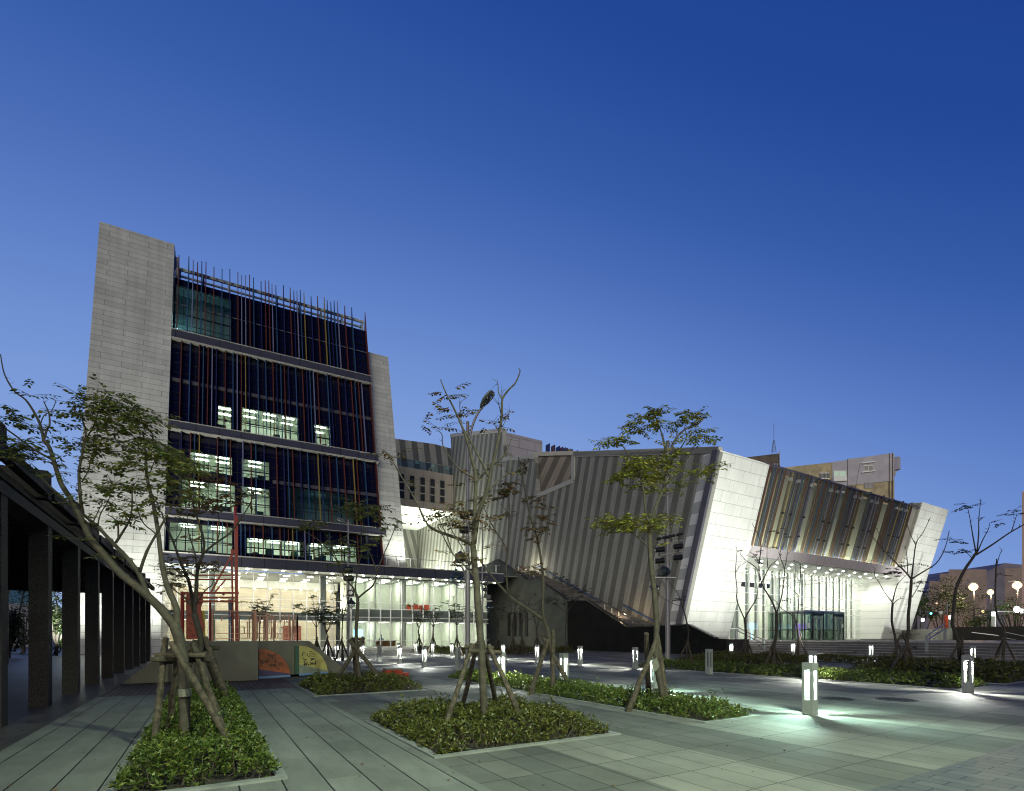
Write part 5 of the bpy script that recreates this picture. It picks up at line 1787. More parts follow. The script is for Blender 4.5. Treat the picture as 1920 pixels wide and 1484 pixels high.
# ------------------------------------------------------------------ trees
def tree(label, Y, limbs, blobs, leaf='leaf_olive', lsize=.075, bark='bark', name='young_tree', dens=1.0, spread=.35, flat=.62, twigs=True, seed=1):
    """limbs: (pixel polyline, radius px at start, radius px at end); blobs: (u, v, ru, rv, leaf count)"""
    R = random.Random(seed)
    g = np.random.default_rng(seed)
    base = at(*limbs[0][0][0], Y); base.z = 0
    o = thing(name, label, 'tree', base, 'young staked trees of the plaza')
    b = MB()
    known = []                               # (u, v, depth)
    for li, (pts, r0, r1) in enumerate(limbs):
        if li == 0:
            dy0, sl = 0.0, 0.0
        else:
            dy0 = min(known, key=lambda q: (q[0] - pts[0][0]) ** 2 + (q[1] - pts[0][1]) ** 2)[2]
            sl = R.uniform(-spread, spread)
        w, L, prev = [], 0.0, pts[0]
        for i, q in enumerate(pts):
            L += math.hypot(q[0] - prev[0], q[1] - prev[1]) * Y / FPX
            prev = q
            dy = dy0 + sl * L
            w.append(at(q[0], q[1], Y + dy))
            known.append((q[0], q[1], dy))
        if li == 0:
            w = [Vector((w[0].x, w[0].y, -.05))] + w
        sw = spline(w, 3)
        n = len(sw)
        rs = [max(.004, (r0 + (r1 - r0) * (i / (n - 1)) ** .8) * Y / FPX * (1 + .05 * R.uniform(-1, 1))) for i in range(n)]
        if li == 0:
            rs[0] *= 1.25
        b.tube(sw, rs, 8 if r0 > 2.5 else 5)
        if r0 <= 4 and len(pts) > 1 and twigs:      # knobbly little side twigs near the tips
            for _ in range(4):
                k = R.randrange(n // 2, n)
                dq = Vector((R.uniform(-1, 1), R.uniform(-1, 1), R.uniform(-.2, 1.2))).normalized() * R.uniform(.05, .20) * (Y / 12) ** .3
                b.tube([sw[k], sw[k] + dq], [.004 * (Y / 10), .002 * (Y / 10)], 4, cap=False)
    P, Dd = [], []
    for (u, v, ru, rv, n) in blobs:
        dy = min(known, key=lambda q: (q[0] - u) ** 2 + (q[1] - v) ** 2)[2]
        n = int(n * dens * 1.35)
        per = 13
        ns = max(1, n // per)
        for _ in range(ns):
            an, rr = R.uniform(0, 6.28), math.sqrt(R.random())
            c = at(u + ru * rr * math.cos(an) * .8, v + rv * rr * math.sin(an), Y + dy + R.uniform(-1, 1) * ru * Y / FPX * .8)
            az = R.uniform(0, 6.28)
            d = Vector((math.cos(az), math.sin(az), R.uniform(-.28, .22))).normalized()
            ln = R.uniform(.22, .5) * (1 + (lsize - .07) * 4)
            e = c + d * ln
            b.tube([c, c.lerp(e, .5) + UP * .015, e], [.0035 * max(1, Y / 13), .003 * max(1, Y / 13), .0018 * max(1, Y / 13)], 3, cap=False)
            sd = d.cross(UP).normalized()
            for k in range(per):
                f = (k + .6) / per
                s = 1 if k % 2 else -1
                P.append(c + d * ln * f - UP * R.uniform(0, .02))
                dd = d * R.uniform(.35, .9) + sd * s * R.uniform(.5, 1.0) - UP * R.uniform(.0, .5)
                Dd.append(dd)
    tr = b.build('trunk', bark, o, smooth=True)
    if P:
        P = np.array([tuple(p) for p in P]); Dd = np.array([tuple(p) for p in Dd])
        L = lsize * 1.2 * g.uniform(.65, 1.25, len(P))
        leaf_mesh('crown', P, Dd, L, L * .46, leaf, o, flat)
    return o
def stakes(label, Y, items, bars=(), r=.042, mname='stake_wood', extra=None):
    """items: (u0, v0, dY0, u1, v1, dY1) in pixels, foot first"""
    p = at(items[0][0], items[0][1], Y + items[0][2]); p.z = 0
    o = thing('tree_stakes', label, 'tree stakes', p, 'wooden tree stakes')
    for (u0, v0, d0, u1, v1, d1) in items:
        a, e = at(u0, v0, Y + d0), at(u1, v1, Y + d1)
        if a.z > .02:
            a = a + (a - e) * ((a.z + .02) / max(.1, (e.z - a.z)))
        n = 5
        pts = [a.lerp(e, k / n) + Vector((random.uniform(-1, 1), random.uniform(-1, 1), 0)) * r * .18 * (0 < k < n) for k in range(n + 1)]
        b = MB(); b.tube(pts, [r * (1.08 - .16 * k / n) * random.uniform(.93, 1.07) for k in range(n + 1)], 9); b.build('stake', mname, o)
    for (u0, v0, d0, u1, v1, d1) in bars:
        a, e = at(u0, v0, Y + d0), at(u1, v1, Y + d1)
        b = MB(); b.tube([a, a.lerp(e, .35), a.lerp(e, .7), e], [r * .9, r * .95, r * .85, r * .9], 9); b.build('crossbar', mname, o)
    return o

T1 = [([(347, 1412), (346, 1330), (344, 1250), (338, 1205), (326, 1170)], 10, 9),
      ([(326, 1172), (300, 1140), (260, 1103), (228, 1078), (192, 1037), (168, 1007), (152, 973), (133, 937), (115, 908), (107, 885), (93, 840), (82, 827)], 8.5, 3.0),
      ([(82, 827), (76, 798), (62, 770), (47, 749), (28, 735), (14, 714), (6, 694), (1, 665)], 2.6, .9),
      ([(82, 827), (88, 806), (93, 798), (92, 776), (86, 762), (82, 753)], 2.3, .9),
      ([(98, 862), (65, 844), (34, 821), (0, 797), (-30, 780)], 2.4, 1.2),
      ([(281, 1120), (273, 1105), (260, 1075), (237, 1045), (213, 1020), (183, 988), (150, 960), (125, 940), (93, 912), (63, 882), (48, 868), (20, 850)], 5.2, 1.2),
      ([(155, 962), (151, 935), (148, 893), (150, 872), (157, 838), (161, 810), (154, 787), (150, 770)], 3.4, 1.0),
      ([(158, 828), (175, 800), (184, 773), (187, 755)], 1.6, .7),
      ([(153, 905), (166, 882), (170, 862), (176, 846)], 1.5, .7),
      ([(262, 1073), (275, 1035), (293, 1002), (318, 958), (332, 930)], 3.2, 1.2),
      ([(217, 1018), (230, 998), (245, 970), (248, 932), (246, 915)], 2.6, .9),
      ([(222, 1008), (221, 985), (213, 972), (200, 965)], 1.8, .8),
      ([(183, 988), (188, 965), (200, 945), (207, 930)], 1.4, .7),
      ([(170, 988), (178, 972), (186, 955), (192, 945)], 1.3, .7),
      ([(330, 1176), (331, 1142), (313, 1098), (303, 1052), (297, 1002), (287, 943), (275, 893), (273, 850), (268, 810)], 6.5, 1.6),
      ([(288, 945), (278, 905), (284, 880), (292, 860)], 1.6, .7),
      ([(300, 1020), (290, 1000), (272, 985), (262, 968), (256, 945)], 1.7, .7),
      ([(75, 800), (82, 780), (97, 770), (105, 752)], 1.2, .6)]
B1 = [(196, 742, 30, 12, 120), (170, 757, 25, 12, 90), (215, 752, 30, 14, 150), (140, 740, 22, 8, 70), (200, 775, 34, 14, 230), (235, 770, 26, 14, 150), (150, 775, 30, 10, 110), (180, 797, 30, 12, 170), (250, 800, 26, 22, 260),
      (270, 782, 22, 18, 180), (128, 768, 14, 6, 35), (215, 812, 30, 12, 160), (262, 830, 36, 14, 270), (220, 840, 30, 14, 190), (300, 842, 30, 14, 230), (325, 850, 28, 16, 240), (345, 868, 24, 14, 170), (330, 885, 28, 14, 190), (290, 870, 30, 14, 210),
      (240, 868, 28, 12, 150), (200, 880, 26, 10, 120), (180, 850, 24, 10, 110), (135, 825, 22, 7, 70), (150, 835, 20, 8, 80), (310, 900, 30, 12, 170), (260, 905, 28, 14, 160), (230, 920, 24, 12, 130), (190, 918, 24, 10, 100), (170, 935, 20, 10, 90),
      (285, 935, 26, 12, 120), (330, 925, 24, 12, 120), (255, 955, 26, 12, 110), (210, 955, 22, 10, 80), (290, 965, 24, 10, 90), (245, 975, 22, 10, 80), (28, 790, 25, 12, 110), (20, 770, 22, 10, 70), (50, 795, 20, 10, 60), (55, 735, 12, 8, 40), (58, 718, 8, 8, 24),
      (15, 825, 30, 16, 160), (45, 840, 26, 12, 110), (20, 850, 26, 10, 110), (60, 855, 18, 8, 60), (50, 870, 20, 7, 60), (110, 860, 18, 6, 45), (120, 885, 20, 5, 40), (128, 908, 16, 5, 34), (100, 790, 10, 5, 14), (160, 975, 14, 6, 30), (155, 1008, 18, 6, 34), (205, 1040, 16, 6, 30), (140, 880, 14, 5, 20)]
tree('large leafy tree with forked pale trunk leaning left, nearest the camera at the left', 6.75, T1, B1, 'leaf_olive', .062, seed=3, spread=.22, dens=.72)
T2 = [([(374, 1330), (370, 1271), (375, 1224), (378, 1204), (372, 1179), (364, 1150)], 6.2, 5.2),
      ([(364, 1152), (355, 1093), (338, 1054), (326, 1019), (310, 982), (303, 960)], 3.6, 1.2),
      ([(364, 1155), (368, 1112), (370, 1071), (380, 1039), (382, 1013), (370, 972), (361, 940), (357, 915)], 3.8, 1.1),
      ([(379, 1041), (390, 1030), (408, 1016), (431, 1000), (446, 981), (459, 962), (471, 940), (476, 920)], 2.4, .8),
      ([(369, 1075), (366, 1040), (354, 1000), (350, 960), (345, 935)], 1.8, .7),
      ([(369, 1130), (385, 1107), (397, 1098), (400, 1086)], 1.3, .7),
      ([(352, 1085), (330, 1070), (318, 1058), (303, 1050)], 1.5, .7),
      ([(362, 1140), (345, 1120), (325, 1105), (315, 1090)], 1.8, .8),
      ([(326, 1019), (340, 995), (344, 970)], 1.2, .6),
      ([(408, 1016), (412, 990), (408, 960)], 1.1, .6)]
B2 = [(392, 1062, 22, 7, 100), (404, 1058, 14, 6, 50), (360, 1045, 16, 8, 50), (350, 1055, 16, 8, 50), (330, 1080, 18, 9, 80), (318, 1068, 16, 8, 70), (340, 1100, 16, 8, 70), (320, 1092, 14, 8, 60), (350, 1075, 14, 7, 50), (468, 922, 16, 8, 70), (455, 935, 14, 7, 40),
      (380, 955, 26, 12, 130), (400, 940, 24, 10, 110), (350, 940, 24, 10, 110), (420, 930, 20, 9, 70), (360, 920, 24, 10, 100), (335, 960, 20, 9, 70), (395, 900, 24, 10, 100), (390, 1005, 16, 6, 30), (345, 1005, 14, 6, 30), (330, 1045, 14, 7, 40), (370, 885, 24, 10, 90)]
tree('slimmer forked tree behind the large left tree in the same long bed', 11.0, T2, B2, 'leaf_rust', .075, 'bark_dark', seed=5)
stakes('rough stakes with double crossbars propping the nearest left tree', 6.75,
       [(288, 1412, -.15, 311, 1196, .15), (313, 1400, .6, 331, 1245, .25), (437, 1402, -.35, 321, 1205, -.05), (430, 1398, .35, 361, 1206, .15)],
       [(291, 1229, .05, 385, 1229, .15), (284, 1237, -.12, 352, 1236, .3), (311, 1241, .2, 395, 1236, .25)], .04)
stakes('dark stakes with one crossbar around the slimmer tree of the left bed', 11.0,
       [(432, 1325, -.5, 385, 1196, 0), (333, 1338, -.2, 367, 1200, 0), (408, 1290, 1.0, 388, 1235, .3)], [(345, 1219, 0, 411, 1215, .2)], .058)
b = MB(); b.tube([at(346, 1292, 6.72), at(346.5, 1306, 6.72)], [.078, .079], 12); tag(b.build('paper_band', 'tag_paper'), 'torn pale paper band wrapped round the nearest left trunk', 'paper band')

T3 = [([(911, 1350), (907, 1320), (903, 1225), (897, 1150), (893, 1088), (890, 1060), (887, 1023)], 8.5, 6.0),
      ([(887, 1025), (890, 962), (892, 896), (887, 870), (877, 832), (865, 797), (849, 762), (836, 737), (826, 712)], 4.6, .9),
      ([(889, 1020), (897, 965), (912, 923), (919, 889), (928, 852), (937, 811), (941, 775), (942, 749), (954, 731), (966, 719), (975, 698), (973, 691)], 4.6, .8),
      ([(942, 749), (935, 737), (934, 725), (933, 716)], 1.3, .6), ([(941, 752), (941, 738), (944, 732)], 1.1, .5), ([(940, 778), (936, 762), (934, 756)], 1.2, .5),
      ([(916, 893), (898, 857), (878, 820), (868, 802), (864, 790)], 2.6, .9),
      ([(886, 1022), (864, 1012), (833, 1001), (810, 991), (797, 977), (785, 950), (771, 924), (752, 893), (740, 872), (730, 855), (718, 843)], 3.6, .8),
      ([(889, 896), (864, 882), (845, 860), (830, 834), (829, 816), (822, 808)], 2.0, .7),
      ([(892, 905), (903, 893), (926, 871), (945, 855), (955, 835), (960, 821)], 2.2, .8),
      ([(915, 923), (934, 901), (954, 886), (957, 864), (957, 850)], 1.9, .7),
      ([(888, 955), (900, 940), (912, 925)], 2.0, 1.4),
      ([(937, 812), (930, 800), (924, 792)], 1.0, .5), ([(938, 805), (945, 795), (952, 780), (956, 772)], 1.0, .5), ([(865, 797), (864, 780), (862, 760), (866, 752)], 1.1, .5),
      ([(852, 1120), (850, 1100), (828, 1060), (812, 1020), (798, 1000)], 1.6, .7) if False else ([(893, 1090), (880, 1070), (850, 1040), (838, 1020), (828, 1000), (820, 985)], 2.0, .7),
      ([(848, 1038), (838, 1005), (828, 985), (822, 968)], 1.2, .6), ([(880, 1062), (868, 1030), (850, 1000), (838, 975)], 1.2, .6)]
B3 = [(836, 735, 12, 14, 26), (848, 752, 14, 14, 30), (860, 772, 10, 14, 24), (866, 758, 8, 14, 20), (842, 775, 12, 10, 20), (832, 772, 8, 8, 10), (858, 730, 6, 8, 9), (874, 770, 6, 8, 10), (800, 792, 14, 8, 18), (818, 798, 16, 8, 26), (840, 798, 14, 8, 20), (795, 800, 12, 6, 12), (925, 795, 12, 10, 26), (950, 785, 8, 12, 18), (938, 800, 8, 8, 10), (912, 800, 8, 4, 7),
      (880, 872, 12, 10, 18), (895, 880, 12, 8, 14), (912, 868, 10, 8, 14), (882, 905, 14, 5, 26), (832, 965, 26, 10, 90), (855, 955, 20, 10, 80), (870, 945, 18, 10, 60), (845, 980, 24, 8, 80), (870, 990, 22, 8, 60), (885, 970, 16, 8, 40), (820, 975, 18, 8, 50), (905, 1025, 14, 8, 40), (862, 1048, 22, 8, 50), (855, 1040, 18, 6, 40), (730, 858, 16, 9, 34), (740, 848, 12, 8, 24), (722, 850, 10, 8, 20), (775, 915, 6, 4, 8), (908, 965, 12, 16, 36), (918, 980, 10, 10, 26), (880, 1010, 12, 6, 26), (940, 885, 8, 8, 10), (945, 872, 8, 8, 10)]
tree('tall sparse central tree with a Y-shaped trunk and few rusty leaves', 8.35, T3, B3, 'leaf_rust', .056, seed=8)
stakes('four wooden stakes with crossbars round the central tree', 8.35, [(845, 1330, -.5, 886, 1208, 0), (975, 1342, -.5, 916, 1210, 0), (882, 1263, .9, 896, 1205, .3), (918, 1262, .9, 905, 1202, .3)],
       [(871, 1213, .05, 926, 1216, .1), (878, 1220, -.1, 940, 1224, .15)], .042)
T4 = [([(1039, 1290), (1031, 1200), (1020, 1162), (1018, 1130), (1019, 1100), (1017, 1070), (1008, 1013), (994, 968), (986, 928), (976, 879), (972, 858)], 5.0, .9),
      ([(1018, 1162), (990, 1142), (960, 1122), (930, 1090), (908, 1062), (895, 1045)], 3.8, 1.2), ([(953, 1118), (949, 1068), (953, 1028), (954, 990), (955, 947), (952, 925)], 2.2, .7),
      ([(951, 1036), (944, 1019), (922, 984), (908, 953), (902, 935)], 1.6, .7), ([(978, 890), (985, 872), (989, 866)], 1.0, .5), ([(1010, 1025), (1016, 1000), (1020, 985)], .9, .5), ([(955, 965), (947, 955), (940, 945)], .9, .5)]
B4 = [(985, 872, 12, 7, 34), (975, 862, 10, 6, 24), (950, 918, 20, 10, 100), (940, 928, 18, 9, 80), (958, 910, 14, 9, 60), (945, 965, 18, 7, 60), (1003, 945, 16, 9, 60), (990, 935, 10, 6, 20), (1010, 975, 18, 10, 80), (1000, 990, 18, 8, 60), (1000, 1005, 14, 6, 40), (1015, 990, 10, 9, 40), (1000, 1015, 14, 5, 36), (998, 1068, 20, 7, 60), (1010, 1066, 14, 7, 50), (985, 1075, 12, 6, 30), (1015, 935, 8, 8, 16)]
tree('twisted tree with a long low left branch and small brown leaf tufts', 13.9, T4, B4, 'leaf_rust', .085, seed=12)
stakes('three stakes strapped round the twisted trunk in the long green bed', 13.9, [(1003, 1278, -.4, 1028, 1200, 0), (1036, 1284, -.3, 1037, 1182, .0), (1067, 1283, -.2, 1016, 1190, .2)], (), .062)
T5 = [([(1246, 1322), (1240, 1290), (1232, 1250), (1230, 1215), (1231, 1185), (1231, 1165), (1227, 1112), (1222, 1070), (1219, 1031), (1219, 985)], 6.0, 4.6),
      ([(1219, 985), (1211, 965), (1207, 922), (1199, 890), (1187, 866), (1170, 840), (1163, 832)], 2.9, .9), ([(1220, 985), (1231, 946), (1245, 915), (1250, 885), (1251, 861), (1243, 820), (1231, 788), (1227, 775)], 3.5, .8),
      ([(1250, 882), (1262, 862), (1278, 838), (1287, 820), (1283, 800)], 1.9, .7), ([(1247, 912), (1258, 900), (1272, 888), (1288, 862), (1301, 837)], 1.8, .7), ([(1242, 932), (1258, 924), (1275, 915), (1304, 898)], 1.6, .6),
      ([(1238, 926), (1222, 912), (1206, 896), (1199, 890)], 1.5, .9), ([(1219, 1029), (1208, 1018), (1197, 1009), (1180, 996), (1165, 987)], 1.6, .8), ([(1225, 1025), (1232, 1005), (1238, 992)], 1.2, .6), ([(1249, 860), (1245, 835), (1240, 815)], 1.5, .7), ([(1199, 890), (1192, 905), (1204, 915)], .8, .5)]
B5 = [(1213, 777, 22, 10, 120), (1232, 772, 14, 9, 70), (1205, 795, 24, 9, 110), (1195, 805, 16, 6, 50), (1225, 795, 18, 8, 60), (1155, 828, 16, 8, 90), (1165, 822, 12, 7, 60), (1285, 776, 12, 9, 60), (1278, 788, 16, 8, 60), (1296, 782, 10, 8, 40), (1250, 800, 10, 8, 34), (1310, 812, 18, 8, 80), (1325, 825, 12, 6, 40), (1290, 825, 14, 8, 60), (1265, 845, 16, 8, 50),
      (1200, 868, 24, 12, 170), (1222, 862, 20, 10, 110), (1185, 880, 24, 10, 140), (1170, 888, 20, 8, 80), (1205, 895, 22, 9, 90), (1150, 898, 18, 5, 50), (1190, 905, 16, 7, 50), (1245, 872, 18, 10, 80), (1240, 885, 16, 8, 60), (1265, 880, 14, 8, 44), (1270, 865, 14, 7, 44), (1305, 888, 20, 9, 100), (1330, 875, 14, 7, 50), (1275, 905, 12, 7, 44), (1228, 915, 16, 7, 60),
      (1155, 975, 24, 12, 190), (1180, 980, 24, 10, 150), (1165, 990, 24, 8, 110), (1135, 985, 16, 5, 50), (1200, 985, 16, 8, 60), (1238, 975, 14, 10, 90), (1228, 988, 14, 8, 70), (1250, 965, 8, 6, 30), (1237, 1020, 8, 6, 14)]
tree('yellow-green leafy tree with straight banded trunk in front of the striped wall', 10.6, T5, B5, 'leaf_gold', .072, seed=15, dens=1.4)
stakes('dark crossed stakes around the banded trunk of the yellow-green tree', 10.6, [(1187, 1312, -.3, 1232, 1196, 0), (1251, 1316, .2, 1230, 1180, .3), (1216, 1290, .9, 1212, 1188, .2)], (), .055)
b = MB(); b.prism([at(1220, 1243, 10.35), at(1231, 1233, 10.35), at(1237, 1250, 10.35), at(1229, 1260, 10.35)], Vector((0, .01, 0))); tag(b.build('paper_tag', 'tag_paper'), 'printed paper tag tied to the banded trunk', 'tag')
T6 = [([(674, 1276), (672, 1250), (669, 1226), (668, 1182), (671, 1130), (668, 1115)], 4.2, 2.8), ([(669, 1117), (660, 1100), (647, 1085), (634, 1056), (618, 1034), (596, 1012), (577, 1000), (568, 992)], 2.0, .6),
      ([(669, 1118), (666, 1101), (671, 1068), (677, 1038), (677, 1002), (678, 985)], 1.8, .6), ([(671, 1122), (685, 1110), (700, 1097), (706, 1073), (697, 1046), (691, 1031), (685, 1002), (677, 970), (676, 958)], 2.0, .6), ([(706, 1073), (717, 1046), (733, 1009), (740, 992), (747, 980)], 1.6, .5), ([(635, 1058), (624, 1030), (618, 1010)], 1.0, .5)]
B6 = [(577, 985, 24, 9, 110), (600, 982, 20, 8, 70), (570, 992, 18, 7, 60), (685, 952, 22, 10, 130), (672, 945, 14, 10, 80), (700, 955, 16, 9, 80), (690, 968, 18, 8, 80), (665, 962, 18, 6, 60), (640, 958, 10, 5, 20), (625, 1018, 18, 12, 90), (640, 1028, 18, 10, 80), (620, 1035, 18, 8, 60), (685, 1025, 20, 9, 90), (695, 1012, 14, 8, 50), (672, 1040, 16, 8, 50), (735, 985, 12, 10, 50), (748, 972, 10, 10, 40), (730, 998, 10, 5, 20), (655, 1072, 18, 6, 60), (635, 1052, 16, 5, 40), (610, 1022, 14, 8, 50)]
tree('slender tree with wide V branches above the crossed stakes before the lobby', 14.9, T6, B6, 'leaf_olive', .085, seed=18)
stakes('pale crossed stakes of the far square bed before the lobby', 14.9, [(630, 1274, -.2, 682, 1195, .1), (711, 1270, -.2, 655, 1200, 0), (669, 1270, .4, 661, 1196, .2)], (), .06)
# bare right-hand trees
tree('bare wine-glass shaped sapling left of the entrance handrail', 31, [([(1395, 1240), (1398, 1200), (1398, 1180), (1396, 1161)], 2.6, 2.0), ([(1396, 1161), (1382, 1127), (1382, 1104), (1379, 1073), (1382, 1034), (1380, 1026)], 1.3, .4), ([(1396, 1161), (1408, 1140), (1418, 1123), (1421, 1105), (1424, 1091), (1420, 1070), (1411, 1066)], 1.4, .4),
      ([(1379, 1075), (1386, 1063), (1398, 1055)], .6, .3), ([(1418, 1122), (1428, 1122), (1432, 1118)], .5, .3)], [], 'leaf_dark', .1, 'bark_dark', seed=20)
tree('tall bare forked tree before the entrance glass with few dark leaf tufts', 23, [([(1455, 1258), (1451, 1235), (1450, 1222), (1455, 1190), (1456, 1165), (1456, 1149)], 3.4, 2.6), ([(1456, 1152), (1450, 1133), (1440, 1115), (1428, 1094), (1423, 1064), (1427, 1024), (1420, 1000), (1412, 986)], 1.9, .4),
      ([(1456, 1150), (1466, 1118), (1470, 1085), (1471, 1067), (1462, 1040), (1470, 1020)], 1.4, .4), ([(1428, 1094), (1442, 1065), (1455, 1052), (1465, 1040)], 1.0, .4), ([(1425, 1072), (1412, 1060), (1400, 1052), (1388, 1040)], .9, .4), ([(1424, 1062), (1418, 1045), (1404, 1034)], .8, .4), ([(1471, 1068), (1476, 1040), (1474, 1020)], .8, .3), ([(1440, 1065), (1438, 1040), (1440, 1015)], .8, .3)],
     [(1417, 1036, 8, 5, 26), (1396, 1034, 6, 4, 13), (1460, 993, 8, 4, 26), (1472, 1010, 9, 4, 26), (1415, 1050, 8, 5, 20), (1440, 1025, 6, 4, 13), (1445, 1208, 8, 6, 22), (1470, 1122, 8, 4, 20)], 'leaf_dark', .10, 'bark_dark', seed=22)
tree('bare sapling with side fork leaning over the glass vestibule', 36, [([(1496, 1232), (1497, 1205), (1497, 1190), (1493, 1164)], 2.6, 1.8), ([(1493, 1164), (1480, 1150), (1466, 1142), (1455, 1128), (1440, 1115)], 1.1, .4), ([(1493, 1164), (1497, 1142), (1498, 1118), (1501, 1082), (1501, 1063), (1497, 1055)], 1.2, .4), ([(1499, 1118), (1488, 1108), (1475, 1095), (1465, 1080)], .7, .3), ([(1500, 1090), (1493, 1080), (1491, 1060)], .6, .3)],
     [(1462, 1072, 8, 3, 13), (1494, 1055, 5, 4, 13), (1497, 1136, 7, 3, 13)], 'leaf_dark', .12, 'bark_dark', seed=23)
tree('tall branching tree in front of the right white wall, leaves at its right tip', 20, [([(1704, 1268), (1698, 1240), (1699, 1215), (1703, 1186), (1703, 1156), (1706, 1126), (1709, 1087)], 3.6, 2.4), ([(1709, 1087), (1712, 1060), (1718, 1018), (1730, 1000), (1745, 970)], 1.6, .4), ([(1709, 1086), (1693, 1068), (1677, 1053), (1655, 1030), (1640, 1012), (1630, 996)], 1.6, .4),
      ([(1711, 1085), (1735, 1070), (1755, 1057), (1768, 1037), (1775, 1018), (1780, 995)], 1.5, .5), ([(1702, 1075), (1701, 1050), (1698, 1025)], 1.0, .4), ([(1717, 1022), (1706, 1000), (1698, 972)], .9, .3), ([(1655, 1030), (1652, 1010), (1640, 985)], .8, .3), ([(1710, 1120), (1722, 1100), (1728, 1085)], .8, .3)],
     [(1786, 1013, 9, 5, 48), (1795, 1016, 7, 3, 20), (1770, 1034, 7, 3, 26), (1720, 1093, 11, 5, 48), (1708, 1056, 7, 5, 26), (1724, 1058, 8, 4, 20), (1722, 1104, 8, 4, 20), (1692, 1186, 6, 6, 20), (1694, 1213, 8, 6, 20)], 'leaf_dark', .09, 'bark', seed=25)
tree('small bare tree with dark tufts below the entrance canopy end', 31, [([(1682, 1238), (1680, 1215), (1678, 1193), (1672, 1164), (1674, 1131)], 2.6, 1.8), ([(1674, 1131), (1658, 1110), (1648, 1092), (1640, 1080), (1641, 1066)], 1.0, .4), ([(1674, 1128), (1678, 1110), (1683, 1096), (1692, 1086), (1700, 1078)], 1.1, .4), ([(1675, 1132), (1685, 1124), (1693, 1123)], .8, .5)],
     [(1678, 1068, 12, 6, 60), (1683, 1078, 12, 6, 50), (1672, 1078, 10, 5, 36), (1660, 1088, 6, 3, 13), (1690, 1060, 8, 5, 26)], 'leaf_dark', .12, 'bark_dark', seed=26)
tree('tall leaning tree against the sky right of the theatre with tufted forked top', 22, [([(1800, 1262), (1799, 1225), (1797, 1202), (1786, 1171), (1789, 1135), (1793, 1103), (1808, 1070), (1823, 1048), (1830, 1037)], 4.0, 2.2), ([(1830, 1037), (1824, 1005), (1820, 980), (1815, 955)], 1.3, .5), ([(1832, 1034), (1835, 1000), (1835, 977), (1837, 955), (1839, 936)], 1.3, .4), ([(1832, 1037), (1843, 1012), (1853, 993), (1856, 980)], 1.2, .4), ([(1830, 1041), (1860, 1022), (1892, 1000), (1920, 984), (1945, 970)], 1.8, .8), ([(1896, 998), (1902, 980), (1907, 963)], .9, .4), ([(1835, 978), (1842, 972), (1846, 970)], .6, .3), ([(1822, 1046), (1812, 1036), (1806, 1030)], .7, .3)],
     [(1818, 948, 11, 5, 50), (1810, 952, 8, 3, 20), (1872, 984, 10, 4, 34), (1856, 978, 5, 3, 13), (1905, 960, 14, 4, 50), (1892, 963, 8, 3, 20), (1806, 1032, 12, 4, 40), (1815, 1036, 8, 4, 26)], 'leaf_dark', .09, 'bark_dark', seed=28)
tree('thin bent tree at the right edge beside the slanting handrail', 29, [([(1880, 1243), (1883, 1210), (1883, 1181), (1876, 1168), (1869, 1153), (1866, 1127), (1867, 1080), (1868, 1060), (1869, 1048)], 2.6, 1.0), ([(1869, 1060), (1874, 1042), (1878, 1032)], .8, .3), ([(1867, 1085), (1872, 1075), (1878, 1078)], .7, .3)], [(1878, 1078, 6, 3, 13)], 'leaf_dark', .1, 'bark_dark', seed=30)
tree('thin sapling standing against the black wall left of the big white wall', 27.7, [([(1288, 1246), (1287, 1225), (1288, 1207), (1291, 1186), (1285, 1156), (1281, 1142)], 2.2, 1.3), ([(1281, 1142), (1274, 1120), (1267, 1108), (1250, 1085), (1235, 1065)], .9, .3), ([(1281, 1140), (1283, 1105), (1288, 1075), (1288, 1060)], .7, .3), ([(1280, 1138), (1262, 1132), (1240, 1120), (1232, 1110)], .6, .3)],
     [(1270, 1124, 8, 5, 36), (1278, 1120, 6, 4, 20), (1284, 1180, 8, 5, 30), (1282, 1202, 8, 4, 26), (1297, 1204, 6, 3, 16)], 'leaf_dark', .10, 'bark_dark', seed=31)
for (lab, Y, it) in (('thin stakes of the wine-glass shaped sapling', 31, [(1383, 1238, 0, 1400, 1195, 0), (1415, 1237, 0, 1402, 1204, 0), (1391, 1236, .5, 1398, 1200, .2)]),
                     ('dark stakes of the tall bare forked tree at the entrance', 23, [(1434, 1252, 0, 1449, 1208, 0), (1473, 1258, -.2, 1452, 1215, 0), (1448, 1262, -.5, 1452, 1212, 0)]),
                     ('stakes of the sapling leaning over the vestibule', 36, [(1514, 1231, 0, 1500, 1200, 0), (1490, 1232, 0, 1503, 1188, 0)]),
                     ('stakes of the tall branching tree before the right white wall', 20, [(1655, 1278, -1.2, 1702, 1205, 0), (1721, 1262, 0, 1695, 1192, 0), (1690, 1245, 1.0, 1704, 1206, .3)]),
                     ('crossed stakes of the small bare tree below the canopy end', 31, [(1671, 1237, 0, 1689, 1190, 0), (1692, 1226, .3, 1677, 1194, 0)]),
                     ('stakes of the tall leaning tree against the sky', 22, [(1772, 1256, 0, 1797, 1207, 0), (1812, 1244, .5, 1800, 1210, 0), (1804, 1258, -.3, 1804, 1194, 0)]),
                     ('four stakes of the thin bent tree at the right edge', 29, [(1862, 1241, 0, 1882, 1196, 0), (1903, 1238, 0, 1884, 1200, 0), (1868, 1240, -.4, 1887, 1192, 0), (1880, 1240, .5, 1880, 1198, .2)]),
                     ('three thin stakes of the sapling before the black wall', 27.7, [(1269, 1244, 0, 1289, 1205, 0), (1300, 1246, 0, 1290, 1208, 0), (1295, 1243, .6, 1291, 1203, .2)])):
    stakes(lab, Y, it, (), .05)
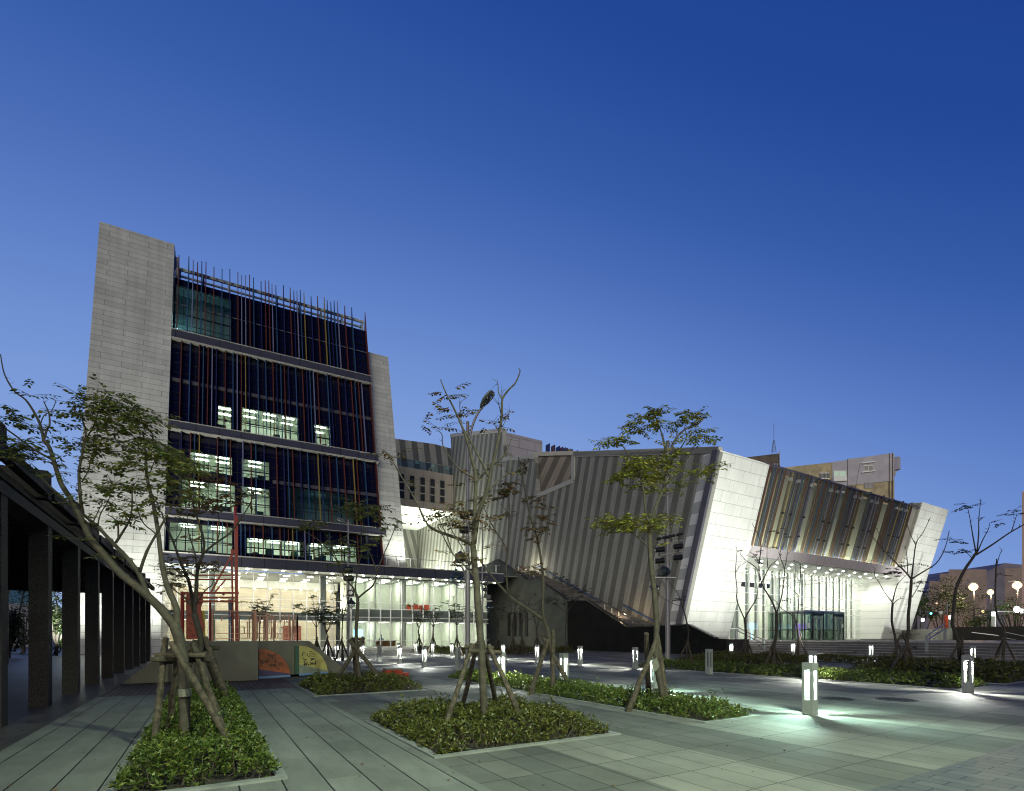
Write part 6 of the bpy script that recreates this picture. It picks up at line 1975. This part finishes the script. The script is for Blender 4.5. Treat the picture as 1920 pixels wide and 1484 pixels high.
def small_tree(label, u, v, hpx, Y, seed, leaf, leaves, wide=26, name='young_tree', stake=True, lsize=.11):
    R = random.Random(seed)
    top = v - hpx
    fork = v - hpx * R.uniform(.42, .52)
    limbs = [([(u, v), (u + R.uniform(-2, 2), (v + fork) / 2), (u + R.uniform(-2, 2), fork)], 1.7, 1.1)]
    blobs = []
    for k in range(4):
        dx = (k - 1.5) / 1.5 * wide * R.uniform(.6, 1.0)
        e = (u + dx, top + R.uniform(0, hpx * .22) + abs(dx) * .3)
        limbs.append(([(limbs[0][0][2][0], fork + R.uniform(-4, 6)), (u + dx * .45 + R.uniform(-2, 2), (fork + e[1]) / 2 + 4), e], .8, .35))
        if leaves:
            for f in (1.0, .75, .5):
                if R.random() < .85:
                    blobs.append((u + dx * f, fork + (e[1] - fork) * f + R.uniform(-3, 3), wide * .38, wide * .16, int(leaves * 1.7 * R.uniform(.6, 1.3))))
    tree(label, Y, limbs, blobs, leaf, lsize, 'bark_dark', seed=seed, name=name)
    if stake:
        stakes('thin stakes under the ' + label, Y, [(u - 9, v + 1, 0, u + 1, v - 33, 0), (u + 10, v + 1, 0, u - 1, v - 30, 0), (u + 2, v, .6, u, v - 32, .2)], (), .05)
small_tree('sapling with dense layered leaves just right of the copper tube maze', 594, 1228, 118, 30, 41, 'leaf_green', 44, 30)
small_tree('airy sapling rising behind the copper tubes', 488, 1228, 120, 29, 42, 'leaf_green', 30, 26, stake=False)
small_tree('sapling with two leaf tufts left of the slim lamp pole', 614, 1226, 96, 31, 43, 'leaf_green', 36, 20)
small_tree('thin bare sapling beside the slim lamp pole', 641, 1228, 150, 32, 44, 'leaf_olive', 4, 24)
small_tree('sapling at the left end of the bright lobby hedge', 786, 1222, 92, 45, 45, 'leaf_green', 26, 18)
small_tree('sapling in the middle of the bright lobby hedge', 812, 1222, 92, 43, 46, 'leaf_green', 26, 20)
small_tree('forked sapling at the bright lobby hedge left of the tall pole', 857, 1224, 110, 40, 47, 'leaf_green', 30, 24)
small_tree('small bare sapling in front of the dark concrete wall', 933, 1222, 90, 43, 48, 'leaf_dark', 6, 14)
small_tree('bare sapling left of the four slit windows', 962, 1224, 110, 42.5, 49, 'leaf_dark', 3, 22)
small_tree('bare sapling in front of the four slit windows', 979, 1224, 120, 42, 50, 'leaf_dark', 3, 26)
small_tree('shaded sapling right of the four slit windows', 1007, 1222, 100, 43, 51, 'leaf_dark', 18, 18)
small_tree('dark green bushy tree in front of the black stair wall', 1062, 1222, 140, 43.5, 52, 'leaf_dark', 60, 42, stake=False)

# ------------------------------------------------------------------ far surroundings
def far_tree(label, u, v, w, h, Y, leaf, n, seed, name='street_tree', lsize=.35, trunk=True):
    R = random.Random(seed)
    base = at(u, v, Y); base.z = 0 if base.z < 2 else base.z - 2
    o = thing(name, label, 'tree', base, 'background trees')
    c = at(u, v - h * .62, Y)
    rw, rh = w * Y / FPX / 2, h * Y / FPX * .42
    b = MB()
    pos, dirs = [], []
    clumps = []
    for k in range(14):
        d = Vector((R.gauss(0, .5), R.gauss(0, .5), R.gauss(0, .45)))
        d.x, d.y, d.z = max(-1, min(1, d.x)), max(-1, min(1, d.y)), max(-1, min(1, d.z))
        q = c + Vector((d.x * rw, d.y * rw, d.z * rh))
        clumps.append((q, R.uniform(.25, .5)))
        mid = base.lerp(q, .5) + Vector((0, 0, -.1 * rh))
        b.tube(spline([base + UP * rh * .3, mid, q], 3), [.05 * rw * .5 + .06] + [.05] * 5 + [.02], 5)
    b.tube([base, base + UP * rh * .6], [.05 * rw + .08, .04 * rw + .06], 7)
    b.build('trunk', 'bark_dark', o)
    for q, s in clumps:
        for _ in range(n // 14):
            d = Vector((R.gauss(0, 1), R.gauss(0, 1), R.gauss(0, .7))) * .55
            pos.append(tuple(q + Vector((d.x * rw * s, d.y * rw * s, d.z * rh * s))))
            dirs.append((R.gauss(0, 1), R.gauss(0, 1), R.gauss(-.2, .5)))
    L = lsize * rng.uniform(.6, 1.3, len(pos))
    leaf_mesh('crown', np.array(pos), np.array(dirs), L, L * .55, leaf, o, .4)
far_tree('round teal-lit tree just right of the right white wall', 1722, 1188, 62, 88, 82, 'leaf_green', 1700, 61)
far_tree('broad dark tree right of the teal-lit tree', 1765, 1190, 70, 95, 92, 'leaf_dark', 1500, 62)
far_tree('lamp-lit tree with spreading pale branches below the brightest street lamp', 1822, 1188, 90, 90, 93, 'leaf_dark', 1500, 63)
far_tree('small bright green shrub tree behind the dark wall at the right', 1848, 1182, 50, 34, 66, 'leaf_green', 700, 64, lsize=.22)
far_tree('green shrub tree at the right picture edge behind the dark wall', 1905, 1184, 70, 62, 64, 'leaf_green', 1100, 65, lsize=.24)
far_tree('dark tree in the far gap between the two leftmost colonnade columns', 16, 1268, 44, 165, 36, 'leaf_dark', 2200, 66, lsize=.2)
far_tree('second dark tree behind the colonnade beside the first thick column', 106, 1250, 36, 140, 40, 'leaf_dark', 1800, 67, lsize=.2)
far_tree('shadowy tree left of the colonnade outside the near columns', -30, 1270, 60, 170, 34, 'leaf_dark', 1500, 68, lsize=.2)
bed('dark overgrown hedge bed beyond the colonnade', -17.0, -12.5, 8, 44, 1.15, 45, .16, 'leaf_dark', False, False)
far_tree('dark bushy tree beyond the colonnade between its second and third columns', 165, 1244, 60, 150, 46, 'leaf_dark', 1600, 69, lsize=.2)
far_tree('low dark tree seen through the first colonnade gap at the left edge', 44, 1250, 70, 120, 48, 'leaf_dark', 1800, 70, lsize=.2)
def bbox_building(label, name='apartment_block'):
    return thing(name, label, 'building', (0, 0, 0))
# house with teal tiled roof behind the colonnade
o = thing('tiled_house', 'low house with teal tiled roof seen between the colonnade columns', 'house', at(20, 1194, 70))
p, q = at(-20, 1200, 70), at(60, 1200, 74)
b = MB(); b.prism([Vector((p.x, p.y, 0)), Vector((q.x, q.y, 0)), Vector((q.x, q.y, 6.2)), Vector((p.x, p.y, 6.2))], Vector((-2, 8, 0))); b.build('wall', 'plaster_grey', o)
b = MB(); b.prism([Vector((p.x, p.y - .6, 6.2)), Vector((q.x, q.y - .6, 6.2)), Vector((q.x - 1, q.y + 3, 9.6)), Vector((p.x - 1, p.y + 3, 9.6))], Vector((0, 0, .25))); b.build('roof', 'teal_tile', o)
# pale wall beyond the colonnade
# apartment blocks behind the theatre
dA = Vector((-.93, .37, 0)).normalized()
def block(o, u0, u1, vt0, vt1, Y0, mname, depth=10, z0=0, zcut=None, part='wall'):
    """wall face from pixel column u1 (depth Y0) leftwards along dA to column u0"""
    p1 = at(u1, vt1, Y0)
    r = ray(u0, vt0)
    # point on the vertical plane through p1 along dA
    n = Vector((dA.y, -dA.x, 0))
    s = (p1 - EYE).dot(n) / r.dot(n)
    p0 = EYE + r * s
    zt_ = (p0.z + p1.z) / 2 if zcut is None else zcut
    b = MB()
    b.prism([Vector((p1.x, p1.y, z0)), Vector((p0.x, p0.y, z0)), Vector((p0.x, p0.y, zt_)), Vector((p1.x, p1.y, zt_))], -n * depth if (-n).y > 0 else n * depth)
    ob = b.build(part, mname, o)
    return p0, p1, n, zt_
def on(u, v, p1, n, off=.0):
    q = hit(u, v, p1, n)
    s = n if n.y < 0 else -n
    return q + s * off
apt = bbox_building('beige and grey apartment block with barred windows behind the theatre front')
p0, p1, n, zz = block(apt, 1461, 1588, 880, 862, 150, 'plaster_beige', 12)
p2, p3, n, zz2 = block(apt, 1589, 1677, 862, 850, 146, 'plaster_beige', 12)
b = MB()
gq = [on(1589, 862, p3, n, .12), on(1676, 850, p3, n, .12), on(1676, 902, p3, n, .12), on(1589, 911, p3, n, .12)]
b.prism(gq, (n if n.y < 0 else -n) * .1); b.build('grey_wall', 'plaster_grey', apt)
b = MB(); b.prism([on(1560, 867, p1, n, .1), on(1588, 863, p1, n, .1), on(1588, 945, p1, n, .1), on(1560, 945, p1, n, .1)], (n if n.y < 0 else -n) * .1); b.build('grey_wall', 'plaster_grey', apt)
def win(u0, v0, u1, v1, pp, m='window_dark', fr='white_frame', bars=0, label=None):
    b = MB(); s = n if n.y < 0 else -n
    b.prism([on(u0, v0, pp, n, .2), on(u1, v0, pp, n, .2), on(u1, v1, pp, n, .2), on(u0, v1, pp, n, .2)], s * .06)
    w = b.build('window', m, apt)
    b = MB()
    for (a0, c0, a1, c1) in ((u0, v0, u1, v0), (u0, v1, u1, v1), (u0, v0, u0, v1), (u1, v0, u1, v1), ((u0 + u1) / 2, v0, (u0 + u1) / 2, v1)):
        b.bar(on(a0, c0, pp, n, .28), on(a1, c1, pp, n, .28), .16, .16)
    for k in range(bars):
        uu = u0 + (u1 - u0) * (k + .5) / bars
        b.bar(on(uu, v0, pp, n, .5), on(uu, v1, pp, n, .5), .07, .07)
    b.build('window_frame', fr, w)
win(1619, 874, 1636, 884, p3); win(1621, 906, 1636, 915, p3, fr='plaster_grey'); win(1489, 890, 1505, 902, p1, bars=4); win(1537, 888, 1555, 898, p1, fr='grey_metal', bars=7)
win(1563, 884, 1586, 895, p1, m='balcony_light', bars=5); win(1571, 912, 1586, 919, p1, fr='grey_metal', bars=5)
b = MB(); s_ = n if n.y < 0 else -n
b.prism([on(1562, 895, p1, n, .3), on(1587, 894, p1, n, .3), on(1587, 903, p1, n, .3), on(1562, 904, p1, n, .3)], s_ * .5)
b.prism([on(1615, 869, p3, n, .2), on(1640, 866, p3, n, .2), on(1640, 868, p3, n, .2), on(1615, 871, p3, n, .2)], s_ * .6)
b.prism([on(1615, 886, p3, n, .2), on(1640, 883.5, p3, n, .2), on(1640, 885, p3, n, .2), on(1615, 888, p3, n, .2)], s_ * .6)
b.build('balcony_panel', 'white_frame', apt)
b = MB(); b.box(at(1681, 870, 146) , (1.4, 1.4, 3.6)); b.prism([at(1677, 878, 146), at(1685, 878, 146), at(1678, 893, 146)], Vector((0, 1, 0))); b.build('side_balcony', 'plaster_grey', apt)
b = MB()
for u in (1667, 1673):
    b.bar(on(u, 851, p3, n, .3), on(u, 945, p3, n, .3), .15, .15)
b.bar(on(1612, 870, p3, n, .3), on(1603, 920, p3, n, .3), .06, .06)
b.build('drain_pipe', 'plaster_dark', apt)
apt = bbox_building('taller dark beige apartment block with a lattice mast, behind the big white wall')
q0, q1, n, zz = block(apt, 1385, 1461, 862, 848, 170, 'plaster_dark', 10)
b = MB()
for u in (1452, 1457):
    b.bar(on(u, 870, q1, n, .4), on(u, 900, q1, n, .4), .5, .3)
b.bar(on(1461.5, 846, q1, n, .4), on(1461.5, 900, q1, n, .4), .2, .2)
b.build('pipe', 'plaster_grey', apt)
mast = thing('lattice_mast', 'thin lattice radio mast standing on the taller apartment block', 'mast', at(1451, 848, 168))
b = MB()
bs, tp_ = at(1451, 849, 168), at(1451, 826, 168)
for (dx, dy) in ((-.8, 0), (.8, 0), (0, .9)):
    b.bar(bs + Vector((dx, dy, 0)), tp_ + Vector((dx * .25, dy * .25, 0)), .09, .09)
for k in range(6):
    f, g_ = k / 6, (k + 1) / 6
    b.bar(bs.lerp(tp_, f) + Vector((-.8 * (1 - .75 * f), 0, 0)), bs.lerp(tp_, g_) + Vector((.8 * (1 - .75 * g_), 0, 0)), .06, .06)
    b.bar(bs.lerp(tp_, f) + Vector((.8 * (1 - .75 * f), 0, 0)), bs.lerp(tp_, g_) + Vector((-.8 * (1 - .75 * g_), 0, 0)), .06, .06)
b.bar(tp_, at(1451, 794, 168), .1, .1)
b.build('lattice', 'plaster_dark', mast)
# distant buildings at the right
def far_block(label, u0, u1, vt, Y, m, name='distant_building'):
    o = thing(name, label, 'building', at(u0, 1190, Y))
    a, c = at(u0, vt, Y), at(u1, vt, Y)
    b = MB(); b.prism([Vector((a.x, a.y, -1)), Vector((c.x, c.y, -1)), c, a], Vector((max(0, c.x) * .1, Y * .1, 0))); b.build('wall', m, o)
far_block('hazy stepped brown building in the distance, lowest step at the left', 1742, 1762, 1090, 300, 'far_block')
far_block('hazy stepped brown building in the distance, middle step', 1762, 1782, 1076, 306, 'far_block')
far_block('hazy rounded brown building in the distance behind the street lamps', 1779, 1850, 1068, 312, 'far_block')
far_block('hazy brown building right of the street lamps near the hill', 1884, 1925, 1066, 330, 'far_block')
o = thing('tower_block', 'tall pinkish tower block cut by the right picture edge', 'building', at(1917, 1190, 120))
a, c = at(1916, 922, 120), at(1990, 905, 120)
b = MB(); b.prism([Vector((a.x, a.y, -1)), Vector((c.x, c.y, -1)), Vector((c.x, c.y, a.z)), a], Vector((16, 14, 0))); b.build('wall', 'far_tower', o)
b = MB()
for k in range(9):
    q = at(1930, 940 + k * 22, 119.6); b.box(q, (1.6, .2, 1.3), X, Y_)
b.build('windows', 'window_dark', o)
b = MB()
hp = [(1650, 1160), (1740, 1110), (1800, 1092), (1850, 1072), (1885, 1056), (1925, 1060), (2000, 1085), (2100, 1150)]
top_ = [at(u, v, 900) for u, v in hp]
b.prism([Vector((top_[0].x, 900, -2))] + top_ + [Vector((top_[-1].x, 900, -2))], Vector((0, 200, 0)))
struct(b.build('hills', 'hill_hazed'), 'hazy distant hill at the right')
# street lamps and road furniture
def street_lamp(label, u, v, Y, e, power, r):
    p = at(u, v, Y)
    o = thing('street_lamp', label, 'street lamp', Vector((p.x, p.y, 0)), 'sodium street lamps along the far road')
    b = MB(); b.tube([Vector((p.x + .4, p.y + .3, 0)), Vector((p.x + .4, p.y + .3, p.z - .8)), Vector((p.x + .25, p.y + .2, p.z + .12)), p + UP * .18], [.12, .09, .07, .06], 8); b.build('post', 'black_metal', o)
    b = MB(); b.lathe(p, [(r * .3, -r), (r * .85, -r * .5), (r, 0), (r * .85, r * .5), (r * .3, r)], 12); b.build('lamp_lens', e, o, smooth=True)
    b = MB(); b.box(p + UP * (r + .06), (r * 2.6, r * 2, .12), X, Y_); b.build('lamp_hood', 'grey_metal', o)
    if power:
        lamp('bulb', 'POINT', p - UP * (r + .1), power, (1.0, .72, .42), o, .2)
street_lamp('brightest sodium street lamp, left of the three big glowing ones', 1825, 1101, 88, 'sodium', 4500, .65)
street_lamp('lower middle one of the three big glowing street lamps', 1857, 1111, 105, 'sodium', 3000, .55)
street_lamp('glowing sodium street lamp at the right picture edge', 1907, 1098, 88, 'sodium', 4500, .65)
street_lamp('small warm street lamp low between the trees right of the lit branches', 1843, 1147, 190, 'sodium_small', 0, .5)
street_lamp('tiny warm lamp above the traffic signal', 1795, 1131, 200, 'sodium_small', 0, .35)
street_lamp('tiny warm lamp left of the traffic signal', 1756, 1132, 200, 'sodium_small', 0, .3)
ts = thing('traffic_signal', 'teal glowing traffic signal on a horizontal arm among the trees', 'traffic signal', at(1776, 1190, 78))
b = MB(); p = at(1776, 1190, 78); p.z = 0; t_ = at(1776, 1130, 78)
b.tube([p, t_], [.1, .08], 8); b.bar(at(1776, 1147, 78), at(1744, 1150, 77), .1, .1); b.bar(at(1768, 1134, 78), at(1784, 1134, 78), .07, .07); b.build('post', 'pale_metal', ts)
b = MB(); b.box(at(1750, 1150.5, 76.9), (1.2, .25, .4), X, Y_); b.build('housing', 'ink_black', ts)
b = MB(); b.lathe(at(1745.5, 1150.5, 76.7), [(.16, 0), (.16, .03)], 10, axis=-Y_); b.build('signal_lens', 'signal_teal', ts)
b = MB(); b.lathe(at(1764, 1149, 76.8), [(.28, 0), (.28, .03)], 10, axis=-Y_); b.build('sign_disc', 'white_frame', ts)
rs = thing('road_sign', 'round white road sign on a horizontal gantry arm at the right edge', 'road sign', at(1925, 1190, 60))
b = MB(); p = at(1930, 1190, 60); p.z = 0; b.tube([p, at(1930, 1135, 60)], [.09, .08], 8); b.bar(at(1930, 1148, 60), at(1868, 1147, 62), .1, .1); b.build('post', 'pale_metal', rs)
b = MB(); b.lathe(at(1906, 1143, 60.5), [(.40, 0), (.40, .04)], 20, axis=-Y_); b.box(at(1918, 1146, 60.4), (.6, .04, .5), X, Y_); b.build('sign_plate', 'white_frame', rs)
b = MB(); p = at(1775, 1165, 72); b.box(Vector((p.x, p.y, p.z)), (.5, .3, 1.6), X, Y_); b.box(Vector((p.x, p.y, p.z - 1.6)), (.2, .2, 2.0), X, Y_)
tag(b.build('road_board', 'orange_box'), 'small orange lit board beyond the low wall among branches', 'sign')

# ------------------------------------------------------------------ plaza lamps behind the camera (their pools of light fall into the picture)
lamp('plaza_lamp', 'SPOT', pl(4.2, -2.5, 9.5), 8600, (.80, 1.0, .68), None, .25, pl(5.5, 5.2, 0), 92, .9)
lamp('plaza_lamp', 'SPOT', pl(-3.0, -4.5, 9.5), 3400, (.80, 1.0, .68), None, .25, pl(-.8, 4.5, 0), 96, .9)
